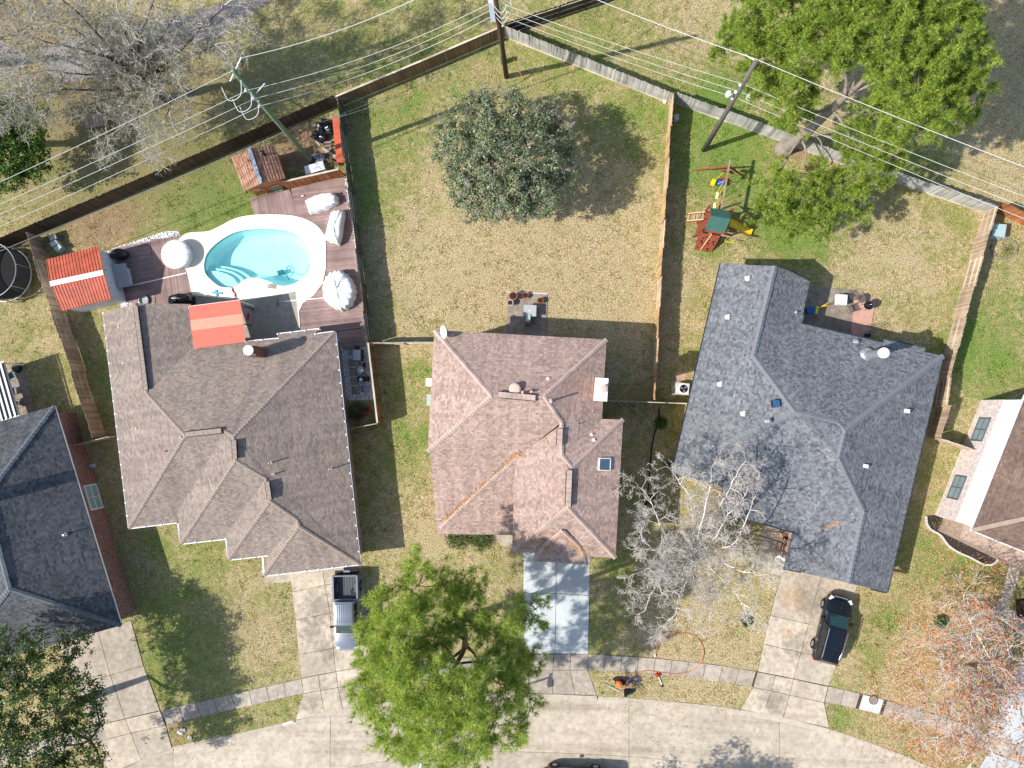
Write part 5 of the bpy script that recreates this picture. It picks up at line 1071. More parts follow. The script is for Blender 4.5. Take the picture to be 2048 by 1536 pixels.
# ================================================================== vehicles
def paint(name, c, rough=.25, metal=.3):
    t = NT(name); v = t.coord(); t.col(t.mix(t.noise(v, 2., 4), sc(c,.88), sc(c,1.06))); t.set(rough, metal, .5)
    t.b.inputs['Coat Weight'].default_value = .6; t.b.inputs['Coat Roughness'].default_value = .06; return t.m
paint('paint_black', S(14,17,24), .22, .0); paint('paint_silver', S(150,156,164,.8), .32, .5); paint('paint_dark', S(58,54,52), .4, .2); pm('tyre', S(28,28,28), .9, .15, 10); pm('rim', S(196,198,200,.9), .3, .1, 6, .8, .5); pm('chrome', S(222,226,230), .15, .05, 3, .9, .6); pm('lamp_red', S(170,24,22), .2, .1); pm('lamp_clear', S(214,220,224), .1, .1); pm('plastic_black', S(26,27,29), .55, .15); pm('bed_liner', S(86,88,90), .8, .15, 8)
class Car:
    def __init__(s, root): s.t = root
    def loft(s, secs, name, mat, smooth=True):
        m = MB(); k = len(secs[0]); n = len(secs)
        V = [p for sec in secs for p in sec]; F = [(i*k+j, (i+1)*k+j, (i+1)*k+j+1, i*k+j+1) for i in range(n-1) for j in range(k-1)]
        F += [tuple(range(k-1,-1,-1)), tuple(range((n-1)*k, n*k))] + [(i*k, i*k+k-1, (i+1)*k+k-1, (i+1)*k) for i in range(n-1)]
        o = m.add(V, F).build(name, mat, s.t, smooth=False, local=True)
        if smooth:
            b = o.modifiers.new('bevel', 'BEVEL'); b.width = .07; b.segments = 3; b.limit_method = 'ANGLE'; b.angle_limit = R(25); o.data.shade_smooth()
        return o
    def hull(s, st, mat, name='body', zb=.28):
        secs = []
        for x, w, sh, t in st:
            half = [(-w*.9, zb), (-w, zb+.25), (-w, sh-.16), (-w*.955, sh), (-w*.62, t), (0, t+.025)]
            secs.append([Vector((x, y, z)) for y, z in half]+[Vector((x, -y, z)) for y, z in half[-2::-1]])
        return s.loft(secs, name, mat)
    def cabin(s, st, mat, zbase, name='cabin'):
        s.cs = st; s.zb = zbase; secs = []
        for x, wb, wr, zr in st:
            half = [(-wb, zbase), (-wr, zr-.07), (-wr*.9, zr), (0, zr+.03)]
            secs.append([Vector((x, y, z)) for y, z in half]+[Vector((x, -y, z)) for y, z in half[-2::-1]])
        return s.loft(secs, name, mat)
    def ev(s, x):
        X = [c[0] for c in s.cs]; return [float(np.interp(x, X, [c[i] for c in s.cs])) for i in (1,2,3)]
    def ztop(s, x, y):
        wb, wr, zr = s.ev(x); return float(np.interp(abs(y), [0, wr*.9, wr], [zr+.03, zr, zr-.07]))
    def top_pane(s, x0, x1, y0, y1, name, mat, off=.014, nx=4, ny=6, taper=0.):
        V = []; F = []
        for i in range(nx+1):
            x = x0+(x1-x0)*i/nx
            for j in range(ny+1):
                y = (y0+(y1-y0)*j/ny)*(1+taper*(i/nx)); V.append(Vector((x, y, s.ztop(x, y)+off)))
        F = [(i*(ny+1)+j, (i+1)*(ny+1)+j, (i+1)*(ny+1)+j+1, i*(ny+1)+j+1) for i in range(nx) for j in range(ny)]
        return MB().add(V, F).build(name, mat, s.t, smooth=True, local=True)
    def side_pane(s, x0, x1, sd_, name, mat, f0=.12, f1=.9, sk0=0., sk1=0.):
        V = []
        for f in (f0, f1):
            for x in (x0+sk0*f, x1+sk1*f):
                wb, wr, zr = s.ev(x); V.append(Vector((x, sd_*((wb+(wr-wb)*f)+.014), s.zb+(zr-.07-s.zb)*f+.004)))
        return MB().add(V, [(0,1,3,2)]).build(name, mat, s.t, local=True)
    def wheel(s, x, y, r=.37, w=.24):
        sd_ = 1 if y > 0 else -1; m = MB(); n = 24; prof = [(r*.62,-w/2),(r*.94,-w/2),(r,-w*.3),(r,w*.3),(r*.94,w/2),(r*.62,w/2)]
        V = [Vector((x+q*math.cos(2*math.pi*j/n), y+z, r+q*math.sin(2*math.pi*j/n))) for q, z in prof for j in range(n)]
        F = [(i*n+j, i*n+(j+1)%n, (i+1)*n+(j+1)%n, (i+1)*n+j) for i in range(5) for j in range(n)]; ty = m.add(V, F).build('wheel', 'tyre', s.t, local=True)
        q = MB(); yo = y+sd_*w*.42; V = [Vector((x, yo+sd_*.02, r))]+[Vector((x+r*.64*math.cos(2*math.pi*j/n), yo, r+r*.64*math.sin(2*math.pi*j/n))) for j in range(n)]
        q.add(V, [(0, 1+j, 1+(j+1)%n) for j in range(n)])
        for j in range(5):
            a = 2*math.pi*j/5; q.beam(Vector((x, yo+sd_*.03, r)), Vector((x+r*.6*math.cos(a), yo+sd_*.03, r+r*.6*math.sin(a))), .07, .03, (0,1,0))
        q.build('rim', 'rim', ty, local=True)
    def mk(s, mb, name, mat, parent=None): return mb.build(name, mat, parent or s.t, local=True)
def suv(label, px, py, head, paintm='paint_black'):
    c = P(px, py); t = thing('suv', label, 'car', (c.x, c.y, .03), math.atan2(head[1], head[0])); s = Car(t)
    s.hull([(-2.5,.74,.86,.92),(-2.4,.9,1.0,1.04),(-1.5,.985,1.05,1.09),(0,.99,1.03,1.07),(.9,.99,1.0,1.05),(1.25,.98,.99,1.06),(1.9,.96,.92,1.01),(2.25,.9,.84,.92),(2.42,.8,.74,.8),(2.5,.62,.62,.66)], paintm)
    s.cabin([(-2.42,.84,.78,1.16),(-2.2,.88,.66,1.6),(-1.2,.9,.69,1.74),(-.1,.91,.71,1.75),(.35,.91,.69,1.7),(1.25,.9,.8,1.1)], paintm, 1.02)
    s.top_pane(.42, 1.2, -.62, .62, 'windshield', 'car_glass', taper=.14); s.top_pane(-2.38, -2.22, -.6, .6, 'rear_window', 'car_glass_black')
    s.top_pane(-.35, .28, -.46, .46, 'sunroof', 'car_glass_black', .02); s.top_pane(-1.35, -.4, -.46, .46, 'sunroof', 'car_glass_black', .02)
    for d in (-1, 1):
        s.side_pane(-.25, .55, d, 'side_window', 'car_glass_black', sk1=-.35); s.side_pane(-1.25, -.33, d, 'side_window', 'car_glass_black'); s.side_pane(-2.1, -1.35, d, 'side_window', 'car_glass_black', sk0=.25)
        s.mk(MB().box((.75, d*1.08, 1.08), (.16,.22,.15)), 'mirror', paintm); s.mk(MB().beam((-2.0, d*.66, 1.72), (.2, d*.68, 1.8), .04, .05), 'roof_rail', 'chrome')
        s.mk(MB().box((.05, d*1.0, .9), (.2,.05,.035)), 'door_handle', 'chrome'); s.mk(MB().box((-1.0, d*1.0, .92), (.2,.05,.035)), 'door_handle', 'chrome')
        s.mk(MB().box((2.22, d*.7, .86), (.34,.26,.1), d*-.5), 'headlight', 'lamp_clear'); s.mk(MB().box((-2.42, d*.8, .92), (.14,.22,.22), d*.4), 'tail_light', 'lamp_red')
        for x in (1.55, -1.5): s.wheel(x, d*.9, .37)
    s.mk(MB().beam((2.4,-.5,.8), (2.4,.5,.8), .1, .08), 'grille', 'chrome')
    for k in range(5): s.mk(MB().box((-1.85, -.44+.22*k, 1.74), (.7,.02,.02), 0, 0, -.09), 'roof_rib', 'plastic_black')
    for d in (-1, 1): s.mk(MB().box((1.75, d*.42, 1.05), (.9,.015,.02), d*-.05, 0, .1), 'hood_crease', 'plastic_black')
    s.mk(MB().beam((1.25,-.75,1.09), (1.25,.75,1.09), .08, .03), 'cowl', 'plastic_black')
    return t
suv('glossy black sport utility car parked beside the driveway of the grey roofed house', 1657, 1252, (32,121))
suv('dark car parked on the street pavement past the kerb', 1150, 1553, (-1,.02))
def pickup():
    c = P(700, 1219); t = thing('pickup_truck', 'silver grey pickup truck with empty bed parked on the driveway', 'truck', (c.x, c.y, .03), math.atan2(-115, 4)); s = Car(t)
    s.hull([(-1.05,.96,1.1,1.12),(-.5,.97,1.12,1.14),(.9,.97,1.1,1.13),(1.35,.97,1.08,1.16),(2.0,.96,1.04,1.12),(2.45,.92,.98,1.04),(2.68,.84,.86,.92),(2.8,.66,.7,.74)], 'paint_silver', zb=.4)
    s.cabin([(-1.02,.86,.7,1.7),(-.85,.88,.7,1.8),(0,.89,.71,1.83),(.65,.89,.7,1.8),(1.35,.9,.82,1.17)], 'paint_silver', 1.1)
    s.top_pane(.72, 1.31, -.6, .6, 'windshield', 'car_glass', taper=.2); s.mk(MB().add([(-1.045,-.6,1.25),(-1.045,.6,1.25),(-1.04,.55,1.62),(-1.04,-.55,1.62)], [(0,1,2,3)]), 'rear_window', 'car_glass_black')
    for k in range(7): s.mk(MB().box((-.15, -.48+.16*k, s.ztop(-.15, -.48+.16*k)+.005), (1.3,.03,.02)), 'roof_rib', 'paint_silver')
    for d in (-1, 1):
        s.side_pane(-.2, .75, d, 'side_window', 'car_glass_black', sk1=-.2); s.side_pane(-.85, -.28, d, 'side_window', 'car_glass_black')
        s.mk(MB().box((.95, d*1.1, 1.15), (.14,.26,.18)), 'mirror', 'plastic_black'); s.mk(MB().box((2.55, d*.72, .92), (.26,.28,.14), d*-.35), 'headlight', 'lamp_clear')
        side = MB().box((-1.95, d*.93, .82), (1.82,.09,.84)).box((-1.95, d*.91, 1.25), (1.84,.12,.05)); s.mk(side, 'bed_side', 'paint_silver'); s.mk(MB().box((-2.85, d*.86, 1.0), (.06,.16,.36)), 'tail_light', 'lamp_red')
        s.mk(MB().box((-1.9, d*.72, .82), (.7,.24,.25)), 'wheel_well', 'bed_liner')
        for x in (1.75, -1.9): s.wheel(x, d*.9, .39, .26)
        s.mk(MB().box((.1, d*.985, 1.0), (.2,.04,.04)), 'door_handle', 'plastic_black')
    s.mk(MB().box((-1.95, 0, .68), (1.8,1.78,.06)), 'bed_floor', 'bed_liner')
    for k in range(7): s.mk(MB().box((-1.95, -.6+.2*k, .72), (1.76,.05,.03)), 'bed_rib', 'bed_liner')
    s.mk(MB().box((-2.84, 0, .88), (.08,1.76,.72)), 'tailgate', 'paint_silver'); s.mk(MB().box((-1.1, 0, .95), (.06,1.76,.6)).box((-1.08,0,1.27), (.09,1.86,.05)), 'bed_wall', 'paint_silver')
    s.mk(MB().box((-3.0, 0, .55), (.22,1.8,.18)), 'rear_bumper', 'plastic_black'); s.mk(MB().box((-3.05, 0, .62), (.14,.5,.1)), 'bumper_step', 'chrome'); s.mk(MB().box((2.78, 0, .56), (.2,1.7,.2)), 'front_bumper', 'chrome'); s.mk(MB().beam((1.36,-.8,1.19), (1.36,.8,1.19), .1, .03), 'cowl', 'plastic_black')
    s.mk(MB().box((-1.5, .55, .8), (.5,.4,.22)), 'tool_tray', 'plastic_black'); s.mk(MB().box((0,0,.36),(5.2,1.4,.16)), 'chassis', 'plastic_black')
pickup()
# street lamp at the kerb
pm('lamp_grey', S(168,178,186), .45, .08, 3, .5); sl_ = thing('street_lamp', 'grey street lamp with a cone shaped head below the front pine', 'street lamp', P(880,1420))
b_ = P(880,1420); tp_ = P(843,1526,8.3); MB().tube(spline([b_-Vector((0,0,.3)), b_+Vector((0,0,4)), b_+Vector((0,0,7.8)), tp_+Vector((0,.25,.1))], 6), .07, 10).build('mast', 'lamp_grey', sl_, smooth=True)
d_ = Vector((.03,-1,0)); m = MB(); m.tube([tp_+Vector((0,.3,.05)), tp_, tp_+d_*.35, tp_+d_*.7], [.05,.1,.2,.17], 12); m.build('lamp_head', 'lamp_grey', sl_, smooth=True)
# ================================================================== pool yard
pm('red_tin', S(186,92,68,.9), .6, .38, 1.3); pm('coral_cloth', S(226,116,96,.92), .8, .12, 2); pm('coral_pale', S(250,150,126,.98), .8, .05, 3); pm('shed_wall', S(214,216,220,.9), .6, .06, 2); pm('black_plastic', S(24,26,30), .45, .2, 6); pm('bag_black', S(20,21,24), .25, .3, 8, 0, .6); pm('tarp_white', S(246,246,244,.95), .75, .05, 3, bump=.3); pm('grey_top', S(176,178,180,.9), .5, .1, 3); pm('steel', S(150,152,154), .4, .15, 4, .6); pm('terracotta', S(164,92,62), .85, .25, 6); pm('soil', S(52,38,30), .95, .3, 9); pm('pale_pot', S(196,196,192), .7, .15, 5); pm('blue_plastic', S(36,96,180), .4, .1); pm('red_plastic', S(176,40,36), .4, .1); pm('green_canvas', S(58,98,88), .85, .12, 3); pm('playwood', S(138,70,50), .75, .25, 5); pm('slide_yellow', S(238,196,36), .35, .08, 3); pm('cream_seat', S(240,232,176), .5, .06); pm('white_plastic', S(232,238,238,.95), .35, .05); pm('lime', S(206,220,70), .4, .08); pm('orange_plastic', S(226,110,50), .4, .1); pm('rope', S(226,200,130), .8, .1); pm('purple', S(150,110,190), .5, .1); pm('teal_cloth', S(58,128,126), .8, .15); pm('mulch', S(54,48,46), .95, .4, 8, bump=.6); pm('edging', S(206,196,186,.9), .85, .15, 4); pm('ac_cream', S(206,204,188,.9), .5, .08, 3); pm('cabinet_green', S(170,192,186,.9), .5, .06, 3); pm('rust', S(120,84,66), .8, .3, 8); pm('chair_metal', S(96,88,84), .6, .15, 6)
# red roofed pool shed: long roof with a white ridge strip, grey walls, bar counter on the deck side
sh = thing('shed', 'pool shed with rusty red metal roof and white ridge strip', 'shed', P(175,560)); h_ = 2.5
ra, rb_ = P(101,568,h_+.55), P(207,545,h_+.55)
Q = {'nw': P(93,519,h_), 'ne': P(196,492,h_), 'se': P(222,598,h_), 'sw': P(124,622,h_)}
rfl = []
for nm, (a, b, c, d) in (('n', (Q['nw'], Q['ne'], rb_, ra)), ('s', (ra, rb_, Q['se'], Q['sw']))):
    m = MB(); u = Vector((0,0,-.06)); m.add([a,b,c,d,a+u,b+u,c+u,d+u], [(3,2,1,0),(4,5,6,7),(0,1,5,4),(1,2,6,5),(2,3,7,6),(3,0,4,7)]); r_ = m.build('roof', 'red_tin', sh)
    k = MB(); n = 17
    for i in range(n+1): p, q = a.lerp(b, i/n), d.lerp(c, i/n); k.beam(p+Vector((0,0,.02)), q+Vector((0,0,.02)), .04, .03)
    tag(k.build('roof_rib', 'red_tin', r_), kind='stuff')
MB().beam(ra+Vector((0,0,.04)), rb_+Vector((0,0,.04)), .38, .05).build('ridge_strip', 'trim_white', sh)
f = offset_poly([Vector((Q[k].x, Q[k].y, 0)) for k in ('nw','ne','se','sw')], .18); MB().prism(f, 0, h_-.08).build('wall', 'shed_wall', sh)
ct = P(240,551,1.0); cq = P2([(222,529),(251,526),(261,572),(232,577)], 1.0); MB().prism(cq, .92, .98).build('counter', 'grey_top', sh); MB().prism(offset_poly(cq, .25), .02, .92).build('counter_base', 'shed_wall', sh)
for x, y in ((201,507),(203,516),(207,541),(216,567),(219,577)): MB().beam(P(x,y,2.35), P(x+10,y-3,2.3), .07, .05).build('bracket', 'trim_white', sh)
# covered dark grill by the shed
gr = thing('covered_grill', 'dark blue black covered grill beside the red roofed shed', 'grill', P(247,512)); c = P(247,512)
m = MB().blob(c+Vector((0,0,.55)), (.72,.45,.55), 4, .1); m.build('cover', 'bag_black', gr, smooth=True)
# round spa with a marbled cover
sp = thing('hot_tub', 'round white spa with a stained white cover on the coping', 'hot tub', P(360,512)); c = P(362,513)
MB().lathe(c, [(1.0,.1),(1.08,.12),(1.1,.8),(1.05,.84)], 36).build('tub', 'shed_wall', sp, smooth=False)
t = NT('spa_cover'); v = t.coord(); a = t.noise(v, .9, 4, .6, 1.5); t.col(t.ramp(a, [(.36, S(236,240,244)), (.52, S(246,246,246)), (.6, S(226,190,170)), (.68, S(244,244,244))])); t.set(.5)
MB().lathe(c+Vector((0,0,.84)), [(1.12,0),(1.14,.03),(1.12,.08),(.6,.12),(.05,.14)], 36).build('cover', 'spa_cover', sp, smooth=True)
def draped(label, poly, h, seed, name='covered_lounger', cat='furniture cover', mat='tarp_white', bulge=.12, z=.08):
    pts = P2(poly, .4); c = sum(pts, Vector())/len(pts); rg = random.Random(seed); t = thing(name, label, cat, (c.x,c.y,z)); n = 40; V = []; F = []
    loop = spline(pts+[pts[0]], 8)[:-1]; n = len(loop); rings = [(1.04,0),(1.0,.45),(.97,.8),(.86,.96),(.55,1.03),(.2,1.08),(.02,1.1)]
    for k, (s_, zz) in enumerate(rings):
        for i, p in enumerate(loop):
            wv = 1+(.035*math.sin(i*1.3+seed)+rg.uniform(-.02,.02))*(1 if k < 4 else .4); q = c+(p-c)*s_*wv; V.append(Vector((q.x, q.y, z+h*zz*(1+rg.uniform(-.03,.03)+(.05*math.sin(i*.5+seed) if k > 1 else 0)))))
    for k in range(len(rings)-1): F += [(k*n+i, k*n+(i+1)%n, (k+1)*n+(i+1)%n, (k+1)*n+i) for i in range(n)]
    F.append(tuple(range((len(rings)-1)*n, len(rings)*n))); MB().add(V, F).build('cover', mat, t, smooth=True); return t
draped('sun lounger under a white cover lying across the deck planks near the cedar screen', [(612,404),(616,401),(640,390),(668,388),(675,402),(672,408),(650,418),(622,426),(618,420)], .75, 3)
draped('narrow lounger under a white cover standing along the old grey fence', [(664,424),(684,422),(688,432),(680,484),(672,486),(652,478),(654,466)], .8, 5)
draped('large round patio table under a white cover at the corner of the deck', [(664,546),(680,542),(696,552),(708,570),(710,590),(700,612),(684,620),(664,612),(652,600),(648,580),(652,560)], .95, 8, 'covered_table')
tag(MB().box(P(605,392,.12), (.18,.1,.08), .4).build('paper_cup', 'white_plastic'), 'tiny white object lying on the deck planks by the cedar screen', 'cup')
# coral awning over the patio
aw = thing('awning', 'coral red fabric awning over the pool patio beside the brown roof', 'awning', P(435,650)); za = 2.9
bands = [(0,.33,'coral_cloth'),(.33,.58,'coral_pale'),(.58,1,'coral_cloth')]; tl, tr_, br, bl = P(377,613,za-.1), P(480,600,za-.1), P(491,683,za+.25), P(388,697,za+.25)
for a, b, mt in bands:
    p = [tl.lerp(bl,a), tr_.lerp(br,a), tr_.lerp(br,b), tl.lerp(bl,b)]; sag = Vector((0,0,-.04)); m = MB(); m.add(p+[q-Vector((0,0,.03)) for q in p], [(3,2,1,0),(4,5,6,7),(0,1,5,4),(1,2,6,5),(2,3,7,6),(3,0,4,7)]); m.build('canopy', mt, aw)
for p in (tl, tr_): MB().tube([Vector((p.x,p.y-.1,.1)), p-Vector((0,.1,.05))], .05, 8).build('post', 'trim_white', aw)
MB().tube([tl-Vector((0,0,.06)), tr_-Vector((0,0,.06))], .05, 8).build('front_bar', 'trim_white', aw)
fl_ = thing('foosball_rods', 'dark metal stand with a red seat on the shaded pool patio', 'exercise stand', P(500,640)); 
m = MB().tube([P(488,612,.9), P(506,618,.9)], .05, 8).tube([P(506,618,.9), P(506,620,.13)], .05, 8).tube([P(488,648,.7), P(502,651,.2)], .04, 8); m.build('frame', 'black_plastic', fl_); MB().box(P(496,634,.5), (.14,.55,.1), -.1).build('seat', 'red_plastic', fl_)
bm = thing('push_broom', 'white handled push broom lying across the coping edge', 'broom', P(565,602)); MB().tube([P(556,603,.17), P(580,603,.17)], .02, 6).build('handle', 'white_paint', bm); MB().box(P(555,605,.18), (.1,.5,.08), .1).build('head', 'terracotta', bm)
pm('float_blue', S(96,172,214), .4, .1); toy = thing('pool_float', 'blue cross shaped pool float lying on the coping', 'pool toy', P(434,586)); c = P(434,586,.16); MB().box(c, (.8,.14,.08), -.1).build('arm', 'float_blue', toy); MB().box(c+Vector((-.05,.0,.003)), (.14,.5,.08), .2).build('arm', 'float_blue', toy)
pn = thing('pool_noodle', 'red and white twisted strip lying on the coping by the awning', 'pool toy', P(467,588)); MB().tube(spline([P(462,575,.17), P(466,583,.17), P(470,590,.17), P(469,600,.17)], 5), .05, 8).build('strip', 'red_plastic', pn)
for k, (x, y) in enumerate(((463,577),(468,587),(470,595))): MB().box(P(x,y,.2), (.12,.06,.06), .6).build('white_band', 'white_paint', pn)
cvr = draped('black covered bin at the eave beside the coping', [(340,594),(365,588),(384,592),(384,608),(345,612)], .9, 11, 'covered_bin', 'furniture cover', 'bag_black')
bw = thing('water_bowl', 'grey blue basin among the white pebbles at the eave', 'basin', P(292,603)); MB().lathe(P(290,602), [(.3,.03),(.42,.25),(.36,.26),(.26,.1)], 18).build('bowl', 'steel', bw)
# shingled shed
sd2 = thing('shed', 'small wooden shed with orange shingle roof and silver ridge strip', 'shed', P(540,345)); z0, z1 = 2.2, 3.0
E1, E2, E3, E4 = P(462,314,z0), P(488,382,z0), P(570,356,z0), P(548,289,z0); G1, G2 = P(498,297,z1), P(522,367,z1)
for a, b, c, d in ((E1,E2,G2,G1),(G1,G2,E3,E4)):
    u = Vector((0,0,-.08)); r_ = MB().add([a,b,c,d,a+u,b+u,c+u,d+u], [(0,1,2,3),(7,6,5,4),(1,0,4,5),(2,1,5,6),(3,2,6,7),(0,3,7,4)]).build('roof', 'shingle_shed', sd2, uv=True)
    k = MB()
    for i in range(1, 8): p, q = a.lerp(d, i/8), b.lerp(c, i/8); k.beam(p+Vector((0,0,.015)), q+Vector((0,0,.015)), .025, .03)
    tag(k.build('batten', 'terracotta', r_), kind='stuff')
m = MB()
for i in range(12): p, q = G1.lerp(G2, i/12), G1.lerp(G2, (i+1)/12); m.beam(p+Vector((0,0,.05+random.uniform(0,.02))), q+Vector((0,0,.05+random.uniform(0,.02))), .3+random.uniform(-.06,.06), .04)
m.build('ridge_strip', 'metal_flue', sd2)
f = offset_poly([Vector((p.x,p.y,0)) for p in (E1,E2,E3,E4)], .22); MB().prism(f, 0, z0).build('wall', 'wood_cedar', sd2)
ga, gb_ = f[0], f[1]
wE2 = min(f, key=lambda p: (p-Vector((E2.x,E2.y,0))).length); wE3 = min(f, key=lambda p: (p-Vector((E3.x,E3.y,0))).length)
gm_ = (wE2+wE3)/2; MB().add([Vector((wE2.x,wE2.y,z0-.02)), Vector((wE3.x,wE3.y,z0-.02)), Vector((gm_.x,gm_.y,z1-.15)), Vector((wE2.x,wE2.y,z0-.02))+Vector((-.05,.1,0)), Vector((wE3.x,wE3.y,z0-.02))+Vector((-.05,.1,0)), Vector((gm_.x,gm_.y,z1-.15))+Vector((-.05,.1,0))], [(0,1,2),(5,4,3),(0,3,4,1),(1,4,5,2),(2,5,3,0)]).build('gable', 'wood_cedar', sd2)
on_wall(wE2, wE3, 'window', sd2, 520, 380, .8, .5, 'wood_cedar', 'window_glass', 2, 1, .04); on_wall(wE2, wE3, 'door', sd2, 552, 376, .85, 1.4, 'wood_cedar', 'window_glass', 1, 1, .03)
p = P(528,308,2.75); MB().lathe(p, [(.1,-.2),(.1,.35),(.15,.36),(.15,.45),(.03,.5)], 12).build('stove_pipe', 'black_plastic', sd2)
# junk behind the cedar screen
for k, (x, y, r, lb) in enumerate(((650,262,.62,'glossy black rubbish bag heaped nearest the red shelf'),(640,275,.5,'low black rubbish bag lying open beside the heaped bag'),(652,250,.4,'small black rubbish bag on top of the junk corner'))):
    tag(MB().blob(P(x,y)+Vector((0,0,r*.55)), (r*1.15,r*.9,r*.6), k+20, .28, 12).build('rubbish_bag', 'bag_black', smooth=False), lb, 'rubbish bag')
for k, (a, b, w, lb, mt) in enumerate((((644,296),(672,314),.22,'wide pale board lying across the scrap pile','wood_tan'),((628,278),(640,292),.12,'short thin pale board beside the rubbish bags','rail_pale'),((652,318),(674,330),.16,'dark board leaning at the foot of the red shelf','wood_dark'),((660,312),(664,332),.14,'old dark plank lying in the scrap pile','wood_dark'))):
    tag(MB().beam(P(*a,.25+.05*k), P(*b,.35+.04*k), w, .05).build('scrap_board', mt), lb, 'board')
tag(MB().blob(P(640,318)+Vector((0,0,.3)), (.5,.4,.32), 33, .3, 10).build('tarp_bundle', 'steel'), 'crumpled grey tarp bundle beside the greenish pole foot', 'tarp')
tb = thing('storage_tub', 'white plastic tub with rumpled lining behind the cedar screen', 'tub', P(628,340)); q = P2([(608,333),(645,322),(650,338),(612,350)], .6); MB().prism(q, .05, .62).build('tub', 'white_plastic', tb); MB().prism(offset_poly(q,.12), .6, .63).build('lining', 'tarp_white', tb); MB().blob(P(632,336,.66), (.35,.12,.05), 3, .3, 8).build('rag', 'pebble', tb)
for k in range(4): tag(MB().box(P(655,285+7*k,.15), (.6,.16,.12), .05).build('paver_block', 'concrete_patio'), 'grey block in the short row beside the red shelf', 'block', 'blocks beside the red shelf')
for k, (x, y) in enumerate(((110,476),(112,488),(120,497))): tag(MB().box(P(x,y,.3), (.55,.4,.6), .4+k*.2).build('bucket_stack', ('steel','pale_pot','cabinet_green')[k]), ('grey crate in the shaded corner behind the red roofed shed','pale crate beside the tan fence corner','greenish crate nearest the red roofed shed wall')[k], 'crate')
# trampoline beyond the fence
tm = thing('trampoline', 'round black trampoline with a net enclosure beside the tan fence', 'trampoline', P(28,552)); c = P(24,552); rt = 2.15
def ringtube(c, r, z, t, n=40): return [c+Vector((r*math.cos(2*math.pi*i/n), r*math.sin(2*math.pi*i/n), z)) for i in range(n+1)]
MB().tube(ringtube(c, rt, .8, 0), .05, 8).build('frame', 'steel', tm); MB().lathe(c+Vector((0,0,.78)), [(rt*.92,0),(rt*.92,.02)], 40).build('mat', 'tyre', tm); MB().tube(ringtube(c, rt, 2.5, 0), .035, 8).build('top_ring', 'steel', tm)
t = NT('net'); out = t.t.nodes['Material Output']; t.col((.01,.012,.014)); t.set(.8); tr = t.n('ShaderNodeBsdfTransparent'); mx = t.n('ShaderNodeMixShader'); mx.inputs[0].default_value = .6; t.l(tr.outputs[0], mx.inputs[1]); t.l(t.b.outputs[0], mx.inputs[2]); t.l(mx.outputs[0], out.inputs[0])
n = 40; V = ringtube(c, rt*.97, .8, 0)[:-1]+ringtube(c, rt*.97, 2.48, 0)[:-1]; MB().add(V, [(i,(i+1)%n,n+(i+1)%n,n+i) for i in range(n)]).build('net', 'net', tm)
for i in range(8): a = 2*math.pi*i/8+.2; q = c+Vector((rt*math.cos(a)*1.02, rt*math.sin(a)*1.02, 0)); MB().tube([q, q+Vector((0,0,2.5))], .035, 8).build('pole', 'steel', tm)
for i in range(4): a = 2*math.pi*i/4+.4; q = c+Vector((rt*math.cos(a), rt*math.sin(a), 0)); MB().tube([q+Vector((0,0,.8)), q+Vector((.15*math.cos(a),.15*math.sin(a),.03)), q+Vector((-.5*math.sin(a),.5*math.cos(a),.03)), q+Vector((-.5*math.sin(a),.5*math.cos(a),.8))], .035, 8).build('leg', 'steel', tm)
# pergola and chairs (far west)
struct('patio', MB().prism(P2([(-60,745),(48,738),(70,820),(-40,850)]), -.05, .03), 'concrete_patio')
pg = thing('pergola', 'white slatted pergola behind the dark grey roof', 'pergola', P(-20,790))
ea, eb = P(4,724,2.6), P(35,832,2.6); d = (eb-ea).normalized(); nn_ = Vector((-d.y,d.x,0)); nn_ = nn_ if nn_.x < 0 else -nn_
pm('pergola_panel', S(70,74,78), .7); pl_ = [ea, eb, eb+nn_*3.4, ea+nn_*3.4]; MB().prism([Vector((p.x,p.y,0)) for p in pl_], 2.30, 2.33).build('roof_panel', 'pergola_panel', pg)  # dark sheet added under the slats so the pergola casts a solid shadow
for i in range(9): MB().beam(ea+nn_*(.15+.36*i), eb+nn_*(.15+.36*i), .13, .05).build('slat', 'trim_white', pg)
for e_ in (ea, eb): MB().beam(e_-Vector((0,0,.12))-nn_*.1, e_-Vector((0,0,.12))+nn_*3.4, .1, .16).build('beam', 'trim_white', pg); MB().beam(Vector((e_.x,e_.y,0))+nn_*.2, e_+nn_*.2-Vector((0,0,.2)), .11, .11).build('post', 'trim_white', pg)
def lawn_chair(label, px, py, mat, rz):
    c = P(px,py); t = thing('folding_chair', label, 'chair', c, rz); MB().box((0,0,.42),(.5,.5,.05)).build('seat', mat, t, local=True); MB().box((-.27,0,.68),(.06,.5,.5),0,0,-.25).build('backrest', mat, t, local=True)
    for x in (-.22,.22):
        for y in (-.24,.24): MB().tube([(x,y,.42),(x*1.3,y*1.1,.03)], .018, 6).build('leg', 'black_plastic', t, local=True)
    return t
lawn_chair('green folding chair on the shaded patio by the white pergola', 28, 752, 'teal_cloth', .5); lawn_chair('blue folding chair on the shaded patio by the white pergola', 30, 783, 'blue_plastic', .2); lawn_chair('black folding chair nearest the dark roof corner by the white pergola', 36, 808, 'black_plastic', -.3)
rt_ = thing('reel', 'black round hose reel on the lawn edge by the white pergola', 'hose reel', P(36,736)); MB().lathe(P(36,736), [(.35,.05),(.38,.1),(.38,.22),(.3,.26)], 16).build('drum', 'black_plastic', rt_)
st_ = thing('meter', 'pale blue gas meter against the red brick wall', 'gas meter', P(186,934)); MB().tube([P(186,934), P(186,934)+Vector((0,0,.6))], .04, 8).tube([P(184,930,.5), P(190,938,.5)], .04, 8).build('pipe', 'steel', st_); MB().box(P(185,931,.7), (.3,.25,.3)).build('gauge', 'cabinet_green', st_)
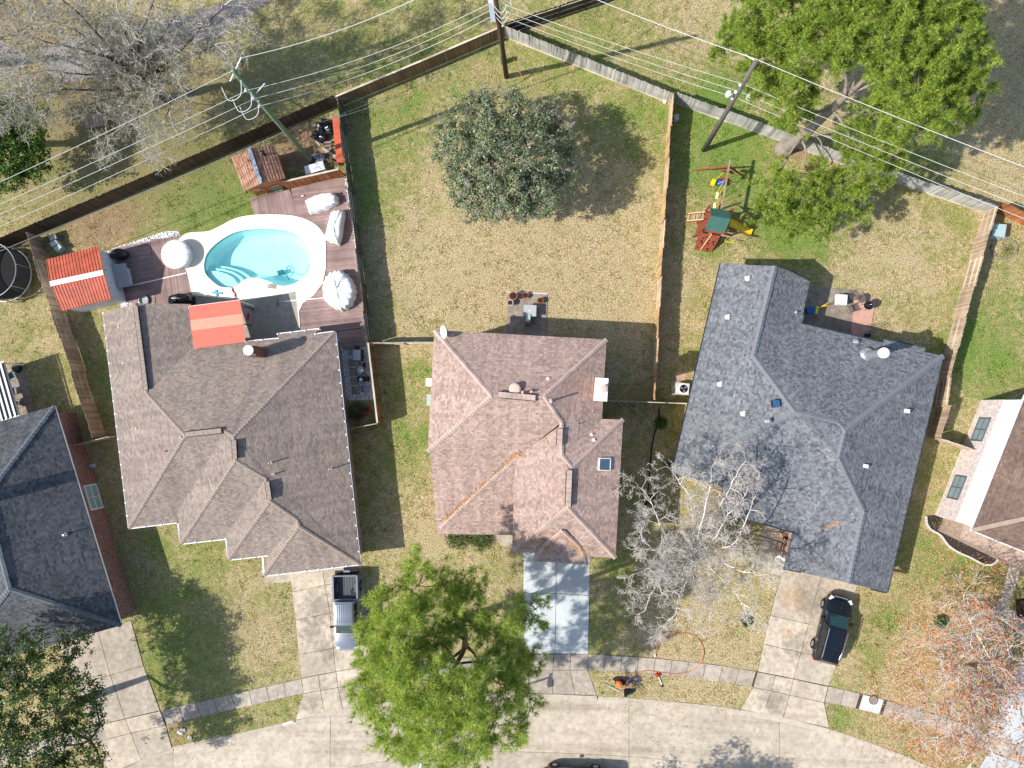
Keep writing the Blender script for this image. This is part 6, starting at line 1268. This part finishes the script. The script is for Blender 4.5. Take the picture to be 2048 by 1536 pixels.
bx = thing('planter_table', 'small pinkish plank table under the leafless tree in the wooded strip', 'table', P(192,247)); q = P2([(168,230),(212,226),(215,250),(172,256)], .5)
for i in range(6): MB().prism([q[0].lerp(q[1],i/6), q[0].lerp(q[1],(i+.9)/6), q[3].lerp(q[2],(i+.9)/6), q[3].lerp(q[2],i/6)], .45, .5).build('plank', 'wood_tan', bx)
for p in offset_poly(q,.1): MB().beam(Vector((p.x,p.y,0)), Vector((p.x,p.y,.45)), .08, .08).build('leg', 'wood_tan', bx)
# stepping stone yard
for x, y in ((704,702),(704,725),(707,744),(709,762),(711,781)):
    q = P2([(x-8,y-8),(x+8,y-8),(x+9,y+8),(x-7,y+8)]); tag(MB().prism(q, 0, .06).build('stepping_stone', 'concrete_patio'), 'square grey stepping stone in the pale gravel', 'stepping stone', 'stepping stones in the gravel yard')
g2 = thing('gas_grill', 'grey hooded gas grill standing against the brown fence', 'grill', P(722,712)); c = P(720,712); MB().box(c+Vector((0,0,.5)), (.62,.85,.75)).build('cabinet', 'black_plastic', g2); MB().box(c+Vector((0,0,.98)), (.6,.8,.22)).build('hood', 'steel', g2); MB().box(c+Vector((-.02,.6,.85)), (.4,.3,.04)).build('side_shelf', 'black_plastic', g2); MB().tube([c+Vector((-.34,-.3,.98)), c+Vector((-.34,.3,.98))], .02, 6).build('handle', 'black_plastic', g2)
k2 = thing('smoker', 'black kettle smoker with round lid beside the gas grill', 'smoker', P(726,742)); MB().lathe(P(724,741), [(.2,.1),(.32,.4),(.38,.7),(.34,.85),(.15,.95)], 20).build('kettle', 'steel', k2); MB().lathe(P(724,741,.93), [(.1,0),(.1,.06)], 12).build('vent', 'white_paint', k2)
hr_ = thing('hose_reel', 'black hose reel with a coiled pale hose between the grills', 'hose reel', P(724,728)); MB().box(P(726,730,.3), (.35,.3,.5)).build('frame', 'black_plastic', hr_); MB().tube([P(722,728)+Vector((.22*math.cos(a*.5),.22*math.sin(a*.5),.45+.01*a)) for a in range(26)], .025, 6).build('hose', 'rope', hr_)
cr_ = thing('tool_cart', 'black tool cart beside the last stepping stones', 'cart', P(726,758)); MB().box(P(727,758,.35), (.8,.35,.5)).build('box', 'black_plastic', cr_); MB().lathe(P(722,759,.6), [(.12,0),(.12,.08)], 12).build('lid', 'white_paint', cr_)
pt_ = thing('bucket', 'dark blue bucket seat at the edge of the gravel', 'bucket', P(730,778)); MB().lathe(P(731,778), [(.25,.03),(.3,.4),(.26,.41),(.22,.1)], 16).build('pail', 'steel', pt_)
mw = thing('lawn_mower', 'red lawn mower parked under the shrub by the end fence', 'lawn mower', P(732,820)); MB().box(P(732,820,.25), (.6,.5,.25), .4).build('deck', 'red_plastic', mw); MB().box(P(732,819,.45), (.3,.3,.2), .4).build('engine', 'black_plastic', mw); MB().tube([P(734,812,.3), P(742,806,.95)], .02, 6).build('handle', 'steel', mw)
# ================================================================== patio of the middle house
struct('patio', MB().prism(P2([(1015,585),(1095,588),(1091,690),(1011,690)]), -.05, .06), 'concrete_patio')
tag(MB().prism(P2([(1013,583),(1097,586),(1096.5,589),(1013,586)]), -.05, .062).build('patio_edge', 'edging'), 'pale concrete edge strip of the small square patio', 'edging')
def pot(label, px, py, r, h, mat='terracotta'):
    t = thing('flower_pot', label, 'flower pot', P(px,py,.06)); c = P(px,py,.06); MB().lathe(c, [(r*.7,0),(r,h),(r*1.1,h),(r*1.1,h-.06),(r*.85,h-.03)], 18).build('pot', mat, t); MB().lathe(c, [(r*.84,h-.04),(r*.84,h-.02)], 14).build('soil', 'soil', t)
pot('large brown clay pot at the corner of the small patio', 1027, 594, .3, .6); pot('medium clay pot beside the large brown pot', 1051, 592, .22, .35); pot('clay pot at the patio edge behind the square glass table', 1081, 602, .22, .35); pot('grey white pot with dry soil on the small patio', 1021, 607, .22, .5, 'pale_pot')
tb2 = thing('patio_table', 'square grey glass patio table on the small patio', 'table', P(1059,622)); c = P(1060,624); MB().box(c+Vector((0,0,.78)), (.98,.86,.03), -.03).build('table_top', 'grey_top', tb2)
for x in (-1,1):
    for y in (-1,1): MB().tube([c+Vector((x*.4,y*.35,.77)), c+Vector((x*.42,y*.37,.06))], .025, 8).build('leg', 'steel', tb2)
MB().lathe(c+Vector((0,0,.79)), [(.05,0),(.05,.03)], 10).build('umbrella_hole', 'white_paint', tb2)
kb = thing('sign_stand', 'small dark red stand with a pale blue top beside the patio table', 'stand', P(1056,640)); MB().box(P(1056,641,.45), (.46,.72,.7), -.05).build('stand', 'rust', kb); MB().box(P(1056,636,.86), (.36,.55,.05), -.05).build('top', 'cabinet_green', kb)
gt = thing('gas_meter', 'white utility meter under the eave of the two storey house facing the pool house', 'gas meter', P(858,772)); MB().box(P(860,765,.6), (.5,.6,.9)).build('meter', 'white_paint', gt); ac0 = thing('air_conditioner', 'green grey air conditioner under the eave of the two storey house facing the pool house', 'air conditioner', P(866,800)); MB().box(P(866,800,.4), (.85,.85,.75)).build('casing', 'cabinet_green', ac0)
# ================================================================== playset yard
ps = thing('playset', 'wooden playset with green canopy, yellow slide and swing beam', 'playset', P(1432,440)); zb = 2.35
bA, bB = P(1460,320,zb), P(1442,420,zb)
MB().beam(bA, bB, .12, .16).build('swing_beam', 'wood_tan', ps)
for x, y in ((1392,340),(1487,353)): MB().beam(P(1459,333,zb), P(x,y,0), .11, .11).build('leg', 'playwood', ps)
MB().beam(P(1444,341,1.9), P(1469,346,1.9), .1, .3).build('brace', 'playwood', ps); MB().beam(P(1440,356,2.1), P(1465,361,2.1), .1, .26).build('brace', 'playwood', ps)
def swing(x0, y0, x1, y1, sx, sy, mat, name='swing', sz=(.18,.5,.04)):
    for (a, b), o in (((x0,y0), -.2), ((x1,y1), .2)): MB().tube([P(a,b,zb-.08), P(sx,sy,.55)+Vector((.0,-o,0))], .016, 6).build('chain', 'slide_yellow', ps)
    MB().box(P(sx,sy,.55), sz, -.15).build(name+'_seat', mat, ps)
swing(1455,350,1451,368,1434,391,'cream_seat'); swing(1449,388,1446,402,1429,412,'cream_seat')
MB().box(P(1426,365,.6), (.3,.42,.3), -.4).build('toddler_swing_back', 'slide_yellow', ps); MB().box(P(1441,366,.5), (.55,.35,.12), -.2).build('toddler_swing_seat', 'blue_plastic', ps)
for a, b in (((1447,345),(1432,358)),((1450,360),(1436,368))): MB().tube([P(*a,zb), P(*b,.8)], .02, 6).build('chain', 'slide_yellow', ps)
dz = 1.35; dq = P2([(1412,421),(1455,428),(1446,470),(1402,462)], dz)
for i in range(9): MB().prism([dq[0].lerp(dq[3],i/9), dq[1].lerp(dq[2],i/9), dq[1].lerp(dq[2],(i+.9)/9), dq[0].lerp(dq[3],(i+.9)/9)], dz-.05, dz).build('deck_plank', 'playwood', ps)
for p in dq: MB().beam(Vector((p.x,p.y,0)), Vector((p.x,p.y,2.9)), .1, .1).build('post', 'playwood', ps)
cr1, cr2 = P(1422,431,3.35), P(1461,438,3.35); ev = [P(1420,415,2.75), P(1460,423,2.75), P(1449,466,2.75), P(1409,459,2.75)]
MB().add([ev[0], ev[1], cr2, cr1], [(3,2,1,0)]).add([cr1, cr2, ev[2], ev[3]], [(3,2,1,0)]).add([ev[0]-Vector((0,0,.02)), ev[1]-Vector((0,0,.02)), cr2-Vector((0,0,.02)), cr1-Vector((0,0,.02)), ev[2]-Vector((0,0,.02)), ev[3]-Vector((0,0,.02))], [(0,1,2,3),(3,2,4,5)]).build('canopy', 'green_canvas', ps)
sl0 = [(P(1460,446,1.4),0),(P(1470,450,1.15),0),(P(1482,457,.6),0),(P(1493,463,.3),0),(P(1503,467,.22),0)]; m = MB(); V = []; F = []
for i, (p, _) in enumerate(sl0):
    d = (sl0[min(i+1,4)][0]-sl0[max(i-1,0)][0]); d.z = 0; d.normalize(); x = Vector((-d.y,d.x,0))
    V += [p+x*.3+Vector((0,0,.14)), p+x*.26, p-x*.26, p-x*.3+Vector((0,0,.14))]
for i in range(4): F += [(i*4+j, i*4+j+1, (i+1)*4+j+1, (i+1)*4+j) for j in range(3)]
n0 = len(V); m.add(V+[v-Vector((0,0,.03)) for v in V], F+[tuple(q+n0 for q in f[::-1]) for f in F]).build('slide', 'slide_yellow', ps, smooth=True)
wq = [P(1401,465,1.3), P(1441,472,1.3), P(1423,504,.05), P(1388,499,.05)]; u = Vector((0,0,-.05)); m = MB().add(wq+[p+u for p in wq], [(3,2,1,0),(4,5,6,7),(0,1,5,4),(1,2,6,5),(2,3,7,6),(3,0,4,7)]); m.build('climbing_wall', 'playwood', ps)
for k in range(18): a, b = random.uniform(.1,.9), random.uniform(.08,.95); p = wq[0].lerp(wq[1],a).lerp(wq[3].lerp(wq[2],a),b); MB().box(p+Vector((0,0,.03)), (.1,.08,.05), random.uniform(0,3)).build('hold', 'black_plastic', ps)
MB().tube([wq[0].lerp(wq[1],.55)+Vector((0,0,.08)), wq[0].lerp(wq[1],.5).lerp(wq[3].lerp(wq[2],.35),.98)+Vector((0,0,.08))], .03, 6).build('climbing_rope', 'rope', ps)
la, lb_ = [P(1409,426,dz),P(1405,441,dz)], [P(1375,429,.05),P(1372,444,.05)]
for a, b in zip(la, lb_): MB().beam(a, b, .06, .12).build('ladder_rail', 'playwood', ps); MB().tube([a+Vector((0,0,.35)), b+Vector((0,0,.35))], .03, 6).build('hand_rail', 'rope', ps)
for i in range(6): a = la[0].lerp(lb_[0],(i+.4)/6); b = la[1].lerp(lb_[1],(i+.4)/6); MB().beam(a, b, .14, .03).build('rung', 'wood_tan', ps)
bq = P2([(1398,442),(1408,444),(1400,472),(1389,470)], .75)
for i in range(4): MB().prism([bq[0].lerp(bq[1],i/4), bq[0].lerp(bq[1],(i+.85)/4), bq[3].lerp(bq[2],(i+.85)/4), bq[3].lerp(bq[2],i/4)], .7, .75).build('bench_plank', 'playwood', ps)
for p in bq: MB().beam(Vector((p.x,p.y,0)), Vector((p.x,p.y,.7)), .08, .08).build('bench_leg', 'playwood', ps)
MB().beam(P(1442,470,2.0), P(1477,478,2.0), .1, .12).build('trapeze_beam', 'wood_tan', ps); MB().tube([P(1456,474,1.95), P(1449,482,1.2)], .015, 6).tube([P(1473,477,1.95), P(1463,485,1.2)], .015, 6).tube([P(1449,482,1.2), P(1463,485,1.2)], .025, 6).build('trapeze', 'slide_yellow', ps)
for i in range(8): p = P(1409,459,0).lerp(P(1414,432,0), i/8); MB().beam(p+Vector((0,0,dz)), p+Vector((0,0,dz+.75)), .05, .03).build('baluster', 'playwood', ps)
wj = thing('board_scrap', 'white painted board scraps against the grey fence by the corner', 'board', P(1315,190)); MB().prism(P2([(1297,181),(1318,184),(1333,190),(1331,208),(1326,207),(1325,195),(1298,187)]), .02, .3).build('board', 'trim_white', wj)
fb = thing('utility_box', 'small grey box hung on the new pine fence', 'utility box', P(1356,238)); MB().box(P(1352,236,.9), (.34,.4,.5), .1).build('box', 'grey_top', fb); MB().tube([P(1352,236,.7), P(1354,238,0)], .03, 6).build('post', 'steel', fb)
# ================================================================== patio of the grey roofed house
struct('patio', MB().prism(P2([(1618,572),(1708,580),(1703,640),(1700,672),(1600,655)]), -.05, .04), 'concrete_patio'); struct('paver_patio', MB().prism(P2([(1709,583),(1752,596),(1744,640),(1736,680),(1700,676),(1704,640)]), -.05, .036), 'red_paver'); struct('paver_strip', MB().prism(P2([(1606,565),(1620,568),(1603,660),(1590,660)]), -.05, .03), 'red_paver')
def wire_chair(label, px, py, rz):
    c = P(px,py,.04); t = thing('metal_chair', label, 'chair', c, rz, 'metal patio chairs'); m = MB()
    for k in range(5): m.beam((-.22+.11*k,-.22,.42), (-.22+.11*k,.22,.42), .05, .02)
    m.build('seat', 'chair_metal', t, local=True); m = MB()
    for k in range(5): m.tube([(-.25,-.2+.1*k,.42), (-.36,-.2+.1*k,.88)], .014, 6)
    m.tube([(-.25,-.24,.42),(-.38,-.24,.9),(-.38,.24,.9),(-.25,.24,.42)], .02, 6).build('backrest', 'chair_metal', t, local=True)
    for x, y in ((-.24,-.24),(-.24,.24),(.24,-.24),(.24,.24)): MB().tube([(x,y,.42),(x*1.1,y*1.1,0)], .018, 6).build('leg', 'chair_metal', t, local=True)
    for y in (-.26,.26): MB().tube([(-.3,y,.62),(.22,y,.64),(.24,y,.42)], .02, 6).build('armrest', 'chair_metal', t, local=True)
wire_chair('brown metal patio chair beside the white cooler', 1700, 592, 2.4); wire_chair('brown metal patio chair in front of the kettle grill', 1700, 618, .4)
wt = thing('wire_table', 'small brown wire patio table among the metal chairs', 'table', P(1718,600)); c = P(1717,600); MB().lathe(c+Vector((0,0,.6)), [(.3,0),(.3,.03)], 20).build('table_top', 'chair_metal', wt)
for k in range(3): a = 2.1*k; MB().tube([c+Vector((.22*math.cos(a),.22*math.sin(a),.6)), c+Vector((.3*math.cos(a),.3*math.sin(a),.04))], .018, 6).build('leg', 'chair_metal', wt)
wc = thing('cooler', 'white cooler cart with a slotted lid on the patio', 'cooler', P(1675,602)); c = P(1676,602,.04); MB().box(c+Vector((.05,0,.4)), (.62,.72,.6), -.08).build('body', 'white_plastic', wc); MB().box(c+Vector((-.36,.03,.55)), (.14,.74,.12), -.08).build('handle', 'white_plastic', wc); MB().box(c+Vector((.05,0,.72)), (.66,.75,.06), -.08).build('lid', 'white_plastic', wc)
kg = thing('kettle_grill', 'black kettle grill with a glossy lid on the red pavers', 'grill', P(1729,612)); c = P(1729,613,.04); MB().lathe(c, [(.12,.45),(.28,.52),(.34,.72),(.34,.76)], 22).build('bowl', 'black_plastic', kg); MB().lathe(c, [(.35,.76),(.34,.85),(.26,.98),(.08,1.06)], 22).build('lid', 'paint_black', kg)
for k in range(3): a = 2.1*k+.5; MB().tube([c+Vector((.15*math.cos(a),.15*math.sin(a),.5)), c+Vector((.32*math.cos(a),.32*math.sin(a),0))], .016, 6).build('leg', 'steel', kg)
MB().beam(c+Vector((-.07,0,1.1)), c+Vector((.07,0,1.1)), .03, .03).build('lid_handle', 'white_paint', kg)
tm_ = thing('toy_mower', 'blue and lime green toy mower in the shade of the patio corner', 'toy', P(1620,622)); c = P(1620,622,.04); MB().box(c+Vector((-.1,0,.3)), (.55,.42,.35), .2).build('body', 'blue_plastic', tm_); MB().box(c+Vector((.35,.02,.4)), (.2,.6,.2), -.2).build('guard', 'lime', tm_); MB().tube([c+Vector((.4,.1,.45)), c+Vector((.8,.35,.8)), c+Vector((1.0,.5,.8)), c+Vector((.95,.3,.8)), c+Vector((.75,.25,.75))], .03, 6).build('handle', 'slide_yellow', tm_); MB().tube([c+Vector((.45,-.25,.3))+Vector((.16*math.cos(a*.6),.16*math.sin(a*.6),0)) for a in range(10)], .025, 6).build('ring', 'purple', tm_)
hc_ = thing('metal_rack', 'tall thin black metal rack standing at the edge of the red pavers', 'rack', P(1733,655)); a, b = P(1730,662,.04), P(1738,664,.04)
for p in (a, b): MB().tube([p+Vector((0,-.1,0)), p+Vector((0,0,1.6))], .02, 6).tube([p+Vector((0,.4,0)), p+Vector((0,.2,1.5))], .018, 6).build('upright', 'black_plastic', hc_)
MB().tube([a+Vector((0,0,1.6)), b+Vector((0,0,1.6))], .02, 6).build('top_bar', 'black_plastic', hc_); MB().box((a+b)/2+Vector((0,-.3,.1)), (.5,.25,.04)).build('plate', 'black_plastic', hc_)
ac = thing('air_conditioner', 'cream air conditioner with a round fan grille beside the grey roof', 'air conditioner', P(1358,779)); c = P(1363,778)
MB().prism(P2([(1343,760),(1372,763),(1370,792),(1342,787)]), -.02, .08).build('pad', 'concrete_patio', ac); MB().box(c+Vector((-.02,0,.45)), (.86,.86,.75), -.1).build('casing', 'ac_cream', ac); MB().lathe(c+Vector((0,0,.82)), [(.36,0),(.38,.03),(.33,.035)], 24).build('fan_ring', 'white_paint', ac); MB().lathe(c+Vector((0,0,.856)), [(.32,0),(.32,.012)], 24).build('grille', 'black_plastic', ac)
for k in range(3):
    a = 2.1*k+.3; MB().add([c+Vector((0,0,0.876)), c+Vector((.3*math.cos(a),.3*math.sin(a),0.876)), c+Vector((.3*math.cos(a+.7),.3*math.sin(a+.7),0.876))], [(0,1,2)]).build('fan_blade', 'steel', ac)
for k in range(7): MB().box(c+Vector((-.47,-.36+.12*k,.45)), (.03,.06,.6), -.1).build('louvre', 'white_paint', ac)
tag(MB().prism(P2([(1351,745),(1372,742),(1370,760),(1350,761)]), -.02, .02).build('paver_pad', 'red_paver'), 'red paver pad beside the cream air conditioner', 'paver')
dsp = thing('downspout', 'white downspout elbow on the walkway by the garage corner', 'downspout', P(1557,1115)); MB().tube(spline([P(1570,1120,2.2), P(1558,1113,1.6), P(1552,1117,1.3), P(1556,1124,1.0), P(1572,1130,.4)], 5), .09, 10).build('pipe', 'white_paint', dsp, smooth=True)
gw = MB().prism([P(1573,1060), P(1590,1064), P(1578,1100), P(1566,1098)], 0, 2.4); tag(MB().prism(P2([(1572,1066),(1584,1068),(1574,1110),(1564,1108)]), 0, .5).build('porch_wall', 'trim_white'), 'low white painted porch wall beside the front path', 'wall')
def bicycle(label, px, py, rz):
    t = thing('bicycle', label, 'bicycle', P(px,py,.03), rz, 'bicycles by the porch')
    for x in (-.5,.5): MB().tube([(x+.32*math.cos(a*.3142), 0, .33+.32*math.sin(a*.3142)) for a in range(21)], .03, 6).build('wheel', 'tyre', t, local=True)
    MB().tube([(-.5,0,.33),(-.15,0,.8),(.35,0,.82),(0,0,.33),(-.15,0,.8)], .022, 6).tube([(.5,0,.33),(.35,0,.95)], .022, 6).build('frame', 'red_plastic', t, local=True); MB().tube([(.35,-.28,.98),(.35,.28,.98)], .02, 6).build('handlebar', 'black_plastic', t, local=True); MB().box((-.17,0,.88),(.26,.14,.06)).build('saddle', 'black_plastic', t, local=True)
bicycle('dark red bicycle leaning at the porch wall under the grey eave', 1563, 1068, 1.9); bicycle('second dark bicycle nearer the walkway beside the dark red one', 1566, 1080, 1.3)
# ================================================================== right edge
cb_ = thing('utility_cabinet', 'pale green utility cabinet behind the tan fence corner', 'utility box', P(1996,464)); q = P2([(1988,448),(2012,450),(2008,474),(1985,470)], .9); MB().prism(q, 0, .85).build('cabinet', 'cabinet_green', cb_); MB().prism(offset_poly(q,-.04), .85, .92).build('lid', 'cabinet_green', cb_); MB().prism(P2([(1982,446),(2016,449),(2012,480),(1980,476)]), -.02, .06).build('pad', 'concrete_patio', cb_)
fr_ = thing('stone_ring', 'low pale stone ring around a dry flower bed', 'stone edging', P(2012,495)); c = P(2008,497)
for i in range(20):
    a = 2*math.pi*i/20
    if 1.9 < a < 2.6: continue
    MB().box(c+Vector((.95*math.cos(a)+random.gauss(0,.05),.72*math.sin(a)+random.gauss(0,.05),.04)), (.24,.11,.12), a+1.57+random.uniform(-.2,.2)).build('stone', 'concrete_patio', fr_)
mu = [(1851,1032),(1853,1048),(1862,1060),(1880,1070),(1895,1090),(1915,1104),(1940,1115),(1965,1128),(1985,1128),(1996,1115),(2000,1100),(1960,1085),(1935,1062),(1905,1045),(1870,1030)]
fbd = thing('flower_bed', 'dark mulch flower bed with a curved pale edging beside the white house', 'flower bed', P(1900,1070)); MB().prism([Vector((p.x,p.y,0)) for p in P2(mu)], -.02, .04).build('mulch', 'mulch', fbd)
el = spline(P2(mu[:11]), 5); m = 0
for a, b in zip(el[::2], el[2::2]): MB().beam(a+Vector((0,0,.06)), a.lerp(b,.94)+Vector((0,0,.06)), .13, .14).build('edging_stone', 'edging', fbd)
ed2 = thing('bed_edging', 'dark curved bed edging between the two storey house and the bare tree', 'edging', P(1305,900)); el = spline(P2([(1318,815),(1317,840),(1306,880),(1300,930),(1296,980),(1285,1030),(1272,1050)]), 5); MB().tube([p+Vector((0,0,.04)) for p in el], .05, 6).build('border', 'black_plastic', ed2)
tag(MB().prism(P2([(2030,1200),(2060,1195),(2065,1230),(2034,1232)]), .0, .35).build('planter_box', 'soil'), 'dark planter box under the brown leaved tree beside the path', 'planter')
# ================================================================== verge
pm('hose_faded', S(206,120,76), .6, .15)
hs = thing('garden_hose', 'orange hose looping over the sidewalk and the front lawn', 'hose', P(1320,1320)); pts = [(1249,1378),(1252,1368),(1262,1354),(1276,1345),(1295,1341),(1320,1344),(1350,1347),(1378,1343),(1397,1330),(1406,1312),(1405,1293),(1393,1275),(1375,1267),(1352,1268),(1330,1277),(1317,1291),(1310,1311)]
MB().tube([p+Vector((0,0,.06)) for p in spline(P2(pts), 6)], .022, 8).build('hose', 'hose_faded', hs, smooth=True); MB().tube([P(1310,1308,.07), P(1310,1314,.07)], .045, 8).build('coupling', 'white_paint', hs)
db = thing('brush_pile', 'heap of cut twigs and cables on the verge by the hose end', 'debris', P(1268,1362)); S_ = []; rg = random.Random(4)
for _ in range(60):
    a = rg.uniform(0,6.28); p = P(1265+rg.gauss(0,9),1363+rg.gauss(0,6),rg.uniform(.03,.2)); L_ = rg.uniform(.3,.9); S_.append((tuple(p), (p.x+math.cos(a)*L_, p.y+math.sin(a)*L_, rg.uniform(.03,.3)), .016, .01))
segs_mesh(S_, 'twigs', 'bark_dark', db); MB().tube(spline([P(1258,1368,.1),P(1256,1360,.15),P(1272,1354,.15),P(1279,1360,.15),P(1276,1368,.1)], 5), .03, 6).build('blue_cord', 'blue_plastic', db)
hp_ = thing('dug_hole', 'dark freshly dug soil patch beside the orange ball', 'soil', P(1245,1362)); MB().blob(P(1246,1361,.0), (.75,.3,.07), 5, .3, 8).build('soil', 'soil', hp_); 
tag(MB().lathe(P(1238,1366), [(.05,0),(.2,.06),(.26,.2),(.2,.36),(.05,.42)], 16).build('ball', 'orange_plastic', smooth=True), 'orange ball beside the heap of twigs on the verge', 'ball')
for k, (x, y, w, h2, lb) in enumerate(((1251,1386,.24,.5,'black open box standing on the verge at the hose end'),(1261,1383,.4,.26,'black flat box lying on the verge beside the open box'))): tag(MB().box(P(x,y,.12), (w,h2,.24), .1).build('black_box', 'black_plastic'), lb, 'box')
tag(MB().beam(P(1206,1366,.04), P(1242,1384,.04), .07, .03).build('wood_stake', 'rail_pale'), 'thin pale wooden stake lying on the verge', 'stake')
tr2 = thing('string_trimmer', 'string trimmer with a red motor lying at the sidewalk edge', 'trimmer', P(1316,1352)); MB().blob(P(1315,1350,.12), (.2,.16,.12), 9, .2, 8).build('motor', 'red_plastic', tr2); MB().tube([P(1317,1354,.1), P(1324,1370,.08)], .025, 6).build('shaft', 'white_paint', tr2); MB().box(P(1324,1372,.06), (.14,.2,.06), .4).build('head', 'black_plastic', tr2)
pm('rust_pale', S(150,132,120), .8, .25, 8)
mh = thing('manhole_cover', 'round iron access cover set in the newest sidewalk slab', 'manhole cover', P(1747,1400,.035)); c = P(1747,1400,.04)
MB().lathe(c, [(.34,0),(.34,.012),(.29,.014)], 28).build('rim', 'chair_metal', mh); MB().lathe(c+Vector((0,0,.002)), [(.27,0),(.27,.02)], 28).build('lid', 'rust_pale', mh)
for k in range(5): MB().box(c+Vector((-.16+.08*k,0,.024)), (.02,.34,.008)).build('tread_bar', 'rust', mh)
for k, (x, y, r) in enumerate(((363,1462,.32),(380,1475,.18))): tag(MB().blob(P(x,y,.05), (r,r*.9,r*.5), k+50, .25, 8).build('stone', 'edging'), ('large pale rock on the verge beside the oak shaded driveway','small pale rock next to the large rock on the verge')[k], 'rock')
tag(MB().beam(P(566,1449,.03), P(586,1443,.03), .16, .05).build('kerb_patch', 'trim_white'), 'white painted kerb end beside the driveway apron', 'kerb marking')

# ================================================================== grass clumps that stand up out of the lawn (many more than one could count)
leaf_mat('grass_green', [S(74,104,36), S(118,146,60), S(166,188,92)], .25, .8, .1)
leaf_mat('grass_dry', [S(128,108,70), S(184,162,112), S(226,208,164)], .2, .8, .1)
def vnoise(x, y, s_, seed):
    r_ = np.random.default_rng(seed); g_ = r_.random((256,256)); x = x/s_; y = y/s_; i = np.floor(x).astype(int); j = np.floor(y).astype(int); u = x-i; v = y-j; u = u*u*(3-2*u); v = v*v*(3-2*v)
    f = lambda a, b: g_[a % 256, b % 256]
    return (f(i,j)*(1-u)+f(i+1,j)*u)*(1-v)+(f(i,j+1)*(1-u)+f(i+1,j+1)*u)*v
def grass():
    bpy.context.view_layer.update(); PV_, PF_ = [], []
    for o in bpy.data.objects:                        # everything paved or decked that grass must keep off
        if o.type == 'MESH' and (o.get('kind') == 'structure' and o.name[:4] not in ('lawn', 'grou') or o.name.split('.')[0] in ('slab', 'plank', 'joists', 'coping', 'apron_lip', 'gravel', 'patio_edge', 'paver_pad', 'mulch', 'stepping_stone', 'pad')):
            k0 = len(PV_); mw_ = o.matrix_world; PV_ += [mw_ @ v.co for v in o.data.vertices]; PF_ += [tuple(q+k0 for q in p.vertices) for p in o.data.polygons]
    bv = BVHTree.FromPolygons(PV_, PF_); wq_ = [(p.x, p.y) for p in offset_poly(P2(WATER), -.5)]
    n = 22000; x = rng.uniform(-46, 41, n); y = rng.uniform(-28, 33, n)
    G = np.full(n, .36)
    for px, py, r, g, d, k in SPOT:
        c = P(px, py); rr_ = r/26.; G += g*np.exp(-(((x-c.x)**2+(y-c.y)**2)/(rr_*rr_)))-.4*d*np.exp(-(((x-c.x)**2+(y-c.y)**2)/(rr_*rr_)))
    f = G+(vnoise(x, y, 1.6, 1)-.5)*.9+(vnoise(x, y, .5, 2)-.5)*.6; ok = np.zeros(n, bool); dn = Vector((0,0,-1))
    for i in range(n):
        ok[i] = bv.ray_cast(Vector((x[i], y[i], .6)), dn, 1.)[0] is None
    ok &= (y > kerb_y(x)+.2) & ~inpoly(x, y, wq_)
    for nm, lb, mt, m_, size in (('grass_tufts', 'green grass clumps and weeds standing in the lawns', 'grass_green', ok & (f > .52), .075), ('dry_grass', 'straw coloured dry grass clumps standing in the lawns', 'grass_dry', ok & (f <= .34), .075)):
        c = np.stack([x[m_], y[m_], np.full(m_.sum(), .02)], -1); k = 8; C = np.repeat(c, k, 0)+rng.normal(0, 1, (len(c)*k,3))*np.array([.13,.13,.02]); C[:,2] = np.abs(C[:,2])+.015
        tag(leaves(C, np.tile([0,0,1.], (len(C),1)), size, mt, None, nm, .3, .35), lb, 'grass', None, 'stuff')
grass()
